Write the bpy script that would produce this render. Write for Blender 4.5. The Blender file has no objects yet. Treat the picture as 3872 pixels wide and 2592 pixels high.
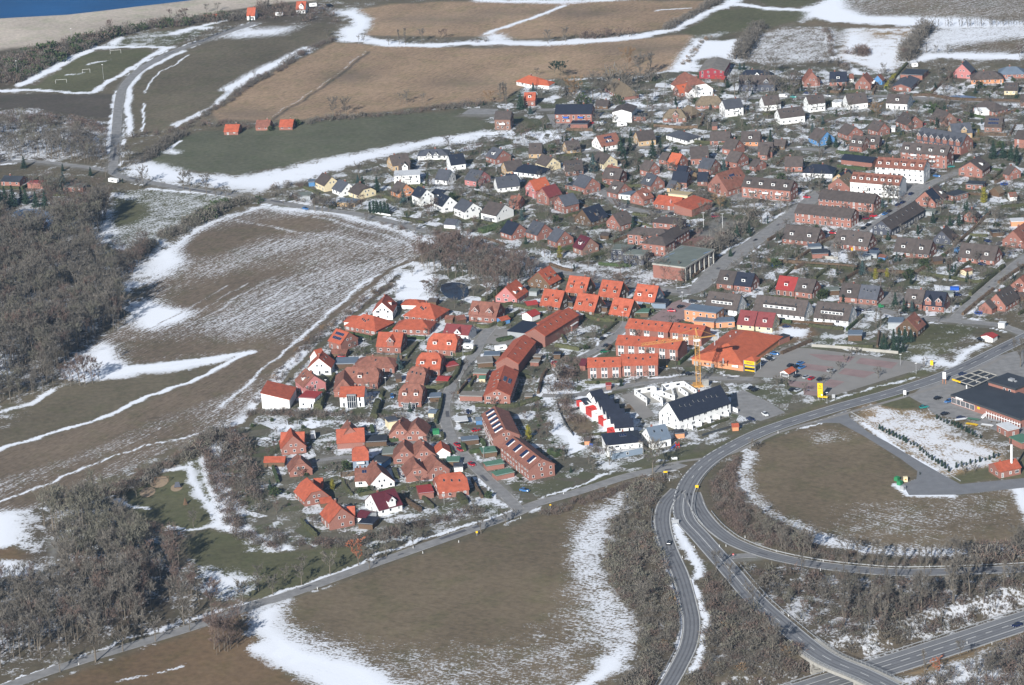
import bpy, math, random
import numpy as np
from mathutils import Vector, Matrix
R = math.radians
S = bpy.context.scene
rnd = random.Random(7)
rng = np.random.default_rng(7)

# ------------------------------------------------------------------ camera, sky, sun, exposure
FPX, PITCH, ROLL, CAMH = 11590.0, R(19.2), R(3.3), 492.0     # focal length in photo pixels; metres above the village
cam = bpy.data.objects.new('camera', bpy.data.cameras.new('camera'))
S.collection.objects.link(cam); S.camera = cam
cam.data.sensor_width = 36; cam.data.lens = FPX / 3872 * 36
cam.data.clip_start = 1; cam.data.clip_end = 60000
cam.matrix_world = Matrix.Translation((0, 0, CAMH)) @ Matrix.Rotation(math.pi/2 - PITCH, 4, 'X') @ Matrix.Rotation(-ROLL, 4, 'Z')
W = bpy.data.worlds.new('World'); S.world = W; W.use_nodes = True
wn = W.node_tree.nodes; wl = W.node_tree.links
sky = wn.new('ShaderNodeTexSky'); sky.sky_type = 'NISHITA'; sky.sun_disc = False
SUN_EL, SHADOW_AZ = R(27), R(22.5)                            # shadows fall to +Y turned 22.5 degrees to +X
sky.sun_elevation = SUN_EL; sky.sun_rotation = math.pi + SHADOW_AZ
sky.altitude = 300; sky.dust_density = 1.0; sky.ozone_density = 2.2
wl.new(sky.outputs[0], wn['Background'].inputs[0]); wn['Background'].inputs[1].default_value = 0.058
sun = bpy.data.objects.new('sun', bpy.data.lights.new('sun', 'SUN')); S.collection.objects.link(sun)
sun.data.energy = 5.0; sun.data.angle = R(0.5); sun.data.color = (1.0, 0.985, 0.96)
sd = Vector((math.sin(SHADOW_AZ)*math.cos(SUN_EL), math.cos(SHADOW_AZ)*math.cos(SUN_EL), -math.sin(SUN_EL)))
sun.rotation_euler = sd.to_track_quat('-Z', 'Y').to_euler()
S.view_settings.view_transform = 'Standard'; S.view_settings.look = 'None'
S.view_settings.gamma = 1; S.view_settings.exposure = 0.42; S.view_settings.use_curve_mapping = False
S.cycles.max_bounces = 4; S.cycles.diffuse_bounces = 2; S.cycles.glossy_bounces = 2; S.cycles.transmission_bounces = 2
S.cycles.volume_bounces = 0; S.cycles.use_denoising = True

# ------------------------------------------------------------------ survey: a point of the photograph to a point of the ground
_c, _s, _cp, _sp = math.cos(ROLL), math.sin(ROLL), math.cos(PITCH), math.sin(PITCH)
def G(nx, ny, z=0.0):
    u = (nx-1936)/FPX; v = (1296-ny)/FPX
    a = u*_c + v*_s; b = -u*_s + v*_c
    dx, dy, dz = a, _cp + b*_sp, -_sp + b*_cp
    t = (CAMH - z)/(-dz)
    return (dx*t, dy*t)
K = 3872/2342
def P(x, y, z=0.0): return G(x*K, y*K, z)
def T(rc, x, y, z=0.0): return G(968*(rc % 10) + x/2.4194, 648*(rc//10) + y/2.4198, z)
def PP(*v): return [P(v[i], v[i+1]) for i in range(0, len(v), 2)]
def TP(rc, *v): return [T(rc, v[i], v[i+1]) for i in range(0, len(v), 2)]
def pos_px(x, y):      # photo column, for ordering from left to right
    d = y*_cp + CAMH*_sp
    return x/d

# ------------------------------------------------------------------ materials
MATS = {}
def mat(name, col, rough=0.8, metal=0.0, noise=0.0, nscale=0.3, rand=0.0, spec=0.3, detail=4, dist=None):
    if name in MATS: return MATS[name]
    m = bpy.data.materials.new(name); m.use_nodes = True; MATS[name] = m
    n = m.node_tree.nodes; l = m.node_tree.links; b = n['Principled BSDF']
    b.inputs['Roughness'].default_value = rough; b.inputs['Metallic'].default_value = metal
    b.inputs['Specular IOR Level'].default_value = spec
    b.inputs['Base Color'].default_value = (*col, 1)
    if noise or rand:
        hsv = n.new('ShaderNodeHueSaturation'); hsv.inputs['Color'].default_value = (*col, 1)
        val = None
        if noise:
            tc = n.new('ShaderNodeNewGeometry'); nz = n.new('ShaderNodeTexNoise')
            nz.inputs['Scale'].default_value = nscale; nz.inputs['Detail'].default_value = detail
            l.new(tc.outputs['Position'], nz.inputs['Vector'])
            mr = n.new('ShaderNodeMapRange'); mr.inputs[1].default_value = .25; mr.inputs[2].default_value = .75
            mr.inputs[3].default_value = 1-noise; mr.inputs[4].default_value = 1+noise
            l.new(nz.outputs[0], mr.inputs[0]); val = mr.outputs[0]
        if rand:
            oi = n.new('ShaderNodeObjectInfo'); mr2 = n.new('ShaderNodeMapRange')
            mr2.inputs[3].default_value = 1-rand; mr2.inputs[4].default_value = 1+rand
            l.new(oi.outputs['Random'], mr2.inputs[0])
            if val is not None:
                mu = n.new('ShaderNodeMath'); mu.operation = 'MULTIPLY'
                l.new(val, mu.inputs[0]); l.new(mr2.outputs[0], mu.inputs[1]); val = mu.outputs[0]
            else: val = mr2.outputs[0]
        l.new(val, hsv.inputs['Value']); l.new(hsv.outputs[0], b.inputs['Base Color'])
    return m

def tile_mat(name, col, rough, noise, rand, spec=0.3, row=0.36):
    """roof covering: courses of tiles across the slope, blotchy weathering"""
    if name in MATS: return MATS[name]
    m = mat(name, col, rough, 0, noise, 0.55, rand, spec)
    n = m.node_tree.nodes; l = m.node_tree.links; b = n['Principled BSDF']
    g = n.new('ShaderNodeNewGeometry'); sx = n.new('ShaderNodeSeparateXYZ'); l.new(g.outputs['Position'], sx.inputs[0])
    m1 = n.new('ShaderNodeMath'); m1.operation = 'MULTIPLY'; m1.inputs[1].default_value = 1/row; l.new(sx.outputs['Z'], m1.inputs[0])
    fr = n.new('ShaderNodeMath'); fr.operation = 'FRACT'; l.new(m1.outputs[0], fr.inputs[0])
    bp = n.new('ShaderNodeBump'); bp.inputs['Strength'].default_value = 0.25; bp.inputs['Distance'].default_value = 0.05
    nz = n.new('ShaderNodeTexNoise'); nz.inputs['Scale'].default_value = 1.6; nz.inputs['Detail'].default_value = 6; l.new(g.outputs['Position'], nz.inputs['Vector'])
    mo = n.new('ShaderNodeMapRange'); mo.inputs[1].default_value = .5; mo.inputs[2].default_value = .72; mo.inputs[4].default_value = min(.75, noise*2); l.new(nz.outputs[0], mo.inputs[0])
    mx = n.new('ShaderNodeMix'); mx.data_type = 'RGBA'; src = b.inputs['Base Color'].links[0].from_socket; l.new(src, mx.inputs[6]); mx.inputs[7].default_value = (col[0]*.45+.02, col[1]*.55+.02, col[2]*.5+.015, 1); l.new(mo.outputs[0], mx.inputs[0]); l.new(mx.outputs[2], b.inputs['Base Color'])
    l.new(fr.outputs[0], bp.inputs['Height']); l.new(bp.outputs[0], b.inputs['Normal'])
    return m

ROOF = {
 'O': tile_mat('orange_roof_tiles', (.38, .093, .050), .7, .24, .10),
 'Q': tile_mat('bright_orange_roof_tiles', (.43, .108, .052), .65, .16, .04),
 'S': tile_mat('weathered_red_roof_tiles', (.215, .090, .064), .75, .32, .12),
 'R': tile_mat('red_roof_tiles', (.33, .045, .04), .55, .10, .10),
 'X': tile_mat('wine_red_roof_tiles', (.19, .045, .045), .6, .15, .08),
 'M': tile_mat('maroon_roof_tiles', (.10, .022, .03), .45, .12, .05),
 'B': tile_mat('brown_grey_roof_tiles', (.082, .066, .060), .8, .25, .18),
 'G': tile_mat('slate_grey_roof_tiles', (.075, .079, .094), .7, .2, .15),
 'D': tile_mat('anthracite_roof_tiles', (.022, .026, .040), .5, .15, .10),
 'T': mat('reed_thatch', (.16, .125, .085), .95, 0, .3, 1.2, .1),
 'C': mat('fibre_cement_roofing', (.22, .20, .175), .9, 0, .2, .3, .08),
 'N': mat('grey_green_roofing_felt', (.17, .19, .165), .85, 0, .18, .2, .15),
 'U': mat('blue_grey_sheet_roofing', (.13, .165, .21), .6, 0, .12, .3, .12),
 'E': mat('green_sheet_roofing', (.09, .19, .13), .7, 0, .12, .4, .08),
 'W': mat('white_roof_sheet', (.62, .63, .64), .6, 0, .08, .4, .05),
 'Y': mat('beige_roof_sheet', (.42, .34, .2), .8),
 'K': mat('black_roofing_felt', (.040, .046, .056), .8, 0, .2, .15, .1),
}
WALL = {
 'b': mat('red_brick', (.27, .125, .096), .9, 0, .14, 2.5, .14),
 'p': mat('pink_red_cladding', (.42, .17, .16), .85, 0, .08, 2, .08),
 'w': mat('white_render', (.78, .78, .76), .8, 0, .05, .5, .05),
 'y': mat('yellow_brick', (.47, .33, .19), .9, 0, .12, 2.5, .12),
 'c': mat('cream_render', (.68, .58, .38), .85, 0, .06, 1, .06),
 'o': mat('orange_render', (.60, .27, .14), .85, 0, .06, 1, .06),
 'k': mat('slate_wall_cladding', (.075, .08, .10), .8, 0, .1, 2, .1),
 'n': mat('brown_timber', (.12, .075, .045), .9, 0, .2, 3, .2),
 'l': mat('blue_painted_timber', (.09, .22, .42), .8, 0, .1, 2, .1),
 'r': mat('dark_red_sheet_wall', (.27, .035, .045), .7, 0, .08, 1, .05),
 'g': mat('grey_render', (.34, .36, .37), .85, 0, .06, 1, .08),
 'z': mat('signal_red_render', (.50, .05, .04), .75, 0, .05, 1, .03),
 'm': mat('brown_brick', (.22, .125, .095), .9, 0, .14, 2.5, .14),
 '-': mat('timber_posts', (.2, .15, .1), .9),
 'e': mat('grey_blue_render', (.20, .25, .31), .85, 0, .05, 1, .05),
}
M_WHITE = mat('white_paint', (.80, .80, .79), .6)
M_GLASS = mat('window_glass', (.022, .028, .038), .12, 0, 0, 0, 0, .6)
M_CURT = mat('curtained_glass', (.30, .31, .31), .2, 0, 0, 0, 0, .6)
M_SOLAR = mat('solar_cells', (.012, .022, .065), .25, 0, .2, 1, 0, .6)
M_METAL = mat('galvanised_metal', (.42, .43, .44), .5, .3)
M_CHIM = mat('chimney_brick', (.24, .09, .065), .9, 0, .1, 3, .2)
M_DARKM = mat('dark_metal', (.05, .055, .06), .5)
M_YEL = mat('signal_yellow', (.80, .50, .015), .5, 0, .04, 1)
M_CRANE = mat('crane_yellow', (.52, .28, .08), .5)
M_ORNG = mat('orange_paint', (.70, .22, .03), .6)
M_BLUE = mat('blue_paint', (.02, .10, .45), .5)
M_GREEN = mat('green_paint', (.03, .20, .08), .6)
M_REDP = mat('red_paint', (.50, .02, .02), .5)
M_ROAD = mat('asphalt', (.185, .188, .196), .9, 0, .13, .25)
M_ROADW = mat('worn_asphalt', (.235, .230, .224), .9, 0, .22, .3)
M_MARK = mat('road_paint', (.66, .66, .63), .7)
M_PAVE = mat('concrete_paving', (.245, .232, .215), .9, 0, .10, .15)
M_REDPV = mat('red_paving', (.265, .190, .180), .9, 0, .15, .2)
M_SNOW = mat('snow', (.84, .87, .92), .75, 0, .05, .4)
M_CONC = mat('concrete', (.36, .345, .31), .9, 0, .12, .3)
M_ICE = mat('pond_ice', (.16, .22, .33), .35, 0, .35, .12)
M_BARK = mat('bark', (.165, .14, .11), .95, 0, .2, 1, .15)
M_TW = [mat('grey_brown_twigs', (.150, .134, .112), .95, 0, .2, .15, .18),
        mat('reddish_twigs', (.150, .108, .088), .95, 0, .2, .15, .15),
        mat('olive_twigs', (.165, .155, .118), .95, 0, .2, .15, .15),
        mat('ochre_twigs', (.26, .165, .085), .95, 0, .2, .15, .08),
        mat('rusty_leaves', (.34, .13, .07), .95, 0, .2, .3, .1)]
M_NEED = mat('dark_needles', (.022, .042, .026), .9, 0, .3, .8, .25)
M_BLUEN = mat('blue_green_needles', (.050, .082, .078), .9, 0, .3, .8, .15)
M_GOLD = mat('golden_conifer', (.22, .20, .03), .9, 0, .3, .8, .1)
M_HEDGE = mat('hedge_leaves', (.070, .072, .035), .95, 0, .35, .9, .3)
M_HEDGB = mat('brown_beech_hedge', (.115, .078, .050), .95, 0, .35, .9, .25)
M_IVY = mat('evergreen_leaves', (.050, .070, .028), .9, 0, .3, .8, .2)

# ------------------------------------------------------------------ object helpers
C = S.collection
def new_obj(name, me, parent=None, loc=None, rot=None):
    o = bpy.data.objects.new(name, me)
    if parent is not None: o.parent = parent
    if loc is not None: o.location = loc
    if rot is not None: o.rotation_euler = rot
    C.objects.link(o); return o
USED = {}
def tag(o, label, cat, group=None):
    if label in USED and not group: print('DUPLICATE LABEL', label)
    USED[label] = 1
    o['label'] = label; o['category'] = cat
    if group: o['group'] = group
    return o
def empty(name, loc, rz=0.0):
    o = bpy.data.objects.new(name, None); o.location = loc; o.rotation_euler = (0, 0, rz); o.empty_display_size = .5
    C.objects.link(o); return o
def structure(o): o['kind'] = 'structure'; return o
def stuff(o): o['kind'] = 'stuff'; return o

class MB:
    """collects boxes, prisms and tubes as one mesh with material slots"""
    def __init__(s): s.v = []; s.f = []; s.mi = []; s.mats = []
    def slot(s, m):
        if m not in s.mats: s.mats.append(m)
        return s.mats.index(m)
    def poly(s, pts, faces, m):
        k = len(s.v); s.v += [tuple(p) for p in pts]; i = s.slot(m)
        for f in faces: s.f.append(tuple(k+a for a in f)); s.mi.append(i)
    def box(s, x0, x1, y0, y1, z0, z1, m):
        s.poly([(x0,y0,z0),(x1,y0,z0),(x1,y1,z0),(x0,y1,z0),(x0,y0,z1),(x1,y0,z1),(x1,y1,z1),(x0,y1,z1)],
               [(0,3,2,1),(4,5,6,7),(0,1,5,4),(1,2,6,5),(2,3,7,6),(3,0,4,7)], m)
    def bar(s, a, b, w, h, m):
        a = Vector(a); b = Vector(b); d = (b-a).normalized()
        up = Vector((0,0,1)) if abs(d.z) < .95 else Vector((0,1,0))
        r = d.cross(up).normalized()*w/2; u = r.cross(d).normalized()*h/2
        s.poly([a-r-u, a+r-u, a+r+u, a-r+u, b-r-u, b+r-u, b+r+u, b-r+u],
               [(0,1,2,3),(7,6,5,4),(0,4,5,1),(1,5,6,2),(2,6,7,3),(3,7,4,0)], m)
    def tube(s, a, b, r0, r1, n, m, cap=True):
        a = Vector(a); b = Vector(b); d = (b-a).normalized()
        up = Vector((0,0,1)) if abs(d.z) < .95 else Vector((1,0,0))
        e1 = d.cross(up).normalized(); e2 = d.cross(e1)
        pts = [a+(e1*math.cos(t)+e2*math.sin(t))*r0 for t in [2*math.pi*i/n for i in range(n)]]
        pts += [b+(e1*math.cos(t)+e2*math.sin(t))*r1 for t in [2*math.pi*i/n for i in range(n)]]
        fs = [(i, (i+1) % n, n+(i+1) % n, n+i) for i in range(n)]
        if cap: fs += [tuple(range(n-1, -1, -1)), tuple(range(n, 2*n))]
        s.poly(pts, fs, m)
    def mesh(s, name):
        me = bpy.data.meshes.new(name); me.from_pydata(s.v, [], s.f)
        for m in s.mats: me.materials.append(m)
        me.polygons.foreach_set('material_index', s.mi); me.update(); return me
    def build(s, name, parent=None, loc=None, rot=None): return new_obj(name, s.mesh(name), parent, loc, rot)

def np_mesh(name, V, F, mats, mi=None):
    """V (n,3), F (m,3) arrays"""
    me = bpy.data.meshes.new(name)
    me.vertices.add(len(V)); me.vertices.foreach_set('co', np.asarray(V, np.float32).ravel())
    k = F.shape[1]
    me.loops.add(len(F)*k); me.loops.foreach_set('vertex_index', np.asarray(F, np.int32).ravel())
    me.polygons.add(len(F)); me.polygons.foreach_set('loop_start', np.arange(0, len(F)*k, k, dtype=np.int32))
    for m in mats: me.materials.append(m)
    if mi is not None: me.polygons.foreach_set('material_index', np.asarray(mi, np.int32))
    me.update(calc_edges=True); return me

# ------------------------------------------------------------------ roads (centre lines in photo coordinates), needed by the terrain too
def smooth(pts, step=3.0):
    p = [Vector((a, b)) for a, b in pts]; p = [p[0]*2-p[1]] + p + [p[-1]*2-p[-2]]
    out = []
    for i in range(1, len(p)-2):
        n = max(2, int((p[i+1]-p[i]).length/step))
        for k in range(n):
            t = k/n
            a, b, c, d = p[i-1], p[i], p[i+1], p[i+2]
            out.append(.5*((2*b)+(c-a)*t+(2*a-5*b+4*c-d)*t*t+(-a+3*b-3*c+d)*t*t*t))
    out.append(p[-2]); return out
MW_Z = -6.0
def PZ(z, *v): return [P(v[i], v[i+1], z) for i in range(0, len(v), 2)]
ROADS = dict(
 main=(PP(2420,735, 2306,791, 2181,851, 2056,894, 1906,936, 1756,984, 1671,1024, 1616,1059, 1580,1098, 1563,1140, 1566,1186, 1606,1233, 1661,1296, 1721,1366, 1780,1420, 1881,1500, 1981,1545, 2069,1590, 2160,1640), 8.6),
 ramp=(PP(1552,1120, 1524,1150, 1515,1180, 1517,1212, 1531,1258, 1556,1316, 1573,1376, 1582,1426, 1575,1476, 1552,1526, 1528,1568, 1500,1610), 7.2),
 loop=(PP(1583,1128, 1598,1165, 1621,1196, 1646,1219, 1683,1243, 1756,1270, 1856,1291, 1956,1303, 2056,1310, 2181,1308, 2342,1301, 2460,1292), 7.4),
 country=(PP(1560,1062, 1540,1070, 1483,1079, 1421,1094, 1321,1126, 1221,1155, 1171,1179, 1010,1236, 835,1298, 660,1361, 585,1383, 462,1428, 350,1463, 200,1508, 75,1550, -60,1600), 6.2),
 village_street=(PP(1186,1166, 1150,1128, 1110,1092, 1073,1054, 1043,1020, 1025,984, 1015,934, 1030,889, 1053,846, 1085,809, 1100,780, 1122,752), 5.6),
 lane_a=(PP(1045,1010, 900,1012, 860,1000), 3.4),
 lane_b=(PP(880,1058, 800,1046, 715,1056), 3.6),
 market_street=(PP(1240,905, 1300,906, 1346,899, 1446,882, 1546,868, 1646,866, 1722,868), 4.6),
 terrace_street=(PP(1331,818, 1383,790, 1421,756, 1434,737), 4.6),
 school_street=(PP(1550,670, 1596,660, 1646,609, 1700,572, 1756,532, 1816,490, 1850,462, 1880,440), 9.5),
 west_street=(PP(585,52, 425,108, 350,142, 303,175, 280,205, 272,237, 267,290, 264,340, 258,380, 270,402, 375,424, 585,456, 650,466, 710,476, 835,494, 960,526, 1060,553, 1171,586, 1296,624, 1421,647, 1500,662, 1560,668), 6.0),
 row_street=(PP(1906,556, 1969,530, 2044,487, 2081,457, 2119,425, 2190,395), 6.0),
 east_street=(PP(2400,560, 2342,592, 2256,662, 2215,700, 2181,733), 6.4),
 cross_street=(PP(1960,700, 2020,712, 2081,726, 2181,735, 2281,744, 2350,768), 5.6),
 upper_street=(PP(1640,240, 1706,226, 1906,223, 2031,221, 2131,226, 2256,233, 2380,236), 4.8),
 farm_lane=(PP(1234,252, 1396,251, 1500,249, 1571,248, 1634,240), 4.6),
 mid_street=(PP(1271,357, 1421,337, 1521,338, 1746,339, 1900,345), 4.6),
 beach_street=(PP(0,372, 75,370, 175,380, 255,392), 5.0),
 mill_street=(PP(1320,420, 1380,440, 1420,470, 1500,486, 1640,478), 5.0),
 connector=(PP(1652,1279, 1690,1273, 1730,1272), 4.6),
)
MOTORWAY = PZ(MW_Z, 1560,1660, 1700,1625, 1806,1592, 1906,1560, 2026,1524, 2181,1474, 2342,1421, 2480,1376)
def seg_dist(X, Y, line):
    d = np.full(X.shape, 1e9)
    for (ax, ay), (bx, by) in zip(line[:-1], line[1:]):
        vx, vy = bx-ax, by-ay; L2 = vx*vx+vy*vy+1e-9
        t = np.clip(((X-ax)*vx+(Y-ay)*vy)/L2, 0, 1)
        d = np.minimum(d, np.hypot(X-ax-t*vx, Y-ay-t*vy))
    return d
def sstep(a, b, x): t = np.clip((x-a)/(b-a), 0, 1); return t*t*(3-2*t)
SHORE = PP(-900,105, -200,60, 0,46, 75,42, 150,38, 230,29, 312,19, 390,10, 475,0, 620,-18, 900,-50)
def offshore(X, Y):      # signed metres beyond the water's edge
    xs = np.array([p[0] for p in SHORE]); ys = np.array([p[1] for p in SHORE])
    return Y - np.interp(X, xs, ys)
def height(X, Y):
    d = seg_dist(X, Y, MOTORWAY)
    h = MW_Z*(1-sstep(9.0, 20.0, d))
    return h - 2.2*sstep(0, 30, offshore(X, Y)) + 0.0
def hz(x, y): return float(height(np.array([x]), np.array([y]))[0])
# ------------------------------------------------------------------ terrain, painted by area: soil colour, snow cover, row direction
def lines(a, b, n, g, far):
    core = list(np.arange(a, b, n)); lo = [a]; st = n
    while lo[-1] > far[0]: st *= g; lo.append(lo[-1]-st)
    hi = [core[-1]]; st = n
    while hi[-1] < far[1]: st *= g; hi.append(hi[-1]+st)
    return np.array(lo[:0:-1] + core + hi[1:])
GX = lines(-385, 385, 1.35, 1.5, (-9000, 9000))
ya = list(np.arange(985, 1500, 2.0)) + list(np.arange(1500, 1850, 2.6)) + list(np.arange(1850, 2300, 3.6))
lo = [985.]; st = 2.
while lo[-1] > -3000: st *= 1.5; lo.append(lo[-1]-st)
hi = [ya[-1]]; st = 4.
while hi[-1] < 20000: st *= 1.4; hi.append(hi[-1]+st)
GY = np.array(lo[:0:-1] + ya + hi[1:])
XX, YY = np.meshgrid(GX, GY)
nx_, ny_ = len(GX), len(GY)
# natural wobble of outlines
def wob(X, Y, seed, sc):
    r = np.random.default_rng(seed); o = np.zeros_like(X)
    for i in range(7):
        a = r.uniform(0, 2*np.pi); f = (1.6**i)/sc; o += np.sin((X*np.cos(a)+Y*np.sin(a))*f*6.28+r.uniform(0, 6.28))/(1.45**i)
    return o/2.2
WX = XX + 1.3*wob(XX, YY, 1, 60); WY = YY + 3.0*wob(XX, YY, 2, 60)
LOW = wob(XX, YY, 3, 260); LOW2 = wob(XX, YY, 4, 120)

SOIL = dict(garden=(.120,.110,.082), grass=(.112,.108,.060), lush=(.118,.118,.078), brown=(.165,.128,.092), olive=(.135,.114,.078),
            tan=(.315,.222,.145), dark=(.092,.078,.062), sand=(.46,.40,.335), litter=(.105,.086,.062), orange=(.165,.112,.066),
            gravel=(.20,.19,.17), redyard=(.23,.135,.115), straw=(.27,.19,.105), tand=(.19,.145,.105), mixed=(.158,.124,.082))
soil = np.zeros(XX.shape+(3,)); soil[:] = SOIL['garden']
snow = np.full(XX.shape, .41); cell = np.full(XX.shape, 1.0); rstr = np.zeros(XX.shape)
rowx = XX.copy(); rowy = YY.copy(); area = np.zeros(XX.shape, np.int16)
AREA_NAME = ['ground']
def area_poly(kind, sn, soft, poly, row=None, rs=0.0, name=None, cl=0.0):
    px = np.array([p[0] for p in poly]); py = np.array([p[1] for p in poly]); m = soft+6
    i0, i1 = np.searchsorted(GX, [px.min()-m, px.max()+m]); j0, j1 = np.searchsorted(GY, [py.min()-m, py.max()+m])
    sl = (slice(j0, j1), slice(i0, i1)); X = WX[sl]; Y = WY[sl]
    if X.size == 0: return
    ins = np.zeros(X.shape, bool); n = len(poly)
    for i in range(n):
        ax, ay = poly[i]; bx, by = poly[(i+1) % n]
        if ay == by: continue
        ins ^= ((ay > Y) != (by > Y)) & (X < (bx-ax)*(Y-ay)/(by-ay)+ax)
    d = seg_dist(X, Y, list(poly)+[poly[0]]); d = np.where(ins, d, -d)
    w = sstep(-soft*.5, soft*.5, d)
    if kind: soil[sl] += (np.array(SOIL[kind])-soil[sl])*w[..., None]; cell[sl] += (cl-cell[sl])*w
    ws = sstep(-soft*1.0-1.5, soft*.9+1.5, d)
    if sn is not None: snow[sl] += (sn-snow[sl])*ws
    core = d > 0
    if row is not None:
        (ax, ay), (bx, by) = row; L = math.hypot(bx-ax, by-ay); ex, ey = (bx-ax)/L, (by-ay)/L
        rowx[sl] = np.where(core, XX[sl]*(-ey)+YY[sl]*ex, rowx[sl]); rowy[sl] = np.where(core, XX[sl]*ex+YY[sl]*ey, rowy[sl])
        rstr[sl] = np.where(core, rs, rstr[sl])
    elif kind: rstr[sl] = np.where(core, 0, rstr[sl])
    if name:
        AREA_NAME.append(name); area[sl] = np.where(core, len(AREA_NAME)-1, area[sl])
def area_line(sn, width, pts, soft=None, kind=None):
    px = np.array([p[0] for p in pts]); py = np.array([p[1] for p in pts]); m = width+6
    i0, i1 = np.searchsorted(GX, [px.min()-m, px.max()+m]); j0, j1 = np.searchsorted(GY, [py.min()-m, py.max()+m])
    sl = (slice(j0, j1), slice(i0, i1)); X = WX[sl]; Y = WY[sl]
    if X.size == 0: return
    soft = (soft or width*.5)*1.5
    w = sstep(width*.5+soft*.5, width*.5-soft*.5, seg_dist(X, Y, pts))
    snow[sl] += (sn-snow[sl])*w
    if kind: soil[sl] += (np.array(SOIL[kind])-soil[sl])*w[..., None]
    cell[sl] *= (1-w)
# --- countryside base outside the village
area_poly('olive', .30, 30, PP(-1500,-1500, 4200,-1500, 4200,255, 1700,150, 1230,160, 1050,240, 1100,300, 960,350, 700,420, 600,465, 800,500, 985,556, 945,600, 850,680, 700,780, 600,930, 480,1010, 500,1180, 620,1255, 830,1262, 1170,1175, 1500,1070, 1700,1000, 1890,930, 2120,850, 2190,770, 2300,690, 4200,600, 4200,2600, -1500,2600))
area_poly('sand', 0, 6, PP(-900,110, 0,20, 475,-30, 900,-60, 720,2, 640,8, 560,20, 440,42, 360,56, 240,72, 150,98, 60,110, 0,116, -900,190), name='beach')
for _k, (_l, _w) in ROADS.items():      # gritty verges, thawed earlier than the gardens
    area_line(.22, _w+3.4, [tuple(q) for q in smooth(_l, 8)], 2, 'gravel' if _k not in ('main', 'loop', 'ramp', 'country') else 'olive')
_r = random.Random(3)
for _k, (_l, _w) in ROADS.items():      # broken banks of cleared snow
    if _k in ('main', 'loop', 'ramp', 'connector'): continue
    _p = smooth(_l, 9)
    for _i in range(len(_p)-2):
        for _s2 in (-1, 1):
            if _r.random() < .42:
                _d = (_p[_i+1]-_p[_i]).normalized(); _o = Vector((-_d.y, _d.x))*_s2*(_w/2+1.6); area_line(.95, 1.7, [tuple(_p[_i]+_o), tuple(_p[_i+1]+_o)], 1.0)
area_poly('litter', .25, 12, PP(-900,190, 0,114, 60,108, 150,96, 240,72, 360,56, 470,36, 560,22, 700,6, 770,14, 770,56, 560,50, 440,60, 330,66, 285,84, 205,112, 50,188, 0,215, -900,300))
area_poly('grass', .10, 3, PP(85,195, 205,116, 340,112, 350,122, 300,150, 240,186, 200,212, 60,208, 40,200), name='meadow')
area_poly('grass', .42, 4, PP(222,110, 280,86, 450,62, 500,52, 440,88, 385,106), name='meadow')
area_line(.97, 8, PP(45,196, 95,170, 150,143, 205,113)); area_line(.95, 5, PP(0,208, 60,206, 130,209, 210,213)); area_line(.9, 6, PP(206,213, 260,180, 345,130, 390,108))
area_line(.97, 5, PP(215,108, 290,106, 385,110)); area_poly(None, .95, 3, PP(245,100, 270,86, 278,86, 262,104)); area_line(.9, 9, PP(400,78, 440,66, 470,66), 6)
area_line(.95, 5, PP(455,62, 520,44), 4); area_line(.85, 4, PP(88,118, 130,112), 6); area_line(.9, 7, PP(88,124, 135,115), 5)
area_line(.7, 3, PP(200,147, 250,138)); area_line(.7, 3, PP(155,172, 205,167))
R_A = PP(400,250, 640,130)
area_poly('olive', .13, 3, PP(296,200, 332,152, 430,112, 600,62, 700,56, 762,60, 766,88, 640,152, 560,200, 480,252, 430,286, 288,312), R_A, .8, 'field')
area_poly(None, .80, 12, PP(500,86, 560,66, 690,60, 640,80, 545,88)); area_line(.85, 5, PP(300,308, 292,250, 296,200, 330,160, 420,118))
area_line(.95, 1.8, PP(328,298, 331,238)); area_line(.9, 1.6, PP(333,215, 345,187, 370,165, 430,128)); area_line(.85, 2.5, PP(400,290, 470,250, 520,225))
area_line(.95, 12, PP(520,205, 585,170, 640,142, 700,112), 8); area_line(.8, 6, PP(400,285, 470,258, 520,215, 560,190))
area_poly('dark', .04, 4, PP(-200,222, 100,214, 262,216, 252,272, 100,262, -200,250), name='field')
area_poly('litter', .60, 8, PP(-200,250, 90,252, 250,275, 262,345, 140,366, -200,372))
area_line(.8, 4, PP(262,215, 256,270, 250,300))
R_B = PP(700,270, 1080,110)
area_poly('tan', .03, 4, PP(478,258, 560,208, 640,158, 766,98, 900,104, 1130,112, 1300,100, 1450,92, 1592,80, 1560,120, 1538,160, 1450,172, 1230,180, 1150,232, 1060,236, 800,262, 620,276, 500,276), R_B, 1.0, 'field')
area_poly('tan', .03, 6, PP(812,22, 900,8, 1100,2, 1250,4, 1640,2, 1600,32, 1500,68, 1420,78, 1200,88, 1100,84, 900,84, 836,82, 846,45), R_B, 1.0, 'field')
for cx, cy, rx, ry in [(800,175,45,12), (1180,105,70,6), (1000,45,110,6), (1150,30,60,5), (560,262,60,10), (1480,110,90,10), (1330,30,80,8), (1060,190,60,8)]:
    area_poly('tand', None, 50, PP(*[q for k in range(10) for q in (cx+rx*math.cos(k*.628), cy+ry*math.sin(k*.628))]))
area_line(.6, 1.5, PP(620,270, 650,248, 760,180, 838,116)); area_line(.0, 2, PP(625,274, 655,252, 765,184, 842,120), 1.5, 'dark')
area_poly(None, .97, 8, PP(770,26, 812,20, 850,44, 846,60, 832,82, 852,92, 782,94, 775,68, 800,60, 795,40))
area_line(.95, 12, PP(790,92, 850,96, 900,102, 1000,104, 1060,98, 1130,98, 1250,102, 1350,96, 1450,88, 1540,66, 1600,38, 1680,2), 8)
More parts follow.
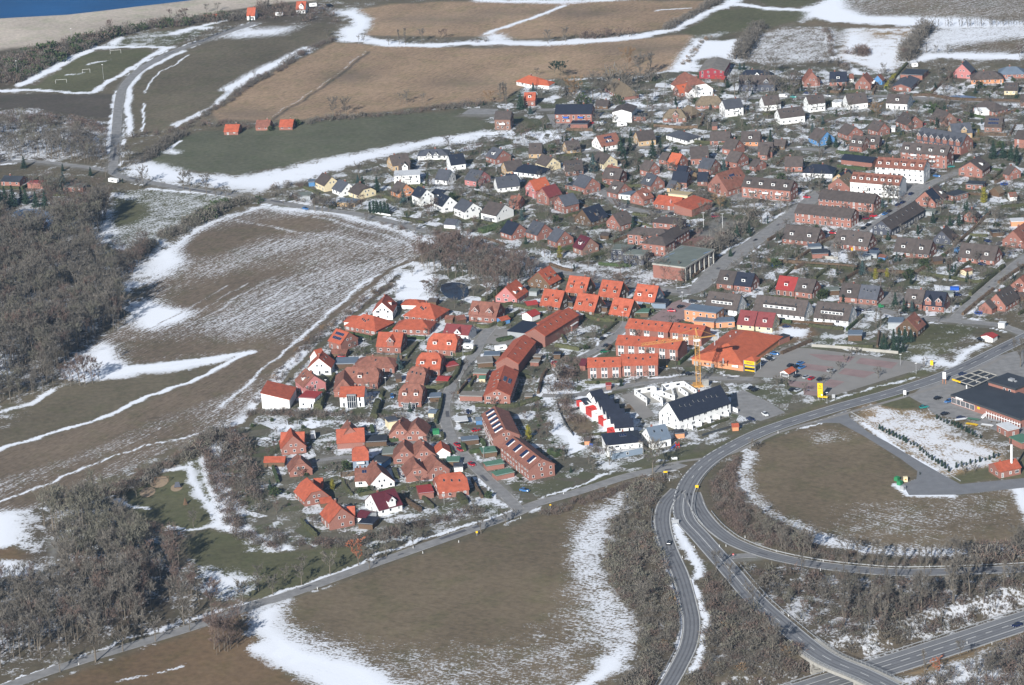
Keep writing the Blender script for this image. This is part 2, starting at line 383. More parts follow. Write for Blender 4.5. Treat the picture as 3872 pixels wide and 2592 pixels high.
area_line(.92, 6, PP(1110,78, 1170,58, 1230,36, 1290,14), 4); area_poly(None, .9, 10, PP(1105,84, 1125,76, 1160,78, 1170,92, 1120,94))
area_line(.85, 14, PP(1100,0, 1250,6, 1340,4, 1450,-4), 10)
area_line(.9, 5, PP(1262,96, 1400,88, 1480,74)); area_line(.8, 4, PP(1500,25, 1580,18))
area_poly('grass', .10, 5, PP(1560,76, 1640,28, 1700,20, 1870,26, 1850,38, 1760,64, 1700,96, 1620,96, 1590,84), PP(1600,90, 1690,25), .4, 'meadow')
area_poly('grass', .14, 4, PP(1692,-30, 1880,-30, 1860,16, 1760,16), name='meadow')
R_D = PP(2050,42, 2342,-18)
area_poly('mixed', .42, 10, PP(1900,16, 1930,-30, 2600,-60, 2600,50, 2342,48, 2120,42, 1990,40), R_D, 1.0, 'field')
area_poly(None, .96, 8, PP(1840,22, 1880,2, 1925,-5, 1935,18, 1990,38, 2120,40, 2342,50, 2342,64, 2110,62, 1900,58, 1840,50)); area_line(.93, 8, PP(1690,10, 1760,22, 1850,22))
area_poly('mixed', .08, 4, PP(1822,60, 1860,40, 1900,54, 2000,56, 2090,66, 2060,66), name='field')
area_poly('mixed', .55, 6, PP(1722,84, 1780,66, 1890,66, 1934,74, 1918,100, 1895,110, 1900,140, 1760,148, 1700,142), PP(1720,140, 1850,70), .5, 'field')
area_poly('straw', .84, 6, PP(1940,66, 2110,64, 2104,72, 2070,110, 2062,145, 2040,166, 1990,160, 1915,132), None, 0, 'field')
area_poly(None, .45, 10, PP(1975,72, 2080,70, 2060,82, 1990,90)); area_poly('mixed', .72, 6, PP(2135,66, 2342,62, 2700,62, 2700,122, 2342,120, 2110,118, 2100,110), R_D, .9, 'field')
area_poly(None, .30, 10, PP(2180,104, 2300,92, 2342,90, 2342,118, 2180,118)); area_poly(None, .93, 5, PP(2060,150, 2120,122, 2342,124, 2342,140, 2150,134))
area_line(.9, 3, PP(1890,68, 1896,100, 1905,130, 1960,168), 4)
area_poly(None, .96, 8, PP(1520,166, 1560,120, 1592,84, 1660,76, 1720,72, 1700,110, 1685,140, 1640,132, 1600,138, 1592,160))
area_poly('olive', .1, 6, PP(1600,86, 1640,84, 1690,72, 1715,70, 1700,88, 1640,92))
area_poly('lush', .04, 5, PP(340,338, 450,302, 600,290, 700,278, 900,262, 1045,252, 1052,270, 1110,278, 1100,302, 1000,312, 900,330, 800,352, 700,372, 620,388, 540,402, 420,392, 350,378), PP(340,360, 1000,270), .25, 'meadow')
area_poly(None, .90, 10, PP(270,398, 330,366, 372,374, 440,400, 540,404, 620,390, 700,374, 800,354, 900,332, 1000,314, 1110,300, 1290,306, 1300,322, 1120,322, 1010,330, 880,362, 760,392, 700,412, 600,438, 500,424, 440,416, 400,420))
area_poly(None, .5, 8, PP(760,396, 880,364, 1000,332, 1100,322, 1290,324, 1200,330, 1010,345, 900,372, 800,402)); area_line(.97, 3, PP(380,345, 415,322)); area_poly(None, .95, 4, PP(372,350, 390,340, 418,348, 400,352))
area_poly('grass', .5, 5, PP(222,540, 262,452, 300,436, 340,432, 430,444, 520,452, 560,462, 480,492, 432,524, 372,548, 330,562, 260,566), PP(300,520, 520,460), .6, 'field')
area_poly(None, .95, 8, PP(205,545, 262,442, 290,452, 258,500, 262,530, 232,560)); area_poly(None, .9, 6, PP(262,566, 330,556, 378,546, 372,562, 340,576, 280,570))
area_line(.9, 4, PP(340,432, 450,440, 580,462)); area_poly(None, .1, 6, PP(262,456, 330,470, 320,500, 270,520))
# the large field above the houses
R_F = PP(300,980, 640,800); R_F2 = PP(330,760, 760,560)
FBIG = PP(404,560, 470,512, 600,474, 760,492, 900,522, 984,554, 972,572, 940,595, 850,680, 760,750, 700,790, 640,870, 560,950, 480,992, 250,1092, 60,1176, -60,1200, -60,1030, 0,1032, 250,958, 420,880, 575,806, 300,832, 130,872, 200,790, 290,748, 330,700, 350,620)
area_poly('brown', .42, 5, FBIG, R_F2, 1.0, 'field')
for a in [(420,540, 700,500, 860,540, 700,545, 520,580, 440,590, 410,575), (440,640, 620,570, 700,570, 520,650), (350,700, 500,650, 640,620, 480,700, 400,740), (330,790, 560,770, 620,780, 575,802, 320,822)]:
    area_poly(None, .10, 16, PP(*a))
for a in [(430,620, 600,540, 780,520, 900,560, 760,560, 600,600, 470,640), (480,740, 760,610, 900,585, 850,640, 640,740, 540,775)]:
    area_poly(None, .52, 16, PP(*a))
area_poly('brown', .05, 8, PP(-60,1040, 0,1036, 250,960, 420,884, 575,812, 700,780, 660,840, 560,880, 300,990, 0,1100, -60,1110), R_F, 1.0)
area_poly('brown', .45, 12, PP(-60,1120, 100,1080, 300,1000, 560,885, 640,860, 560,945, 470,985, 250,1080, 60,1165, -60,1190), R_F, 1.0)
area_poly(None, .12, 12, PP(0,1142, 250,1040, 420,960, 440,980, 250,1070, 60,1160))
area_poly('olive', .04, 5, PP(-60,960, 0,940, 110,902, 300,866, 480,834, 560,812, 400,888, 250,954, 0,1026, -60,1040), name='field')
area_line(.92, 3.6, PP(-40,1040, 0,1026, 120,990, 250,952, 340,905, 420,880, 575,806)); area_line(.92, 5, PP(575,806, 480,822, 300,845)); area_poly(None, .95, 5, PP(150,860, 200,830, 260,836, 300,838, 420,832, 575,804, 480,836, 340,858, 240,872, 180,880))
area_line(.9, 4, PP(0,940, 60,925, 120,895)); area_poly(None, .55, 14, PP(-40,960, 0,945, 60,930, 60,960, 0,990))
area_poly(None, .97, 8, PP(404,560, 420,600, 385,625, 330,650, 300,672, 268,668, 262,640, 300,606, 350,580)); area_poly(None, .96, 7, PP(290,690, 350,688, 440,712, 420,735, 350,755, 295,745)); area_poly(None, .96, 6, PP(130,842, 180,800, 235,782, 262,796, 270,820, 300,838, 240,850, 190,864, 140,870))
area_line(.78, 8, PP(395,565, 470,512, 600,473, 760,490, 900,520, 985,555), 6); area_line(.62, 2.5, PP(520,500, 620,520, 760,540, 870,565)); area_line(.6, 2.5, PP(640,485, 780,510, 900,545, 960,578))
area_line(.72, 9, PP(930,606, 850,685, 780,745, 700,812, 640,880, 580,945, 500,985), 8); area_line(.8, 2.2, PP(940,600, 830,650, 700,760, 600,850, 500,935)); area_line(.9, 1.6, PP(470,985, 330,1020, 150,1090, 0,1145)); area_line(.9, 1.6, PP(560,1000, 330,1120, 200,1150, 20,1175))
for k in range(9): area_line(.62, 1.3, PP(330+45*k,760-4*k, 520+52*k,655-9*k))
area_line(0, 2.2, PP(985,575, 900,615, 800,690, 700,775, 630,860), 1.5, 'brown')
area_line(.8, 5, PP(480,1000, 560,960, 620,880, 700,790)); area_line(0, 3, PP(470,1000, 560,968, 600,935, 640,885, 720,800, 850,690, 935,612), 2, 'olive')
# west side woods floor and snow pockets
area_poly('litter', .42, 14, PP(-400,440, 30,430, 120,438, 238,440, 232,500, 205,560, 220,600, 320,590, 345,600, 330,640, 270,650, 290,740, 200,790, 130,860, 100,880, -30,900, -400,930))
area_poly(None, .9, 8, PP(-40,800, 20,800, 30,860, -40,870)); area_poly(None, .95, 8, PP(-40,1180, 30,1170, 75,1165, 70,1200, 120,1230, 140,1270, 110,1310, 60,1335, -40,1345))
area_poly('orange', .0, 3, PP(-20,1256, 30,1250, 95,1268, 90,1285, 30,1280, -20,1280)); area_poly('litter', .40, 12, PP(60,1170, 130,1150, 280,1160, 330,1200, 410,1290, 450,1380, 480,1425, 340,1460, 120,1500, -60,1545, -60,1340, 60,1330))
area_poly('gravel', None, 3, PP(100,1240, 120,1225, 135,1250, 120,1290, 100,1330, 92,1320, 118,1270))
# playground meadow
area_poly('grass', .06, 4, PP(290,1130, 420,1060, 478,1040, 482,1080, 500,1130, 490,1190, 425,1215, 330,1190, 290,1160), name='meadow')
area_line(.97, 10, PP(482,1005, 480,1060, 494,1110, 510,1160, 535,1200, 600,1250, 650,1264), 3); area_poly(None, .95, 5, PP(428,1060, 438,1062, 465,1150, 505,1200, 600,1258, 560,1262, 480,1190, 440,1130))
area_line(.85, 2.5, PP(434,1064, 430,1080, 445,1115, 470,1150, 488,1185)); area_line(.85, 5, PP(300,1110, 360,1078, 425,1068)); area_line(.9, 4, PP(270,1145, 300,1160, 340,1165)); area_line(.9, 3, PP(385,1205, 430,1208, 470,1200, 500,1195))
area_poly('grass', .06, 4, PP(425,1235, 470,1205, 560,1230, 640,1266, 740,1258, 800,1252, 830,1284, 720,1320, 600,1368, 510,1352, 450,1310, 430,1270), name='meadow')
area_poly(None, .85, 10, PP(440,1290, 500,1305, 580,1320, 560,1345, 500,1350, 450,1320)); area_poly(None, .8, 8, PP(560,1235, 620,1262, 560,1262))
area_line(.95, 2.6, PP(600,1371, 700,1332, 850,1276, 1005,1226, 1170,1168)); area_line(.7, 2.5, PP(60,1555, 200,1495, 340,1452, 470,1410, 600,1372)); area_line(.9, 4, PP(1060,1136, 1180,1160), 4)
area_poly('orange', .05, 8, PP(-60,1600, 100,1562, 350,1474, 470,1438, 585,1400, 600,1490, 700,1540, 800,1700, -60,1750), name='field')
area_line(.75, 2.5, PP(275,1563, 340,1545, 420,1525)); area_line(.6, 1.5, PP(50,1566, 180,1530))
# meadow in the foreground
R_M = PP(620,1490, 900,1568); R_M2 = PP(700,1450, 1300,1568)
FM = PP(592,1398, 700,1366, 900,1288, 1200,1196, 1400,1110, 1452,1100, 1440,1150, 1360,1230, 1352,1290, 1408,1350, 1452,1420, 1462,1490, 1400,1560, 1300,1640, 900,1700, 700,1580, 600,1500)
area_poly('mixed', .14, 3, FM, R_M2, .55, 'meadow')
area_poly(None, .44, 40, PP(680,1480, 900,1450, 1150,1440, 1300,1380, 1380,1350, 1450,1420, 1462,1500, 1330,1640, 900,1660)); area_poly(None, .0, 30, PP(680,1400, 900,1310, 1250,1200, 1300,1330, 1100,1420, 850,1430))
area_line(.97, 13, PP(1440,1135, 1385,1200, 1360,1240, 1365,1300, 1410,1362, 1438,1420, 1445,1480, 1420,1520), 9); area_line(.92, 5, PP(1450,1500, 1370,1545, 1290,1575), 4)
area_line(.66, 14, PP(1395,1160, 1345,1230, 1352,1310, 1390,1380, 1400,1460), 26)
area_poly(None, .97, 8, PP(586,1398, 660,1378, 640,1410, 652,1442, 720,1480, 850,1535, 960,1600, 760,1600, 610,1496, 585,1440)); area_poly(None, .8, 14, PP(650,1420, 700,1440, 800,1480, 790,1500, 680,1460))
area_line(.9, 12, PP(600,1480, 700,1520, 800,1568, 900,1620), 6)
# the hill inside the ramp
R_H = PP(1900,1190, 2200,1260)
area_poly('mixed', .20, 4, PP(1688,1045, 1740,1010, 1850,972, 1890,966, 1960,982, 2092,1082, 2050,1110, 2060,1128, 2180,1142, 2342,1112, 2600,1100, 2600,1270, 2342,1272, 1980,1275, 1860,1248, 1730,1190, 1680,1110), R_H, .6, 'meadow')
area_poly(None, .05, 16, PP(1720,1030, 1800,985, 1900,980, 2080,1085, 2040,1140, 1900,1140, 1760,1120)); area_poly(None, .55, 12, PP(1850,985, 1910,980, 1930,1000, 1870,1020)); area_poly(None, .40, 14, PP(1940,1160, 2342,1120, 2342,1200, 2100,1230, 1900,1220))
area_line(.95, 10, PP(1700,1040, 1690,1075, 1686,1110, 1710,1150, 1760,1185, 1830,1215, 1900,1245), 8); area_line(.75, 14, PP(1880,1240, 2000,1268, 2150,1272, 2342,1262), 12); area_line(.9, 5, PP(2330,1112, 2342,1150, 2360,1200))
area_line(.85, 2.2, PP(1690,1036, 1750,1000, 1850,970, 1885,962)); area_line(.9, 4, PP(2045,1105, 2075,1135, 2180,1138)); area_line(.85, 2.5, PP(2170,1136, 2342,1108))
area_poly('straw', .66, 8, PP(1965,935, 2000,925, 2130,940, 2180,1000, 2290,1032, 2300,1052, 2190,1090, 2062,1042, 1992,985, 1960,955), PP(1990,960, 2100,1050), .3, 'field')
area_poly('grass', .12, 3, PP(2000,912, 2070,902, 2110,930, 2060,935, 2010,930)); area_line(.9, 3, PP(1975,966, 2060,1040, 2170,1088)); area_poly('grass', .1, 4, PP(2170,1090, 2300,1052, 2342,1050, 2600,1040, 2600,1090, 2342,1092, 2200,1110))
area_poly('litter', .10, 6, PP(1620,1100, 1690,1040, 1680,1110, 1720,1160, 1860,1240, 1980,1278, 2342,1280, 2342,1292, 1990,1290, 1780,1250, 1660,1200, 1620,1140))
area_poly('litter', .46, 12, PP(1690,1288, 1756,1300, 2000,1325, 2342,1318, 2600,1310, 2600,1360, 2342,1416, 2150,1470, 1985,1520, 1880,1470, 1760,1375)); area_poly('straw', .05, 6, PP(1985,1522, 2150,1468, 2342,1404, 2342,1422, 2150,1484, 1995,1532))
area_poly('litter', .30, 12, PP(1600,1300, 1690,1350, 1800,1460, 1880,1520, 1880,1568, 1560,1640, 1590,1500, 1608,1420))
area_poly('litter', .25, 8, PP(1455,1100, 1520,1090, 1508,1200, 1530,1290, 1570,1400, 1555,1480, 1500,1600, 1400,1600, 1460,1500, 1455,1420, 1400,1340, 1365,1280, 1380,1220))
area_poly(None, .8, 14, PP(2080,1545, 2342,1450, 2700,1400, 2700,1700, 2100,1700)); area_poly('straw', .3, 6, PP(2060,1540, 2342,1438, 2342,1452, 2100,1545))
area_line(.95, 5, PP(1545,1190, 1562,1230, 1590,1280, 1600,1320), 4); area_line(.93, 3.5, PP(1583,1330, 1602,1376, 1614,1428, 1606,1480, 1580,1535)); area_line(.85, 2.5, PP(1497,1180, 1502,1225, 1530,1310, 1556,1390, 1560,1440, 1545,1500, 1515,1545))
area_poly('grass', .08, 4, PP(1180,1160, 1400,1085, 1550,1050, 1700,990, 1880,925, 1800,985, 1640,1040, 1560,1062, 1420,1100, 1200,1165)); area_line(.85, 2, PP(1240,1138, 1330,1110, 1400,1080)); area_line(.6, 2, PP(1500,1040, 1620,1000, 1760,950))
# places in the village
area_poly(None, .85, 6, PP(1225,870, 1300,850, 1300,905, 1262,930, 1300,985, 1400,1055, 1385,1068, 1290,1015, 1240,945, 1228,900)); area_poly(None, .95, 3, PP(1275,930, 1330,915, 1400,990, 1390,1000, 1300,1005))
area_poly('mixed', 0, 2.5, PP(1290,958, 1315,948, 1345,960, 1355,985, 1330,998, 1305,992)); area_poly('mixed', .2, 2, PP(1285,938, 1310,932, 1320,940, 1290,945))
area_poly(None, .9, 6, PP(895,650, 925,615, 950,600, 985,605, 978,650, 1005,688, 960,690, 905,680)); area_poly('gravel', .55, 5, PP(1420,905, 1480,880, 1600,870, 1640,890, 1520,940, 1480,960, 1420,930)); area_poly('orange', .1, 6, PP(1425,925, 1465,915, 1480,935, 1440,940))
area_poly('redyard', .1, 5, PP(1530,575, 1600,520, 1640,545, 1630,610, 1560,570)); area_poly('gravel', .05, 5, PP(1590,540, 1640,500, 1690,505, 1650,545))
area_poly('litter', .55, 6, PP(1290,600, 1400,600, 1500,620, 1560,650, 1480,655, 1340,630)); area_poly('orange', .15, 3, PP(1778,742, 1850,745, 1870,765, 1800,785, 1770,765)); area_poly(None, .9, 2, PP(1782,752, 1845,752, 1832,772, 1786,768))
area_poly('grass', .3, 4, PP(2085,745, 2180,738, 2230,745, 2170,810, 2110,822, 2060,800), name='meadow'); area_poly('grass', .15, 3, PP(1905,915, 2110,842, 2130,850, 1980,910, 1900,925)); area_line(.8, 2.5, PP(1890,922, 1990,888, 2090,862)); area_line(.85, 4, PP(2100,822, 2180,832, 2200,812, 2250,790), 4)
area_poly('gravel', .1, 4, PP(1100,248, 1140,250, 1130,270, 1040,268)); area_poly('grass', .05, 3, PP(1200,270, 1240,290, 1200,300, 1180,305)); area_poly(None, .9, 4, PP(1345,240, 1420,232, 1560,240, 1560,246, 1400,250))
area_poly('garden', .36, 4, PP(800,1095, 860,1190, 1000,1180, 1140,1150, 1060,1140, 960,1165, 880,1200, 640,1240, 560,1180), cl=1.0); area_poly(None, .75, 4, PP(610,985, 680,960, 900,965, 880,975, 700,975, 620,1000))
for p in [(745,860,22), (655,905,14), (725,945,12), (1060,880,8), (820,945,14)]: area_poly('grass', 0, 3, PP(*[q for k in range(9) for q in (p[0]+p[2]*math.cos(k*.7), p[1]+p[2]*.4*math.sin(k*.7))]))

snow -= .06*(snow > .85)*(.5+.5*LOW2)
HT = height(XX, YY)
VCO = np.stack([XX, YY, HT], -1).reshape(-1, 3)
idx = np.arange(nx_*ny_).reshape(ny_, nx_)
quads = np.stack([idx[:-1, :-1], idx[:-1, 1:], idx[1:, 1:], idx[1:, :-1]], -1).reshape(-1, 4)
qa = area[:-1, :-1].reshape(-1)

m = bpy.data.materials.new('open_ground'); m.use_nodes = True
n = m.node_tree.nodes; l = m.node_tree.links; b = n['Principled BSDF']
def node(t, **k):
    q = n.new(t)
    for a, v in k.items(): setattr(q, a, v)
    return q
def mth(op, a, b2=None, c=None, clamp=False):
    q = node('ShaderNodeMath', operation=op); q.use_clamp = clamp
    for i, v in enumerate([a, b2, c]):
        if v is None: continue
        if isinstance(v, (int, float)): q.inputs[i].default_value = v
        else: l.new(v, q.inputs[i])
    return q.outputs[0]
def noise(vec, scale, detail=3, rough=.55):
    q = node('ShaderNodeTexNoise'); q.inputs['Scale'].default_value = scale; q.inputs['Detail'].default_value = detail; q.inputs['Roughness'].default_value = rough
    l.new(vec, q.inputs['Vector']); return q.outputs[0]
at = {k: node('ShaderNodeAttribute', attribute_name=k) for k in ('soil', 'cover')}
sep = node('ShaderNodeSeparateColor'); l.new(at['cover'].outputs['Color'], sep.inputs[0])
a_snow, a_row, a_cell = sep.outputs[0], sep.outputs[1], sep.outputs[2]
arow = node('ShaderNodeAttribute', attribute_name='rows')
pos = node('ShaderNodeNewGeometry').outputs['Position']
vm = node('ShaderNodeVectorMath', operation='MULTIPLY'); vm.inputs[1].default_value = (1, .035, 0); l.new(arow.outputs['Vector'], vm.inputs[0])
vm2 = node('ShaderNodeVectorMath', operation='MULTIPLY'); vm2.inputs[1].default_value = (1, .10, 0); l.new(arow.outputs['Vector'], vm2.inputs[0])
streak = mth('ADD', mth('MULTIPLY', noise(vm.outputs[0], .75, 4, .8), .42), mth('MULTIPLY', noise(vm2.outputs[0], 2.0, 3), .58))
fine = noise(pos, .8, 6, .7); mid = noise(pos, .13, 4, .6); big = noise(pos, .022, 3)
iso = mth('ADD', mth('ADD', mth('MULTIPLY', fine, .42), mth('MULTIPLY', mid, .38)), mth('MULTIPLY', big, .2))
rowed = mth('ADD', mth('MULTIPLY', streak, .58), mth('MULTIPLY', fine, .42))
mixn = node('ShaderNodeMix'); l.new(a_row, mixn.inputs[0]); l.new(iso, mixn.inputs[2]); l.new(rowed, mixn.inputs[3]); nz = mixn.outputs[0]
vor = node('ShaderNodeTexVoronoi'); vor.inputs['Scale'].default_value = .11; vor.inputs['Randomness'].default_value = .8; l.new(pos, vor.inputs['Vector'])
vs = node('ShaderNodeSeparateColor'); l.new(vor.outputs['Color'], vs.inputs[0])
covc = mth('ADD', a_snow, mth('MULTIPLY', mth('MULTIPLY', mth('SUBTRACT', vs.outputs[0], .5), .60), a_cell))
amp = mth('MULTIPLY', mth('MULTIPLY', covc, mth('SUBTRACT', 1.0, covc)), 20.0, clamp=False); amp = mth('MINIMUM', mth('MAXIMUM', amp, 0), 4.4)
val = mth('ADD', covc, mth('MULTIPLY', mth('SUBTRACT', nz, .5), amp))
mr = node('ShaderNodeMapRange', interpolation_type='SMOOTHSTEP'); mr.inputs[1].default_value = .42; mr.inputs[2].default_value = .70; l.new(val, mr.inputs[0])
thin = node('ShaderNodeMapRange'); thin.inputs[1].default_value = .3; thin.inputs[2].default_value = .9; thin.inputs[3].default_value = .50; thin.inputs[4].default_value = 1.0; l.new(covc, thin.inputs[0])
mask = mth('MULTIPLY', mr.outputs[0], thin.outputs[0])
sv = mth('ADD', mth('MULTIPLY', mth('SUBTRACT', noise(pos, .35, 5, .65), .5), 1.1), mth('ADD', mth('MULTIPLY', mth('SUBTRACT', big, .5), .7), mth('MULTIPLY', mth('MULTIPLY', mth('SUBTRACT', streak, .5), 2.2), a_row)))
hs = node('ShaderNodeHueSaturation'); l.new(at['soil'].outputs['Color'], hs.inputs['Color']); l.new(mth('ADD', sv, 1.0), hs.inputs['Value'])
gr = node('ShaderNodeMix', data_type='RGBA'); gr.inputs[7].default_value = (.085, .095, .045, 1); l.new(hs.outputs[0], gr.inputs[6])
l.new(mth('MULTIPLY', mth('GREATER_THAN', vs.outputs[1], .62), mth('MULTIPLY', a_cell, .55)), gr.inputs[0])
mo = node('ShaderNodeMapRange', interpolation_type='SMOOTHSTEP'); mo.inputs[1].default_value = .46; mo.inputs[2].default_value = .66; mo.inputs[4].default_value = .36; l.new(noise(pos, .06, 6, .68), mo.inputs[0])
ms_ = node('ShaderNodeMix', data_type='RGBA', blend_type='MULTIPLY'); ms_.inputs[7].default_value = (.62, .78, .55, 1); l.new(gr.outputs[2], ms_.inputs[6]); l.new(mo.outputs[0], ms_.inputs[0])
sc = node('ShaderNodeMix', data_type='RGBA'); l.new(ms_.outputs[2], sc.inputs[6]); sc.inputs[7].default_value = (.83, .86, .91, 1); l.new(mask, sc.inputs[0])
l.new(sc.outputs[2], b.inputs['Base Color']); b.inputs['Roughness'].default_value = .9; b.inputs['Specular IOR Level'].default_value = .15
bp = node('ShaderNodeBump'); bp.inputs['Strength'].default_value = .35; bp.inputs['Distance'].default_value = .25; l.new(mth('ADD', fine, mth('MULTIPLY', mask, .5)), bp.inputs['Height']); l.new(bp.outputs[0], b.inputs['Normal'])
M_GROUND = m
cov = np.stack([np.clip(snow + .05*LOW2*(snow > .08)*(snow < .9), 0, 1), rstr, cell, np.ones_like(snow)], -1).reshape(-1, 4)
SO = np.concatenate([soil*(1+.10*LOW[..., None]), np.ones(XX.shape+(1,))], -1).reshape(-1, 4)
RW = np.stack([rowx, rowy, 0*rowx], -1).reshape(-1, 3)
def ground_piece(name, q):
    u, inv = np.unique(q, return_inverse=True); inv = inv.reshape(q.shape)
    me = np_mesh(name, VCO[u], inv, [M_GROUND])
    a = me.attributes.new('soil', 'FLOAT_COLOR', 'POINT'); a.data.foreach_set('color', SO[u].astype(np.float32).ravel())
    a = me.attributes.new('cover', 'FLOAT_COLOR', 'POINT'); a.data.foreach_set('color', cov[u].astype(np.float32).ravel())
    a = me.attributes.new('rows', 'FLOAT_VECTOR', 'POINT'); a.data.foreach_set('vector', RW[u].astype(np.float32).ravel())
    me.polygons.foreach_set('use_smooth', [True]*len(q))
    structure(new_obj(name, me))
ground_piece('ground', quads[qa == 0])
for k in range(1, len(AREA_NAME)):
    q = quads[qa == k]
    if len(q): ground_piece(AREA_NAME[k], q)

# ------------------------------------------------------------------ sea with its surf line, pond
ms = mat('sea_water', (.006, .075, .21), .5, 0, .25, .02, 0, .5, 5)
xs = [p[0] for p in SHORE]; ys = [p[1] for p in SHORE]
me = bpy.data.meshes.new('sea'); k = len(SHORE)
V = [(-9000, ys[0]-40, -.25)] + [(x, y-3, -.25) for x, y in SHORE] + [(9000, ys[-1]+200, -.25), (9000, 30000, -.25), (-9000, 30000, -.25)]
me.from_pydata(V, [], [tuple(range(len(V)))]); me.materials.append(ms)
o = structure(new_obj('sea', me))
n = ms.node_tree.nodes; l = ms.node_tree.links
g = n.new('ShaderNodeNewGeometry'); w = n.new('ShaderNodeTexNoise'); w.inputs['Scale'].default_value = .12; w.inputs['Detail'].default_value = 5
bp = n.new('ShaderNodeBump'); bp.inputs['Strength'].default_value = .5; bp.inputs['Distance'].default_value = .6
l.new(g.outputs['Position'], w.inputs['Vector']); l.new(w.outputs[0], bp.inputs['Height']); l.new(bp.outputs[0], n['Principled BSDF'].inputs['Normal'])
V = []; F = []
sp_ = smooth(SHORE[1:-1], 5)
for i, q in enumerate(sp_):
    h = .8+1.6*abs(math.sin(i*.9)+.6*math.sin(i*2.3))
    V += [(q.x, q.y-2.5, -.2), (q.x, q.y-2.5+h*2.2, -.2)]
    if i: F.append((2*i-2, 2*i, 2*i+1, 2*i-1))
me = bpy.data.meshes.new('surf'); me.from_pydata(V, [], F); me.materials.append(M_WHITE); stuff(new_obj('surf', me))
def sheet(name, pts, z, m, kind='structure', parent=None):
    me = bpy.data.meshes.new(name); p = list(pts)
    A = sum(p[i][0]*p[(i+1) % len(p)][1]-p[(i+1) % len(p)][0]*p[i][1] for i in range(len(p)))
    if A < 0: p = p[::-1]
    me.from_pydata([(a, b2, z) for a, b2 in p], [], [tuple(range(len(p)))]); me.materials.append(m)
    o = new_obj(name, me, parent)
    if parent is None: o['kind'] = kind
    return o
sheet('pond', [tuple(q) for q in smooth(PP(1010,652, 1034,646, 1066,652, 1072,672, 1060,684, 1040,686, 1018,678, 1008,662, 1010,652), 2)], .03, mat('dark_pond_water', (.02, .035, .06), .15, 0, .5, .15, 0, .5))
sheet('pond', [tuple(q) for q in smooth(PP(30,486, 60,478, 110,484, 125,498, 105,522, 70,524, 45,505, 30,486), 3)], .03, M_ICE)
sheet('pond', [tuple(q) for q in smooth(PP(2160,606+0, 2170,222, 2190,218, 2230,222, 2228,229, 2180,230)[1:], 2)], .03, M_ICE)

# ------------------------------------------------------------------ paved areas and roads
def road(name, line, w, z, m, st=3.0):
    pts = smooth(line, st); V = []; F = []
    for i, q in enumerate(pts):
        d = (pts[min(i+1, len(pts)-1)]-pts[max(i-1, 0)]).normalized(); nrm = Vector((-d.y, d.x))
        a = q+nrm*w/2; c = q-nrm*w/2; V += [(a.x, a.y, z), (c.x, c.y, z)]
        if i: F.append((2*i-2, 2*i-1, 2*i+1, 2*i))
    me = bpy.data.meshes.new(name); me.from_pydata(V, [], F); me.materials.append(m)
    return structure(new_obj(name, me))
PAVES = [
 ('car_park', PP(1722,862, 1738,842, 1790,795, 1850,797, 2078,826, 2122,836, 2100,846, 1905,906, 1870,900, 1800,868), M_PAVE),
 ('forecourt', PP(2080,908, 2119,878, 2256,822, 2350,796, 2600,760, 2600,1000, 2342,1010, 2215,962, 2140,950, 2110,925), M_ROADW),
 ('service_road', PP(1862,968, 1935,938, 1943,955, 1985,988, 2030,1012, 2110,1060, 2196,1108, 2342,1094, 2500,1090, 2500,1112, 2342,1116, 2194,1132, 2079,1133, 2064,1108, 2096,1096, 2098,1078, 2060,1050, 1976,998, 1920,968), M_ROAD),
 ('car_park', PP(1672,905, 1700,892, 1762,922, 1796,944, 1740,964, 1672,945), M_ROADW),
 ('yard', PP(1098,752, 1171,752, 1200,735, 1222,742, 1172,790, 1098,786), M_PAVE),
 ('yard', PP(1470,740, 1520,705, 1560,690, 1600,700, 1560,735, 1520,745, 1490,745), M_REDPV),
 ('yard', PP(1420,905, 1470,890, 1480,930, 1500,950, 1470,960, 1440,925), M_PAVE),
 ('car_park', PP(1660,620, 1700,560, 1780,505, 1800,512, 1720,575, 1690,605), M_PAVE),
 ('forecourt', PP(1250,262, 1350,262, 1362,290, 1300,298, 1265,292), M_ROADW),
 ('yard', PP(1862,600, 1906,556, 1990,552, 2000,560, 1950,566, 1910,575), M_ROADW),
 ('yard', PP(1960,665, 2060,670, 2080,690, 1990,700, 1960,690), M_PAVE),
 ('forecourt', PP(1640,440, 1700,430, 1740,445, 1690,460), M_ROADW),
 ('yard', PP(1960,400, 2070,415, 2120,420, 2060,470, 2020,440), M_ROADW),
 ('yard', PP(1055,262, 1075,248, 1140,250, 1130,262), M_ROADW),
]
for i, (nm, pts, mm) in enumerate(PAVES): sheet(nm, pts, .030+.002*i, mm)
BAYS = [TP(23, 370,105, 500,108, 800,130, 735,185, 500,160), TP(23, 850,140, 1190,185, 1130,240, 800,190), TP(23, 700,235, 985,272, 880,325, 640,285), TP(23, 560,335, 705,360, 600,415, 500,395),
        TP(23, 180,350, 480,368, 440,440, 200,400), TP(23, 320,190, 600,225, 560,275, 300,240), TP(23, 320,425, 455,450, 450,490, 330,480), TP(12, 1400,1230, 1560,1170, 1480,1290, 1330,1350)]
for i, p in enumerate(BAYS): sheet('paved_bay', p, .064+.001*i, M_REDPV)
RM = dict(main=M_ROAD, ramp=M_ROAD, loop=M_ROAD, country=M_ROADW, school_street=M_ROADW)
i = 0
for k, (line, w) in ROADS.items():
    if k == 'main': continue
    road('road', line, w, .076+.004*i, RM.get(k, M_ROADW)); i += 1
MAIN_Z = .076+.004*i
mp = smooth(ROADS['main'][0], 3.0)
road('road', ROADS['main'][0], 8.6, MAIN_Z, M_ROAD)
road('motorway', MOTORWAY, 15.5, MW_Z+.08, M_ROAD)
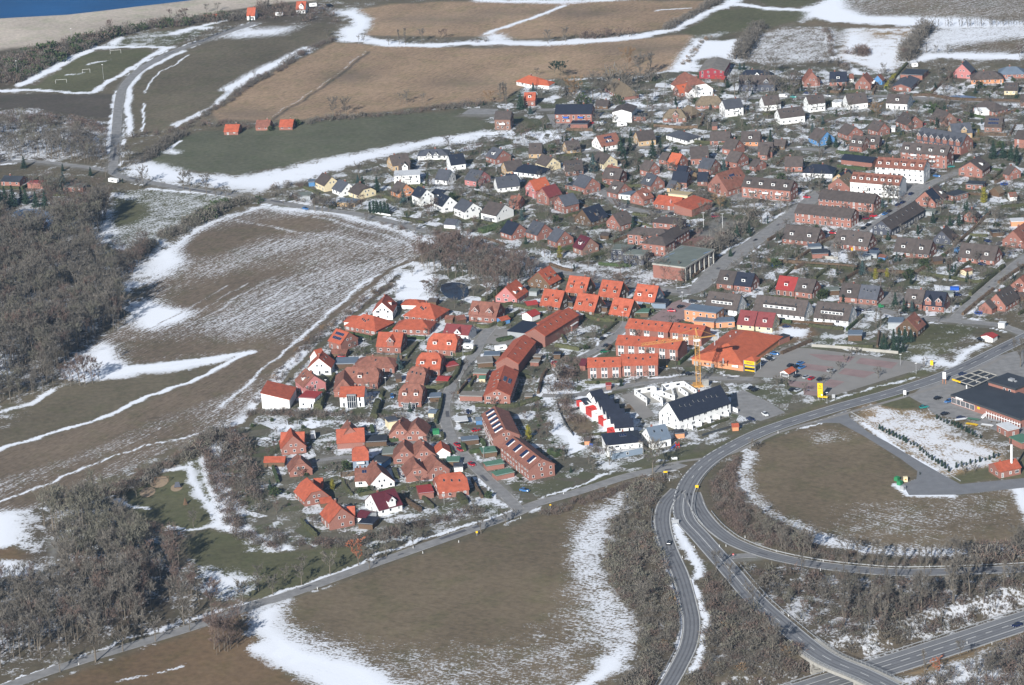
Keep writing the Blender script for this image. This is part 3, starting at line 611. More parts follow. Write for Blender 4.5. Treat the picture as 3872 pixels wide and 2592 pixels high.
structure(road('footpath', PP(2300,815, 2181,872, 2056,912, 1906,954, 1780,990, 1671,1038, 1560,1056, 1500,1068), 2.2, .074, M_PAVE))

# painted markings: joined, a few pixels wide each
mk = MB()
def mark_line(line, off, w, z, dash=None, a=0.0, b=1.0):
    pts = smooth(line, 1.5); n_ = len(pts); acc = 0; prev = None
    for i in range(int(a*n_), int(b*n_)-1):
        p, q = pts[i], pts[i+1]; d = q-p; L = d.length
        if L < 1e-6: continue
        d /= L; nr = Vector((-d.y, d.x)); acc += L
        if dash and (acc % (dash[0]+dash[1])) > dash[0]: prev = None; continue
        e0 = (p+nr*(off-w/2), p+nr*(off+w/2)); e1 = (q+nr*(off-w/2), q+nr*(off+w/2))
        mk.poly([(e0[0].x, e0[0].y, z), (e1[0].x, e1[0].y, z), (e1[1].x, e1[1].y, z), (e0[1].x, e0[1].y, z)], [(0, 1, 2, 3)], M_MARK)
ml = ROADS['main'][0]; zz = MAIN_Z+.01
mark_line(ml, 3.9, .2, zz); mark_line(ml, -3.9, .2, zz, None, 0, .42); mark_line(ml, -3.9, .2, zz, None, .58, 1); mark_line(ml, 0, .22, zz, (4, 6), 0, .52); mark_line(ml, .2, .22, zz, None, .55, .78); mark_line(ml, 0, .22, zz, (4, 6), .78, 1)
mark_line(ml, -3.9, .35, zz, (2.2, 2.2), .42, .58)
for rr in ('ramp', 'loop'):
    for s_ in (-1, 1): mark_line(ROADS[rr][0], s_*3.1, .2, zz, None, .06, 1)
mark_line(MOTORWAY, 0.2, .3, MW_Z+.1, (4, 4)); mark_line(MOTORWAY, 3.6, .26, MW_Z+.1); mark_line(MOTORWAY, -3.8, .26, MW_Z+.1); mark_line(MOTORWAY, -7.2, .2, MW_Z+.1); mark_line(MOTORWAY, 7.2, .2, MW_Z+.1)
mark_line(PP(1862,966, 1905,952, 1945,938), 0, .3, zz, (2, 2)); mark_line(PP(1552,1078, 1568,1100, 1590,1130)[:2], 0, .3, zz, (2, 2))
stuff(mk.build('road_markings'))
mk = MB(); _m = M_MARK; M_MARK = mat('tyre_polished_asphalt', (.135, .137, .146), .8, 0, .25, .2); zt_ = MAIN_Z+.005
for o_ in (-2.9, -1.3, 1.3, 2.9): mark_line(ml, o_, .55, zt_)
for rr in ('ramp', 'loop'):
    for o_ in (-2.3, -.7, .9, 2.4): mark_line(ROADS[rr][0], o_, .5, zt_)
for o_ in (-6.2, -4.7, -2.6, -1.1, 1.2, 2.7): mark_line(MOTORWAY, o_, .55, MW_Z+.09)
M_MARK = mat('salt_dusted_asphalt', (.30, .29, .275), .95, 0, .35, .2)
for k in ROADS:
    if k != 'main': w_ = ROADS[k][1]; [mark_line(ROADS[k][0], s_*(w_/2-.3), .55, zt_-.002, (rnd.uniform(14, 30), rnd.uniform(3, 14))) for s_ in (-1, 1)]
M_MARK = mat('bitumen_patch', (.10, .10, .108), .85, 0, .2, .3)
for k in ROADS:
    for _ in range(5): a_ = rnd.random()*.9; mark_line(ROADS[k][0], rnd.uniform(-1.6, 1.6), rnd.uniform(.8, 2.2), zt_-.001, None, a_, a_+rnd.uniform(.01, .04))
M_MARK = _m; stuff(mk.build('road_wear'))
# ------------------------------------------------------------------ windows and other shared small meshes
_wcache = {}
def window_mesh(w, h, kind='w'):
    key = (round(w, 1), round(h, 1), kind)
    if key in _wcache: return _wcache[key]
    mb = MB(); fr = M_DARKM if kind == 's' else M_WHITE; t = .10
    # frame bars round a recessed pane, outside face towards -Y
    mb.box(-w/2, w/2, -.05, .06, 0, t, fr); mb.box(-w/2, w/2, -.05, .06, h-t, h, fr)
    mb.box(-w/2, -w/2+t, -.05, .06, t, h-t, fr); mb.box(w/2-t, w/2, -.05, .06, t, h-t, fr)
    n_ = max(1, round(w/.9))
    for i in range(1, n_): mb.box(-w/2+w*i/n_-.04, -w/2+w*i/n_+.04, -.045, .05, t, h-t, fr)
    mb.box(-w/2+t, w/2-t, -.01, .05, t, h-t, M_CURT if kind == 'c' else M_GLASS)
    _wcache[key] = mb.mesh('window'); return _wcache[key]
_sky = MB(); _sky.box(-.40, .40, -.60, .60, 0, .10, M_CONC); _sky.box(-.37, .37, -.57, .57, .10, .13, M_GLASS); ME_SKY = _sky.mesh('skylight')
_sol = MB(); _sol.box(-.48, .48, -.78, .78, .08, .14, M_METAL); _sol.box(-.45, .45, -.75, .75, .14, .16, M_SOLAR); ME_SOL = _sol.mesh('solar_panel')
_ch = MB(); _ch.box(-.35, .35, -.35, .35, -1.2, 1.0, M_CHIM); _ch.box(-.42, .42, -.42, .42, 1.0, 1.12, M_CONC); ME_CHIM = _ch.mesh('chimney')
def M4(loc, rz=0, rx=0): return Matrix.Translation(loc) @ Matrix.Rotation(rz, 4, 'Z') @ Matrix.Rotation(rx, 4, 'X')
def part(name, me, parent, mtx):
    o = bpy.data.objects.new(name, me); o.parent = parent; o.matrix_local = mtx; C.objects.link(o); return o

FOOT = []          # footprints: centre, half length, half width, angle; used to keep shrubs out of houses
HOUSES = []        # (root, label, x, y)
def block(root, org, A, B, w, ze, zr, style, rm, wm, feats, first):
    """one roofed volume; A, B world ends of the ridge; org world origin of the thing"""
    A = Vector(A); B = Vector(B)
    if pos_px(*A) > pos_px(*B): A, B = B, A
    ex = (B-A).normalized(); ey = Vector((ex.y, -ex.x))            # ey is the side turned to the camera when ex runs to the right
    if ey.y > 0 and style != 'm': ex = -ex; ey = -ey; A, B = B, A
    Lr = (B-A).length; mid = (A+B)/2; h2 = w/2
    rot = math.atan2(ex.y, ex.x)
    # local frame: x along the ridge, -y towards the camera side
    base = Matrix.Translation((mid.x-org[0], mid.y-org[1], 0)) @ Matrix.Rotation(rot, 4, 'Z')
    rmat = ROOF[rm]; wmat = WALL[wm]; ov = .4; th = .22
    wl_ = MB(); rf = MB(); low = 0
    if style == 'f':
        L = Lr; wl_.box(-L/2, L/2, -h2, h2, -.3, zr-.25, wmat)
        rf.box(-L/2-.25, L/2+.25, -h2-.25, h2+.25, zr-.25, zr, rmat)
        rf.box(-L/2-.25, L/2+.25, -h2-.25, -h2-.1, zr, zr+.12, M_METAL)
        ze = zr-.3; sl = 0
    elif style == 'm':
        L = Lr; sl = (zr-ze)/w                                     # high side at +y ... low side at -y
        y0, y1 = -h2, h2
        wl_.poly([(-L/2,y0,-.3),(L/2,y0,-.3),(L/2,y1,-.3),(-L/2,y1,-.3),(-L/2,y0,ze-.1),(L/2,y0,ze-.1),(L/2,y1,zr-.1),(-L/2,y1,zr-.1)],
                 [(0,3,2,1),(0,1,5,4),(1,2,6,5),(2,3,7,6),(3,0,4,7),(4,5,6,7)], wmat)
        a, c2 = y0-ov, y1+ov
        rf.poly([(x, y, ze+(y-y0)*sl+dz) for dz in (-.1, .12) for x, y in ((-L/2-.2, a), (L/2+.2, a), (L/2+.2, c2), (-L/2-.2, c2))],
                [(0,3,2,1),(4,5,6,7),(0,1,5,4),(1,2,6,5),(2,3,7,6),(3,0,4,7)], rmat)
    else:
        sl = (zr-ze)/h2; yE = h2+ov; zE = zr-sl*yE
        if style == 'g': L = Lr-.5 if Lr > 3 else Lr; d = 0; zc = zr; LE = L/2+.25
        elif style == 'k': L = Lr; zc = zr-.42*(zr-ze); d = (zr-zc)*.9; LE = L/2+.3
        else: d = h2*.92; L = Lr+2*d-2*ov; zc = zE; LE = L/2+ov; d = LE-Lr/2
        yc = (zr-zc)/sl
        def cap(dz):
            if style == 'g': return [(-LE,-yE,zE+dz),(LE,-yE,zE+dz),(LE,0,zr+dz),(LE,yE,zE+dz),(-LE,yE,zE+dz),(-LE,0,zr+dz)]
            return [(-LE,-yE,zE+dz),(LE,-yE,zE+dz),(LE,-yc,zc+dz),(LE-d,0,zr+dz),(LE,yc,zc+dz),(LE,yE,zE+dz),(-LE,yE,zE+dz),(-LE,yc,zc+dz),(-(LE-d),0,zr+dz),(-LE,-yc,zc+dz)]
        if style == 'g':
            rf.poly(cap(0)+cap(-th), [(0,1,2,5),(2,3,4,5),(6,11,8,7),(8,11,10,9),(0,6,7,1),(3,9,10,4),(1,7,8,2),(2,8,9,3),(4,10,11,5),(5,11,6,0)], rmat)
        elif style == 'k':
            rf.poly(cap(0)+cap(-th), [(0,1,2,3,8,9),(3,4,5,6,7,8),(2,4,3),(9,8,7),(10,19,18,13,12,11),(18,17,16,15,14,13),(13,14,12),(17,18,19),
                     (0,10,11,1),(5,15,16,6),(1,11,12,2),(4,14,15,5),(2,12,14,4),(6,16,17,7),(9,19,10,0),(7,17,19,9)], rmat)
        else:
            p = [(-LE,-yE,zE),(LE,-yE,zE),(LE,yE,zE),(-LE,yE,zE),(-(LE-d),0,zr),(LE-d,0,zr)]
            q_ = [(a, c2, z-th) for a, c2, z in p[:4]]
            rf.poly(p+q_, [(0,1,5,4),(1,2,5),(2,3,4,5),(3,0,4),(0,6,7,1),(1,7,8,2),(2,8,9,3),(3,9,6,0),(9,8,7,6)], rmat)
        if rm in 'OQSRBGMX' and style != 'h': rf.box(-(LE-d)+.05, LE-d-.05, -.13, .13, zr-.02, zr+.07, rmat)
        if style == 'h': wl_.box(-L/2, L/2, -h2, h2, -.3, ze-.1, wmat)
        else:
            zt = min(zc, zr)-th; yt = (zr-zt-th)/sl if style == 'k' else 0
            pr = [(-h2,-.3),(h2,-.3),(h2,ze-th)] + ([(yc,zc-th),(-yc,zc-th)] if style == 'k' else [(0,zr-th)]) + [(-h2,ze-th)]
            k_ = len(pr)
            wl_.poly([(x, y, z) for x in (-L/2, L/2) for y, z in pr],
                     [tuple(range(k_-1, -1, -1)), tuple(range(k_, 2*k_))] + [(i, (i+1) % k_, k_+(i+1) % k_, k_+i) for i in range(k_)], wmat)
    if ze > .5 and not (wm == '-' ):
        part('wall', wl_.mesh('wall'), root, base)
    part('roof', rf.mesh('roof'), root, base)
    FOOT.append((mid.x, mid.y, L/2+1.2, h2+1.2, rot))
    # windows
    fs = {}
    for t in feats.split(','):
        if t and t != '-': fs[t[0]] = t[1:]
    wk = 'w'
    small = w < 6.2 or L < 5
    def face_cam(nx, ny):      # is this side turned to the camera
        v = base.to_3x3() @ Vector((nx, ny, 0)); return v.y < .25
    if 'n' not in fs:
        floors = [1.0] if ze < 4.4 else ([1.0, 3.7] if ze < 7.4 else [1.0, 3.7, 6.4])
        if ze < 2.2: floors = []
        sides = [(0, -1, L, 0)] + ([(0, 1, L, math.pi)] if face_cam(0, 1) else [])
        if face_cam(1, 0): sides.append((1, 0, w, math.pi/2))
        if face_cam(-1, 0): sides.append((-1, 0, w, -math.pi/2))
        for sx, sy, ln, rz in sides:
            gable = sx != 0
            n_ = max(1, int(ln/(3.1 if not gable else 3.6)))
            if small: n_ = 1
            off = (L/2 if gable else h2)+.0
            for fi, z in enumerate(floors):
                for i in range(n_):
                    u = (-ln/2 + ln*(i+.5)/n_) + rnd.uniform(-.25, .25)
                    r = rnd.random()
                    ww, hh, zz_ = (1.1, 1.25, z) if r < .62 else ((1.9, 1.25, z) if r < .8 else (1.0, 2.1, .1+z-1.0))
                    if z+1.4 > ze and not gable and fi: continue
                    if gable and sx > 0 and rnd.random() < .25: continue
                    if sl and style == 'm' and gable: pass
                    loc = (sx*(off+.01) if gable else u, (u if gable else sy*(off+.01)), zz_)
                    if gable: loc = (sx*(off+.01), u, zz_)
                    part('window', window_mesh(ww, hh, 'c' if rnd.random() < .22 else wk), root, base @ M4(loc, rz))
            if gable and style in 'gk' and zr-ze > 2.6:
                zg = ze+.25 if ze > 3.9 else max(ze+.1, 3.3)
                lim = (zr-zg-1.5)/sl
                us = (-1.1, 1.1) if lim > 1.7 else (0,)
                for u in us: part('window', window_mesh(.95, 1.15), root, base @ M4((sx*(off+.01), u, zg), rz))
    # roof furniture
    def on_slope(x, t, side=-1):      # t 0 at the ridge, 1 at the eave; returns matrix lying on the slope
        y = side*h2*t; z = zr-sl*abs(y)
        ang = math.atan(sl)*(1 if side < 0 else -1)
        return base @ Matrix.Translation((x, y, z)) @ Matrix.Rotation(ang, 4, 'X')
    if style in 'gkh' and zr-ze > 1.5 and not small and 'n' not in fs and 'q' not in fs:
        if rnd.random() < .75: part('chimney', ME_CHIM, root, base @ M4((rnd.choice((-.2, .25, .1))*Lr, .3, zr)))
    for key in 'sS':
        if key in fs:
            n_ = int(fs[key] or 2)
            for i in range(n_): part('skylight', ME_SKY, root, on_slope(-Lr*.38+Lr*.76*(i+.5)/n_, .42+.06*((i*7) % 3-1), -1 if key == 's' else 1))
    if 'L' in fs:      # large roof lights: white upstands with dark glass lids
        n_ = int(fs['L'])
        for i in range(n_):
            q = MB(); q.box(-1.15, 1.15, -2.0, 2.0, -.1, .55, M_WHITE); q.box(-1.2, 1.2, -2.05, 2.05, .55, .72, M_SOLAR)
            part('roof_light', q.mesh('roof_light'), root, on_slope(-Lr*.36+Lr*.72*i/(n_-1), .45))
    for key in 'pP':
        if key in fs:
            c_ = int(fs[key] or 6); r_ = 2 if c_ > 4 else 1
            cc = c_//r_
            for i in range(cc):
                for j in range(r_): part('solar_panel', ME_SOL, root, on_slope((i-(cc-1)/2)*1.02, .32+.36*j, -1 if key == 'p' else 1))
    for key in 'dD':
        if key in fs:
            n_ = int(fs[key] or 1); wide = key == 'D'
            tot = Lr*.62 if wide else 1.9
            for i in range(1 if wide else n_):
                x = 0 if wide else -Lr*.5+Lr*(i+.5)/n_
                y1 = -h2*.74; zb = zr-sl*abs(y1); hh = min(1.5, zr-zb-.15)
                db = MB(); yb = -max(0, (zr-zb-hh)/sl) + .3
                db.box(-tot/2, tot/2, y1, yb, zb-.3, zb+hh, WALL['w'] if wm != 'n' else WALL['n'])
                dm = part('dormer', db.mesh('dormer'), root, base @ M4((x, 0, 0)))
                dr = MB()
                dr.poly([(-tot/2-.2,y1-.25,zb+hh+.0),(tot/2+.2,y1-.25,zb+hh+.0),(tot/2+.2,yb,zb+hh+.28),(-tot/2-.2,yb,zb+hh+.28),
                         (-tot/2-.2,y1-.25,zb+hh+.14),(tot/2+.2,y1-.25,zb+hh+.14),(tot/2+.2,yb,zb+hh+.42),(-tot/2-.2,yb,zb+hh+.42)],
                        [(0,3,2,1),(4,5,6,7),(0,1,5,4),(1,2,6,5),(2,3,7,6),(3,0,4,7)], rmat)
                if 'k' in fs: dr.mats[0] = ROOF['K']
                part('roof', dr.mesh('roof'), dm, Matrix.Identity(4))
                nw = n_ if wide else 1
                for j in range(nw): part('window', window_mesh(1.3 if not wide else min(1.6, tot/nw-.25), hh*.75), dm, M4((-tot/2+tot*(j+.5)/nw, y1-.01, zb+.12), 0))
    if 'x' in fs:      # cross gables on the camera side
        n_ = int(fs['x'] or 1)
        for i in range(n_):
            x = -Lr*.5+Lr*(i+.5)/n_ + (0 if n_ > 1 else Lr*.08); gw = min(3.2, L/n_*.6); zt = zr-.5 if n_ == 1 else zr-(zr-ze)*.25; zl = zt-gw/2*1.1
            y1 = -h2-.15
            db = MB(); db.poly([(-gw/2,y1,ze-.5),(gw/2,y1,ze-.5),(gw/2,y1,zl),(0,y1,zt-.1),(-gw/2,y1,zl),(-gw/2,-.5,ze-.5),(gw/2,-.5,ze-.5),(gw/2,-.5,zl),(0,-.5,zt-.1),(-gw/2,-.5,zl)],
                               [(0,1,2,3,4),(9,8,7,6,5),(0,5,6,1),(1,6,7,2),(4,9,5,0)], WALL['w'] if 'w' in wm else wmat)
            dm = part('gable', db.mesh('gable'), root, base @ M4((x, 0, 0)))
            dr = MB(); g2 = gw/2+.3; zl2 = zt-g2*1.1; yb = 0
            dr.poly([(-g2,y1-.3,zl2),(0,y1-.3,zt),(g2,y1-.3,zl2),(-g2,yb,zl2),(0,yb,zt),(g2,yb,zl2)], [(0,1,4,3),(1,2,5,4)], rmat)
            dr.poly([(-g2,y1-.3,zl2-.18),(0,y1-.3,zt-.18),(g2,y1-.3,zl2-.18),(-g2,yb,zl2-.18),(0,yb,zt-.18),(g2,yb,zl2-.18)], [(3,4,1,0),(4,5,2,1)], rmat)
            dr.poly([(-g2,y1-.3,zl2),(-g2,y1-.3,zl2-.18),(0,y1-.3,zt-.18),(0,y1-.3,zt),(g2,y1-.3,zl2-.18),(g2,y1-.3,zl2)], [(0,1,2,3),(3,2,4,5)], M_WHITE)
            part('roof', dr.mesh('roof'), dm, Matrix.Identity(4))
            part('window', window_mesh(1.1, 1.2), dm, M4((0, y1-.01, max(ze+.1, zl-.6)), 0))
    if 'T' in fs:      # tall white window bays of the terraces
        n_ = int(fs['T'])
        for i in range(n_):
            q = MB(); u0 = -L/2+L*(i+.5)/n_
            for dx in (-.75, .75):
                q.box(u0+dx-.62, u0+dx+.62, -h2-.07, -h2-.005, .1, 5.35, M_WHITE)
                for z0, z1 in ((.3, 2.2), (3.6, 5.2)): q.box(u0+dx-.48, u0+dx-.03, -h2-.09, -h2-.07, z0, z1, M_GLASS); q.box(u0+dx+.03, u0+dx+.48, -h2-.09, -h2-.07, z0, z1, M_GLASS)
            part('window_bay', q.mesh('window_bay'), root, base)
    if 'B' in fs:
        n_ = int(fs['B'] or 2)
        for lv in ([3.4] if ze < 7.4 else [3.4, 6.1]):
            for i in range(n_):
                bm_ = MB(); bm_.box(-1.7, 1.7, -1.5, 0, 0, .15, M_CONC); bm_.box(-1.7, 1.7, -1.5, -1.4, .15, 1.1, M_BLUE if 'a' in fs else M_WHITE)
                bm_.box(-1.7, -1.62, -1.4, 0, .15, 1.1, M_WHITE); bm_.box(1.62, 1.7, -1.4, 0, .15, 1.1, M_WHITE)
                part('balcony', bm_.mesh('balcony'), root, base @ M4((-L*.4+L*.8*(i+.5)/n_, -h2, lv)))
    if 'G' in fs:      # tall glazed front
        wd = min(float(fs['G'] or 5), L*.9); gm = MB(); hh = ze+1.2 if ze > 4 else 2.3
        dp = 1.6
        gm.box(-wd/2, wd/2, -h2-dp, -h2, 0, hh-.3, M_GLASS)
        for i in range(int(wd)+1): gm.box(-wd/2+i*wd/int(wd)-.06, -wd/2+i*wd/int(wd)+.06, -h2-dp-.05, -h2-dp, 0, hh-.3, M_WHITE)
        for z in (0, (hh-.3)/2, hh-.36): gm.box(-wd/2, wd/2, -h2-dp-.06, -h2-dp-.051, z, z+.12, M_WHITE)
        gm.box(-wd/2-.1, wd/2+.1, -h2-dp-.1, -h2+.1, hh-.3, hh-.2, M_METAL)
        part('conservatory', gm.mesh('conservatory'), root, base)
    return base

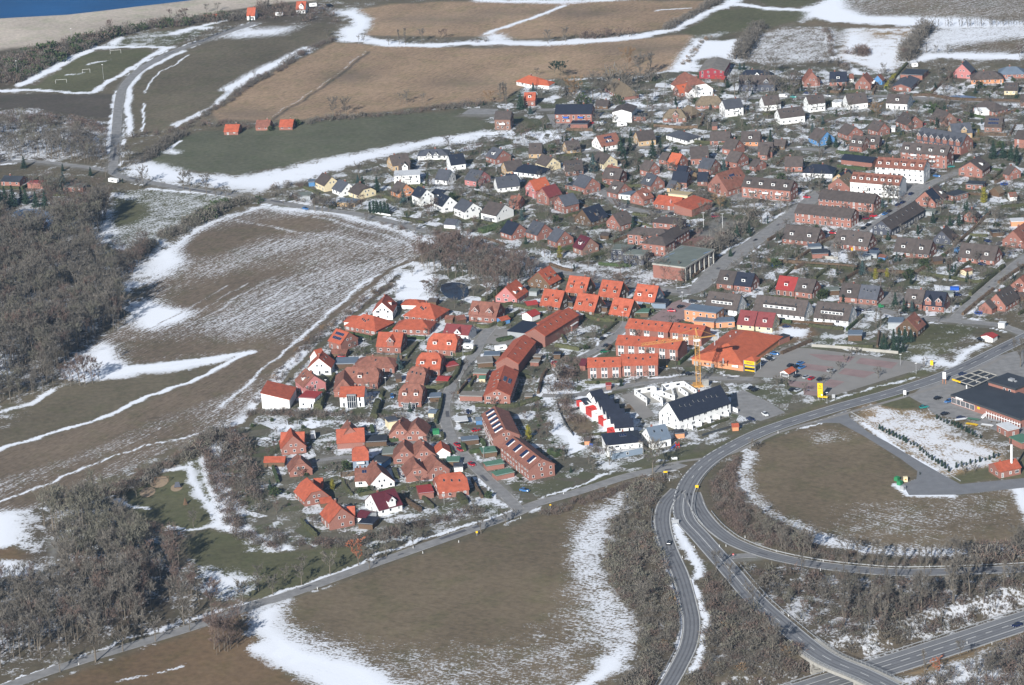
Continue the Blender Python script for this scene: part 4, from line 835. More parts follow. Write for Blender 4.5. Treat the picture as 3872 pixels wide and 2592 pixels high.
def parse_house(txt, name='house', cat='house'):
    cur = None
    for line in txt.strip().splitlines():
        line = line.strip()
        if not line or line.startswith('#'): continue
        plus = line.startswith('+')
        if plus: line = line[1:]
        body, _, label = line.partition('|')
        t = body.split()
        rc = int(t[0]); ax, ay, bx, by, w, ze, zr = map(float, t[1:8]); style, rm, wm = t[8:11]; feats = t[11] if len(t) > 11 else '-'
        A = T(rc, ax, ay, zr); B = T(rc, bx, by, zr)
        if not plus:
            mx, my = (A[0]+B[0])/2, (A[1]+B[1])/2
            cur = (empty(name, (mx, my, 0)), (mx, my)); lb = label.strip()
            tag(cur[0], lb, cat); HOUSES.append((cur[0], lb, mx, my))
        block(cur[0], cur[1], A, B, w, ze, zr, style, rm, wm, feats, not plus)
parse_house('''
00 2262 72 2340 70 10 3.5 8 g O w - | orange-roofed white house beside the beach at the shore thicket
01 370 14 460 12 9 3.5 8 g O w x1 | orange-roofed house with a blue and white cross gable near the beach
01 2190 1018 2340 1018 10 7 10.5 g B m B1 | three-storey brown brick house at the meadow's right end
01 1215 1428 1385 1402 11 3.5 8 g B y s1 | brown-roofed beige house with glazed left gable at the snowy meadow edge
01 1300 1468 1405 1462 11 3.5 8 g B w s2,x1 | brown-roofed white house in front of the beige meadow-edge house
01 1560 1365 1690 1362 11 2.8 5.2 h G w x2 | white bungalow under a grey hipped roof by the snowy meadow
01 1755 1420 1895 1402 11 3.5 8 g D w s1 | white house with navy roof beside the grey-hipped bungalow
01 2165 1343 2260 1372 11 3.8 8 g G b d1 | brick house with a slate roof and white terrace dormer
01 2262 1482 2420 1460 11 3.5 7.5 g B y - | beige house with wide brown roof behind the white garden wall
02 150 690 225 705 12 2.8 6 h Q w - | white villa with bright orange hipped roofs at the field edge
+02 245 730 320 736 8 2.6 4.6 h Q w n
02 112 848 218 846 8 4.2 7.8 g O b d1 | small orange-roofed brick cottage below the white villa
02 400 955 742 953 12 6.2 10.5 g D b B2,a | apartment house with navy roof and light blue balconies
+02 545 1120 700 1120 8 3 3 f D b n
02 1003 1003 1054 944 12 6.5 8.2 g B w n | tall white hall with a blank white gable
+02 1100 1052 1230 1052 7 3 3 f K b -
02 945 715 1045 775 12 2.6 8.5 h T b - | old thatched farmhouse half hidden by bare trees
02 770 915 890 918 7 2.5 5 g B n - | low brown timber outbuilding left of the thatched farmhouse
02 1565 650 1722 728 17 4.0 11 k S w - | large red-roofed barn with white half-hipped gable
+02 1500 782 1668 752 9 3.2 7 g Q b s2
02 1824 622 1884 522 16 5 7.2 g C r - | dark red sheet barn under a grey corrugated roof
02 1832 690 1955 700 5 2.2 3.4 g R n n | small red-roofed timber shed in front of the grey barn
02 1735 880 1880 876 9 2.6 7 h T b - | thatched brick cottage beside the yellow car
02 1920 920 2088 898 11 5.5 9.5 g G w B1 | large white two-storey house with plain slate roof
02 1440 998 1540 996 9 3 7.2 h T b x1 | dark thatched cottage with eyebrow window
02 1605 962 1650 972 8 2.5 6.5 h T n - | small steep thatched cottage right of the eyebrow cottage
02 1130 1205 1290 1186 12 3.6 7.8 g B y - | yellow brick house with broad brown roof above the street
02 1520 1192 1610 1216 11 2.8 5.3 h G w - | white bungalow with pyramid-like grey roof
02 768 1246 950 1213 13 3 8 g S w p10,d1 | white house whose red roof carries many solar panels
02 478 1294 605 1278 11 3 7 g B y - | yellow brick bungalow with dark gable left of the solar house
02 155 1312 278 1309 12 3 7.5 g B y s1 | beige bungalow with wide brown roof beside the snow field
02 275 1406 375 1444 10 3.5 7.6 g B c - | ochre-gabled house with brown roof below the beige bungalow
02 472 1474 640 1460 12 3 7.5 g B m s5 | long brown-roofed house with a row of skylights
02 110 1502 232 1516 12 2.8 5.8 h D w - | white bungalow under a dark blue hipped roof
02 785 1388 900 1424 10 3.5 7.5 g B c - | yellow-gabled house between two dark conifers
02 1215 1462 1300 1482 9 3.8 8 g B b - | brick house with small white-framed gable by the dark conifers
02 1462 1396 1560 1412 10 4.2 9 g Q b - | brick house with a glowing orange roof and black chimney
02 1375 1392 1445 1402 8 3 6 g B b - | low brown-roofed brick house left of the glowing orange roof
02 1625 1346 1795 1338 12 4 9 g B b - | wide brown-roofed brick house with white-edged gable
02 1965 1262 2080 1282 10 4 8.5 g B b - | brown-roofed brick gable house right of the wide one
02 1815 1203 2000 1203 10 3 7 g B b - | long low brick house with white-framed windows
02 2098 1203 2275 1203 11 3 7.5 g B o d1 | brown-roofed house with orange front and white roof terrace
02 1998 1376 2112 1396 11 4 8.5 g B b - | brick house with brown roof in the second garden row
02 1745 1440 1860 1456 11 4 8.5 g G b - | grey-roofed brick house in front of the garden row
02 2215 1450 2280 1464 9 3 6 g B b - | small brown-roofed brick house near the blue-needled conifer
02 2252 1300 2390 1300 10 4 8 g B b d1 | brown-roofed brick house with one white dormer at the lane
02 1520 1512 1612 1520 9 3 6.5 g D b - | house with dark navy roof below the glowing orange roof
02 880 1508 985 1532 10 3.5 7.5 g S b - | house with weathered red roof below the yellow gable
02 2140 640 2330 640 9 3 6.5 h D w x1 | dark hipped house with white gable beside the barn's conifers
02 2080 690 2420 690 11 5 9 g B k x2 | long dark double house with twin cross gables behind bare trees
02 1825 1118 1880 1116 5 3 4.4 g B b n | narrow brick garden house standing in snow
03 402 658 378 626 10 3.5 9.5 g S b - | steep red-roofed house with white windows by the flagpole
03 562 658 722 655 11 3 7.8 g D b d1 | brick house with glossy navy roof and white dormer
03 742 678 778 676 5 3 5 g S w n | narrow white garage with red roof beside the navy roof
03 866 694 905 660 10 3.5 9 g S b B1 | red-roofed brick house with white balcony
03 1002 690 1030 676 6 3 6 g S l n | blue gabled garden house beside the balcony house
03 1215 770 1300 690 12 2.8 4.8 g G b - | low brick workshop with white-edged gable
+03 1240 655 1440 665 14 3 3 f K b n
03 1774 586 1812 550 11 4.2 9.4 g G p - | pale pink gable house at the upper snow field
03 1930 655 2070 650 12 3 6.5 h B o s2 | orange-fronted bungalow with solar tubes on its roof
03 2185 611 2270 609 12 3 6.2 h U b - | brick bungalow under a blue hipped roof
03 2165 756 2290 757 11 3 6.4 g B c s3 | yellow bungalow with dark roof by the hedge
03 2310 862 2400 862 9 3 6.5 g B b - | brick house at the street beside the yellow bungalow
03 705 866 890 846 11 4 8.6 g B w s2 | white house with brown roof and flat white garage
+03 600 922 680 925 7 3 3 f W w n
03 1100 858 1300 868 12 4 8 g B w d1 | white house with brown roof and black panelled dormer
03 345 880 500 862 10 5.5 9.2 g B w B2,s2 | white two-storey house with stacked terraces
03 82 1000 310 972 11 4.5 8.6 g B w s4 | long white house with dark red left gable
03 -60 885 95 868 11 4 8 g B w s1 | white house with brown roof beside the white van
03 1238 1022 1345 1062 11 3.5 8 g B b s2 | brown-roofed brick house in the snowy orchard
03 1545 992 1660 1030 11 3.5 8.2 g B m - | dark brick house under brown roof in the orchard
03 965 1096 1062 1125 9 3.5 7.6 g B b s2 | brick house with white corner strip and skylights
+03 1130 1160 1165 1160 5 2.6 2.6 f W w n
03 705 1126 800 1160 11 3.5 7.6 g B b - | brick gable house with brown roof left of the white-strip house
03 1985 918 2080 940 11 3 6.6 h B b - | brown-roofed house with a white sunroom
+03 1925 985 1990 985 6 3 4 h W w -
03 1988 1066 2152 1070 11 3.5 8 g B m p12 | brown brick house with solar panels on its roof
03 1662 1135 1850 1120 12 4 8.2 g G y x1 | yellow brick house with crossing grey roofs
03 1408 1165 1822 1230 13 5.5 11 g G b x7 | long grey-roofed terrace with seven white cross gables
03 1240 1300 1670 1336 11 8 12 g B b B2,d4 | brick apartment block with dormers and white balconies behind bare trees
03 2285 1190 2425 1204 11 5.6 9 g B b - | two-storey brick house at the conifers
03 780 1238 900 1252 11 3.6 8 g B b d2 | brown-roofed brick house with two white dormers
03 905 1236 1030 1240 9 3 7 g B b d1 | brown-roofed brick house tucked behind the two-dormer house
03 440 1166 540 1206 11 3.2 8 g B l - | brown-roofed house with pale blue gable and terrace
03 60 1276 170 1280 8 2.5 5 g B n - | low brown timber house in the hollow
03 -55 1330 18 1335 9 3.5 7.5 g B b - | brick house whose white-edged gable closes the lane
03 152 1434 320 1432 10 3.5 7.6 g B b - | brown-roofed brick house with five white windows in a row
03 700 1408 990 1440 10 3 4.8 g D b n | long low hall with dark roof and brick front
03 410 1502 530 1506 11 3 6.4 h D w - | white house with navy hipped roof beside the low hall
03 1008 1436 1455 1468 12 8.2 12 g S w d6,s1 | white apartment block with red-brown roof and silver dormers
03 1850 1482 1925 1426 14 4.5 9 g B b d1 | broad brown-roofed brick house with a long slope
13 645 60 735 2 13 4.2 9 g T b s3 | brick gable house with pale brown roof by the flat annex
+13 1660 215 1785 180 8 3 3 f K b -
03 2200 1512 2262 1530 9 3.5 7 g B b - | small brick house right of the broad brown roof
11 606 12 692 52 10 4 8.2 g B c - | ochre house with a bright blue gable
+11 480 88 535 84 6 2.6 2.6 f U l n
11 758 72 845 108 10 3 7.2 g G w - | white house with grey roof right of the blue gable
11 922 98 1012 130 12 3 7.2 k B c - | ochre bungalow with brown half-hipped roof
11 1290 86 1372 116 10 3 7.4 g B o - | brown-roofed house with orange-brown gable behind the spruce
11 1482 132 1562 166 9 5 9 g D w s1 | white gable house with black roof beside the spruce
+11 1640 158 1740 175 8 3 4.5 g D w n
11 1692 196 1772 232 10 4 8.6 g D w s2 | white house with black roof and white balcony
11 1882 246 1985 290 11 4.6 8.6 g G w B1 | white grey-roofed house with glazed winter garden gable
11 2130 272 2275 304 14 4 8.6 g B w G5 | modern white house with a curved glass bay
01 1960 1545 2082 1565 12 3.5 8 g G p s3 | grey-roofed house with dark red gable and glass veranda
11 1672 -20 1785 -8 10 3 7.4 g G w - | white grey-roofed house with black window frames
11 2185 55 2392 32 12 3 7.6 g G w s2 | long white house with grey roof and two roof windows
11 1265 20 1500 8 11 5.5 5.5 f W w B1 | white modern flat-roofed house with roof terraces
11 1740 432 1850 440 8 2.5 4.4 g G w n | small white garage with grey gabled roof by the road
11 385 210 500 205 8 2.8 2.8 f N g n | flat grey garage left of the road trees
11 765 262 925 270 8 2.6 2.6 f U y n | flat-roofed ochre garage behind the snow pile
11 1150 1200 1192 1120 10 4.5 9.4 g O w d1 | white gable house with steep orange roof at the field corner
11 1400 1170 1470 1172 7.5 2.6 4.2 h O w n | small white garage under an orange hipped roof
11 1515 1198 1590 1206 15 3 8 h O b s4 | orange pyramid-roofed house beside the snow-covered terrace
11 985 1306 1075 1322 15 3 7.5 h O b s4 | broad orange hipped house nearest the striped field
+11 880 1320 960 1322 8 2.6 4.4 h O w n
11 1372 1352 1518 1356 12 3 6 h O b - | long orange hipped bungalow between the two pyramid roofs
11 732 1438 850 1474 11 4 8.4 g O b p12 | orange house with blocks of solar panels on the left slope
11 1585 1160 1665 1165 5 2.6 3.4 g B n n | small timber garden shed by the snowy pond path
11 1978 1184 2236 1206 11 4 9 g S b x2 | red-roofed double house with a blue gable end
11 1735 1318 1815 1322 5 2.4 3.2 g S n n | small red-roofed open shelter beside the blue-gabled double house
11 1820 1325 1905 1310 6 2.4 3.6 g S n n | red-roofed carport left of the blue-gabled double house
11 1740 1392 1978 1412 10 3.5 6.6 g X w x1 | white house with wine-red roof and white-green gable
11 1120 1470 1350 1476 12 3.6 8.6 g O b x1 | orange-roofed brick house with pointed white entrance gable
11 1592 1480 1850 1490 13 3.5 9 k O b d2 | orange half-hipped brick double house with verandas
11 2215 1340 2300 1318 5 2.5 3.4 g O l n | orange-roofed light blue shed by the hedge
12 -62 1060 42 988 12 3 8.6 g O p d2 | orange-roofed house with a faded red timber gable
12 160 86 305 50 10 5 9.6 g Q p - | pink house with a vivid orange roof
12 272 152 395 113 10 5 9.6 g X b - | brick house with wine-red roof beside the vivid orange one
12 425 228 560 196 11 4.6 9 g G b - | brick house with slate roof below the wine-red roof
12 640 345 798 293 13 3 9 g D n s2,d1 | black A-frame house with solar collectors
12 918 395 1048 355 11 3.6 8.6 g B b s1 | brown-roofed brick house left of the school conifer
12 622 22 735 58 11 4.2 9 g G b - | grey-roofed brick house with snow-covered side wing
+12 530 105 640 125 9 3 3 f K b -
12 855 -35 1015 -20 10 4.2 8.6 g B b d1 | tall brown-roofed brick gable house at the bend
12 930 80 1030 108 11 3.6 8.4 g B b d1 | white-edged brick gable house joined by a flat passage
+12 1000 190 1110 200 8 3 3 f U w -
12 1135 185 1232 150 10 3.4 7.6 g S b d1 | red-brown-roofed brick house right of the flat passage
12 1238 12 1332 40 10 3.6 8.4 g G b d1 | small slate-roofed brick house with chimney
12 1475 0 1620 6 10 3.6 8 g D b - | brick house with long navy roof
12 1702 5 1800 6 9 3 7 g D b - | navy-roofed house right of the long navy roof
12 1442 80 1512 90 7 3 6 g G y - | little yellow brick house with slate roof
12 1872 22 2082 -42 16 4 12 g S b s6,p4 | huge brown-roofed brick hall with skylights and blue collectors
12 2132 45 2582 85 11 6.6 10.6 g B b B3,d4 | long brick apartment block with brown roof and white balconies
12 1340 216 1565 242 13 3 6 g O b - | low orange-roofed kindergarten wing behind the flagpole
+12 1562 315 1747 235 12 4 5.6 m O b n
12 1452 188 1628 207 6 3.6 3.6 f Y c n | beige flat box building behind the kindergarten
12 1150 510 1380 525 10 6 8.4 h B b - | long brick school building with white window bands
+12 1375 412 1500 424 9 6 8 h B b -
+12 1345 596 1545 478 10 6 8.5 g B b -
+12 1305 592 1372 600 11 6.5 9 h B b -
12 925 690 1100 700 9 6 6 f N k - | grey two-storey school block with window grid
+12 1045 735 1225 745 9 5.6 5.6 f N k -
12 236 920 345 862 13 3 9 g O n s2,d2 | orange-roofed house with a brown timber gable at the road
12 526 953 715 972 12 3 9.4 g O n s2,d2 | leftmost orange terrace house of the rear row
12 826 991 1020 1012 12 3 9.4 g O n s2,d2 | middle orange terrace house of the rear row
12 1146 1029 1345 1050 12 3 9.4 g O e s1,d2 | rear-row orange house with a slate-blue gable
12 296 1073 485 1095 12 3 9.4 g O n s1,d2 | leftmost orange terrace house of the front row
12 606 1111 800 1135 12 3 9.4 g O n s1,d2 | middle orange terrace house of the front row
12 932 1151 1120 1175 12 3 9.4 g O n d2 | rightmost orange terrace house of the front row with brick chimney
12 815 1218 895 1226 7 2.6 2.6 f D n n | flat dark shed between middle and right front-row terraces
12 495 1170 578 1178 7 2.6 2.6 f D n n | flat dark shed between left and middle front-row terraces
12 1135 1275 1252 1275 6 2.5 2.5 f E n n | green flat-roofed shed right of the front-row terraces
12 1310 1185 1420 1190 7 2.8 2.8 f D e n | dark flat garage below the slate-blue gable
12 120 1195 225 1180 6 2.4 3.2 g R n n | low red roof shelter left of the front-row terraces
12 160 1085 240 1090 5 2.4 2.4 f N g n | grey flat shelter beside the orange corner house
12 205 1440 520 1245 11 6 9 g O b s5,n | upper section of the curved orange terrace
+12 300 1400 500 1280 9 5.6 5.8 f O b -
12 130 1290 212 1258 6.5 3 4.6 g R w n | white shed with wine-red roof
12 40 1470 180 1375 10 3 3 f D g n | flat dark garage row behind the white shed
12 545 1300 610 1320 6 3 3 f W b n | flat white-roofed annex at the terrace end
12 495 1385 575 1395 6 3 3 f W b n | small brick cube with white flat roof
12 1072 1346 1468 1386 11 5.8 8.6 g O b s5,n,T3 | rear brick terrace with tall white windows, left half
12 1482 1383 1775 1416 11 5.8 8.6 g O b s4,n,T3 | rear brick terrace, right half with dark gable
12 970 1498 1262 1514 11 5.8 8.6 g O b s2,n,T3 | middle brick terrace with white panels, left half
12 1268 1513 1560 1546 11 5.8 8.6 g O b s3,n,T3 | middle brick terrace, right half behind the crane
22 688 140 1002 131 11 5.8 8.4 g O b s3,n,T3 | front brick terrace nearest the building site, left half
22 994 107 1338 99 11 5.8 9.2 g O b s4,n,T3 | front brick terrace nearest the building site, taller right half
12 1612 1240 1900 1273 9 6 6 f U o - | orange rendered house with blue-grey flat roof
+12 1680 1350 1862 1362 6 3.2 3.2 f U o -
+12 1862 1362 2030 1352 7 3 3 f U o -
12 1802 1096 2100 1130 12 3 9 g B w D5,s3 | brown-roofed white row house with a long white dormer band
12 2240 1130 2715 1182 12 3 9 g B w D6,s4 | long brown-roofed white row with dormer band behind the wine-red roofs
12 1905 901 2062 918 11 3.4 8.4 g B b s1,d1 | semi-detached house with half brown half navy roof
+12 2064 918 2225 935 11 3.4 8.4 g D b d1,q
12 2090 1268 2250 1283 11 3 8.2 g X c d1 | cream double house with wine-red roof
+12 2256 1284 2415 1298 11 3 8.2 g X c d1,q
12 626 578 716 610 11 3.5 8.6 g M m s3,d1 | brown timbered house with maroon roof and balcony
12 192 448 300 480 11 3.5 8.4 g G b s1 | slate-roofed brick house with white-edged gable by the snowy garden
12 395 512 482 545 11 3.5 8.4 g G b P4 | slate-roofed brick house with a blue collector
12 -40 445 68 480 11 3.5 8.4 g D b - | navy-roofed brick house with white sunroom
12 -10 222 90 226 10 2.8 6.4 g S b - | low red-brown house behind the wine-red roof
11 2285 20 2385 25 10 3.5 8 g D w - | navy-roofed white house left of the vivid orange roof
12 815 560 900 565 5 2.4 3.0 g B n n | brown garden shed in the snow beside the school
12 1640 -5 1660 -2 6 3 5 g D y n | small pale gabled house beside the brick hall
13 780 6 1235 42 12 7.8 11.4 g S w d7,B2 | white apartment block with orange-brown roof behind bare birches
13 492 164 1000 210 11 5.5 9 g B b - | brick terrace with brown roof and two chimneys, the rear one
13 276 294 798 345 11 5.5 9 g B b - | brick terrace with brown roof and two chimneys, the front one
13 1036 452 1345 270 11 4.5 8.6 g B k s5,b | long black-gabled terrace with five roof windows
13 166 486 485 520 12 3 8.6 g B b d2 | brown duplex left of the red car
13 636 529 955 562 12 3 8.6 g B b d2,s1 | brown duplex with the red and yellow slide in front
13 1182 601 1510 632 12 3 8.6 g B b d2,s2 | brown duplex with a white canopy on its left
13 1772 651 2110 686 12 3 8.6 g B b d2 | brown duplex with white extension by the east street
13 105 954 278 972 11 3.4 8.4 g R b d1 | brick duplex with half bright red half brown roof
+13 280 973 445 993 11 3.4 8.4 g B b d1,q
13 682 1019 852 1035 11 3.4 8.4 g B b d1 | brick duplex whose right half is blue-grey with roof windows
+13 854 1036 1030 1052 11 3.4 8.4 g G b s4,q
13 1272 1073 1442 1088 11 3.4 8.4 g B b d1 | brick duplex whose right half is black with white dormers
+13 1446 1089 1640 1106 11 3.4 8.8 g D b x2,q
13 452 1189 775 1222 12 3 9 g B w D6,s4 | brown-roofed white row house above the excavation
13 1588 545 1636 492 9 3 7.4 g B k - | small dark-gabled house between the gardens
13 1436 184 1500 148 12 3.4 8.8 g D b - | brick gable house half navy half brown roofed
+13 1504 146 1550 120 12 3.4 8.8 g B b d1,q
13 645 22 742 -18 9 5 8.4 g D y - | narrow ochre two-storey gable house with navy roof
13 2240 545 2420 420 12 3.5 9.2 g S b s2 | reddish brown brick gable house at the east edge
13 2086 1120 2215 1040 10 3.5 8.8 g B b s3 | brick house with brown roof and blue skylights at the crossing
+13 1985 1195 2030 1168 7 3 6 g B b n
13 2300 975 2390 915 10 3.5 8 g S b - | small red-brown brick gable above the crossing house
13 1268 1350 1342 1286 11 3.5 8.8 g S n d1 | grey timber house with red-brown roof and orange posts
13 1105 1360 1235 1362 8 3.4 3.4 f U g n | grey flat shed left of the timber house
13 735 1475 860 1475 7 2.6 3.2 f U n n | low workshop with blue sheets on its roof
13 370 680 480 672 6 2.4 2.4 f U g n | blue-grey carport in front of the leftmost brown duplex
13 400 735 545 728 8 2.6 2.6 f K b n | dark flat garage with red front
13 835 760 930 752 7 2.4 2.4 f U g n | grey shed roof left of the firewood
13 920 735 1010 742 6 2.4 2.4 f U g n | grey shed roof directly above the firewood
13 1020 758 1088 766 4 2.4 3 g S l n | pale blue hut with red roof
13 1500 785 1590 775 5 2.4 3.6 g B n n | dark brown hut beside the white-canopy duplex
13 1155 745 1238 750 5 2.4 2.4 f W - n | white canopy on posts beside the duplex
13 520 1078 645 1070 6 2.6 2.6 f N n n | garage with green doors between the duplexes
13 1785 900 1848 880 4 2.4 3 g S c n | light green hut with rusty roof
13 2045 550 2150 540 5 2.4 2.4 f K n n | dark flat shed with blue end
13 2220 445 2340 440 6 2.8 2.8 f W o n | flat shed with orange and white walls
13 1435 355 1530 360 5 2.4 2.4 f N g n | grey flat shed behind the long black terrace
13 1825 100 1980 110 7 3 3 f K b - | low brick house with dark flat roof
13 2065 150 2120 130 7 2.4 5 g T n n | small thatch-brown gable shed in the gardens
13 1842 364 1880 336 8 3 6.4 g B b - | little brown brick gable house among the garden trees
13 2200 195 2270 190 6 2.6 4 g S w n | white garden house with dark red roof
13 1610 1110 1690 1105 5 2.4 2.4 f N g n | grey flat shed beside the blue skip
13 2270 1110 2340 1105 6 2.6 3.6 g B n n | brown garden shed at the right edge
13 90 1505 150 1520 8 3 3 f K b n | dark flat annex behind the supermarket
13 2115 1380 2170 1385 3 2.2 2.6 f W w n | tiny white kiosk behind the snowy kerb
13 2000 1500 2050 1470 6 2.5 3.4 g R w n | tiny red-roofed hut in the dark yard
21 572 142 608 76 11 4 8.8 g O w s2 | white gable house with orange roof next to the red car
+21 530 70 600 50 9 3.6 8 g O w n
21 692 58 840 62 6 2.4 3.4 g S n n | low brown-red carport over the red car
21 730 165 925 160 9 2.6 2.6 f U n n | twin grey carports below the low red one
21 1012 124 1200 131 12 3 6 h S b s1 | long brown-red hipped bungalow beside the spruce
21 800 223 1130 226 13 3.4 8.4 k S b d1,s2 | large L-shaped brown-red brick house with flat garage
+21 798 330 812 240 9 3.4 7.6 h S b -
21 1482 91 1700 93 14 4 9.4 k O b d2 | large orange half-hipped double house by the bend, rear one
21 1400 219 1560 223 14 3.5 8.6 k S b s3 | red-brown half-hipped house in front of the double house
21 1322 376 1530 379 13 3.5 9 k S b d2,s2,G6 | half-hipped red-brown house with white conservatory
21 770 403 1000 399 10 5.4 8.4 g O w G4 | white house with orange roof and tall glazed bay
21 172 462 235 350 13 4.6 8 m O w n | angular white house with sloping orange roof and tall windows
21 450 234 530 300 11 5 9.6 g S p s4,d1 | red-gabled house above a white base
+21 425 470 570 480 9 5 5 f R w -
21 860 772 838 702 11 3.5 9.4 g S b - | brick house with crossing red-orange roofs and white gable windows
+21 730 795 990 778 8 3.4 8 g O b n
21 335 850 316 778 11 3.5 9 g O b - | brick house with crossing orange roofs and small bay
+21 225 822 445 815 8 3.4 7.6 g O b n
21 402 1062 380 1003 10 3 8.2 k S b - | red-brown hipped brick house with curved bay terrace
21 76 1042 272 1040 6 2.5 3.8 g O n n | long low orange carport over a white car
21 1310 748 1346 668 10 3.4 8.2 k S b - | left gable of the rear twin brick houses
21 1452 748 1487 668 10 3.4 8.2 k S b - | right gable of the rear twin brick houses
21 1352 950 1362 872 10 3.4 8.2 k S b - | left gable of the middle twin brick houses
21 1532 942 1502 866 10 3.4 8.2 k S b - | right gable of the middle twin brick houses
21 1470 1106 1428 1030 10 3.4 8.2 k S b - | left gable of the front twin brick houses
21 1662 1078 1602 1006 10 3.4 8.2 k S b G4 | right gable of the front twin brick houses with glass veranda
21 1706 962 1690 898 6.5 2.6 5 g O w n | small white garage with steep orange roof
21 880 957 1022 948 11 5 9 k O e B1 | orange-roofed house with bright blue trim
21 1075 1060 1195 1075 8 3 3 f K l n | flat garage with bright blue band
21 1146 1182 1070 1074 11 3 8.2 g S w - | wide brown-red house with white gable and solar window
+21 900 1150 1080 1140 11 3 6.6 g S w p2
21 546 1310 452 1222 11 3 8.6 k O b - | orange-roofed brick house with red wing roof
+21 525 1242 612 1238 7 3 6 g O b n
21 1048 1388 1268 1331 13 3 8 g M w x1 | cream house with dark maroon roof
21 1640 1212 1910 1176 13 3 8.6 k O b s3 | brick house with broad ochre-orange half-hipped roof
21 1480 1345 1610 1330 9 2.8 2.8 f R b n | low brick garage with bright red flat roof
21 780 1512 692 1428 11 4 9.2 g O b - | brick house with orange roof and bay at the hedge
+21 830 1500 905 1496 7 3.4 6.6 g O b n
21 575 1425 688 1410 6 2.4 3.4 g O n n | open shed with rusty orange roof
31 965 50 1095 60 8 2.6 2.6 f D n n | dark flat-roofed timber garage by the hedge
21 955 1530 1050 1550 8 2.6 4 g M w n | small white garage with maroon roof
21 1000 880 1195 870 8 2.4 2.4 f K n n | double dark carport over two cars
21 1160 990 1275 985 8 2.5 2.5 f N n n | pale grey garage roof between twin houses and blue trim house
21 1745 1065 1860 1062 6 2.4 2.4 f E n n | pale green shelter beside the street curve
21 1270 290 1330 285 5 2.4 3.4 g B n n | small dark hut left of the half-hipped house
21 1660 310 1775 315 6 2.4 3 g R n n | red-roofed timber shelter by the curved hedge
21 1730 205 1830 185 6 2.6 2.6 f R n n | pink-red flat garage right of the double house
21 1590 480 1690 475 6 2.4 2.4 f U n n | blue-grey carport beside the dark hedge
21 1585 612 1660 615 5 2.2 2.8 g U c n | small orange hut with grey roof by the hedge
21 1195 705 1285 690 6 4 4 f G c n | small cream cube with grey roof beside the twin houses
21 1825 700 1930 690 6 2.4 2.4 f W - n | white-grey carport at the street
21 2005 685 2070 680 4 2.4 3 g U l n | small blue hut by the terrace gardens
21 2025 160 2160 150 9 2.4 2.4 f C n n | long grey carport roof by the upper street
21 2090 100 2230 95 6 2.6 2.6 f U n n | blue flat shed behind the long grey carport
21 2000 258 2120 262 6 2.6 2.6 f N b n | brick garage with gravel roof near the green hut
21 2045 302 2100 302 4 2 2.6 g E c n | small green hut by the curved terrace
21 1875 465 2080 470 6 2.6 2.6 f C b n | long low brick garages beside the white car
21 2095 1110 2255 1085 5 2.4 2.4 f E b n | green awning roof with red edge, upper one
21 2180 1200 2340 1165 5 2.4 2.4 f E b n | green awning roof with red edge, lower one
21 2060 985 2190 970 7 2.4 2.4 f E n n | dark green flat canopy beside the clipped hedge
21 1880 880 2030 865 5 2.4 2.4 f U n n | grey carport next to the red cars
21 1810 1120 1890 1115 5 2.4 2.4 f G w n | little grey-white hut below the pale green shelter
21 2292 130 2454 -75 11 5.6 8.8 g O b s3,n | second section of the curved orange terrace
21 2200 425 2277 205 12 5.6 8.8 g O b p12,S5 | third section of the curved terrace with solar panels
21 2182 580 2287 796 12 5.6 8.8 g S b L5 | fourth section of the curved terrace with white skylight boxes
21 2344 850 2612 1062 12 5.6 9.2 g S b L4 | last section of the curved terrace facing the road
22 1225 780 1402 742 11 4 8.6 g U w s2 | small white house with blue-grey gabled roof
22 965 820 1045 812 14 5.8 8.4 h D w p3,B3 | white and grey villa with black hipped roof and long balcony
+22 905 1000 1180 945 3 3.2 3.2 f W e -
22 1427 545 1905 386 14 5.4 12 g D w s9 | tall white row building with large black roof
22 625 520 700 500 8 3 4.4 g D z n | dark-roofed garden annex with red end wall
22 662 870 715 868 3 2.2 2.9 g B o n | small orange timber hut by the villa
22 2012 742 2068 738 3.2 2.3 3 g O o n | small orange timber hut beside the terrace gardens
22 1485 815 1570 808 5 2.4 2.4 f D o n | low brown timber shed beside the blue-grey house
22 385 95 445 95 4 2.4 2.4 f D n n | small dark garden hut right of the curved terrace
22 205 115 270 118 4 2.4 2.4 f C n n | grey garden hut behind the curved terrace
22 175 165 250 168 3.5 2.2 2.2 f C b n | red-brown garden hut behind the curved terrace
22 365 178 405 180 3 2.2 2.2 f R b n | small red hut in the terrace gardens
22 120 480 185 478 4 2.2 2.2 f C n n | grey timber hut above the green hedge
22 860 380 905 378 4 2.2 2.2 f R b n | red garden hut in front of the front brick terrace
22 640 145 690 150 6 3 5 g M b n | dark red lean-to left of the front brick terrace
23 2062 1102 2268 1060 9 3.4 5.6 g O b - | brick boiler house with orange roof beside the tall white chimney
23 2145 775 2245 752 9 3.4 3.4 f W b - | white-roofed annex with window band beside the boat yard
23 2265 890 2380 860 9 3 3 f E b n | green-roofed brick annex at the right edge
10 40 38 215 45 11 2.8 4.6 g K b - | red brick bungalow with dark roof and white eaves
10 595 128 775 128 8 2.8 2.8 f N b - | small flat-roofed brick building at the wood's edge
10 270 95 405 100 6 2.5 3.2 f R b n | dark red flat annex beside the bungalow
00 1860 138 1990 130 5 2 3 g Q b n | low red-orange beach hut roof behind the thicket
''')
for o_, l_, x_, y_ in HOUSES: pass
# barns on the meadow edge
parse_house('''
00 2060 1140 2195 1139 10 2.4 5.4 g O b - | leftmost of the orange-roofed field sheds
01 5 1100 136 1098 10 2.4 5.4 g S b - | middle orange-roofed field shed with red door
01 220 1096 347 1094 10 2.4 5.4 g O b - | rightmost orange-roofed field shed beside the round bush
''', 'field_shed', 'shed')
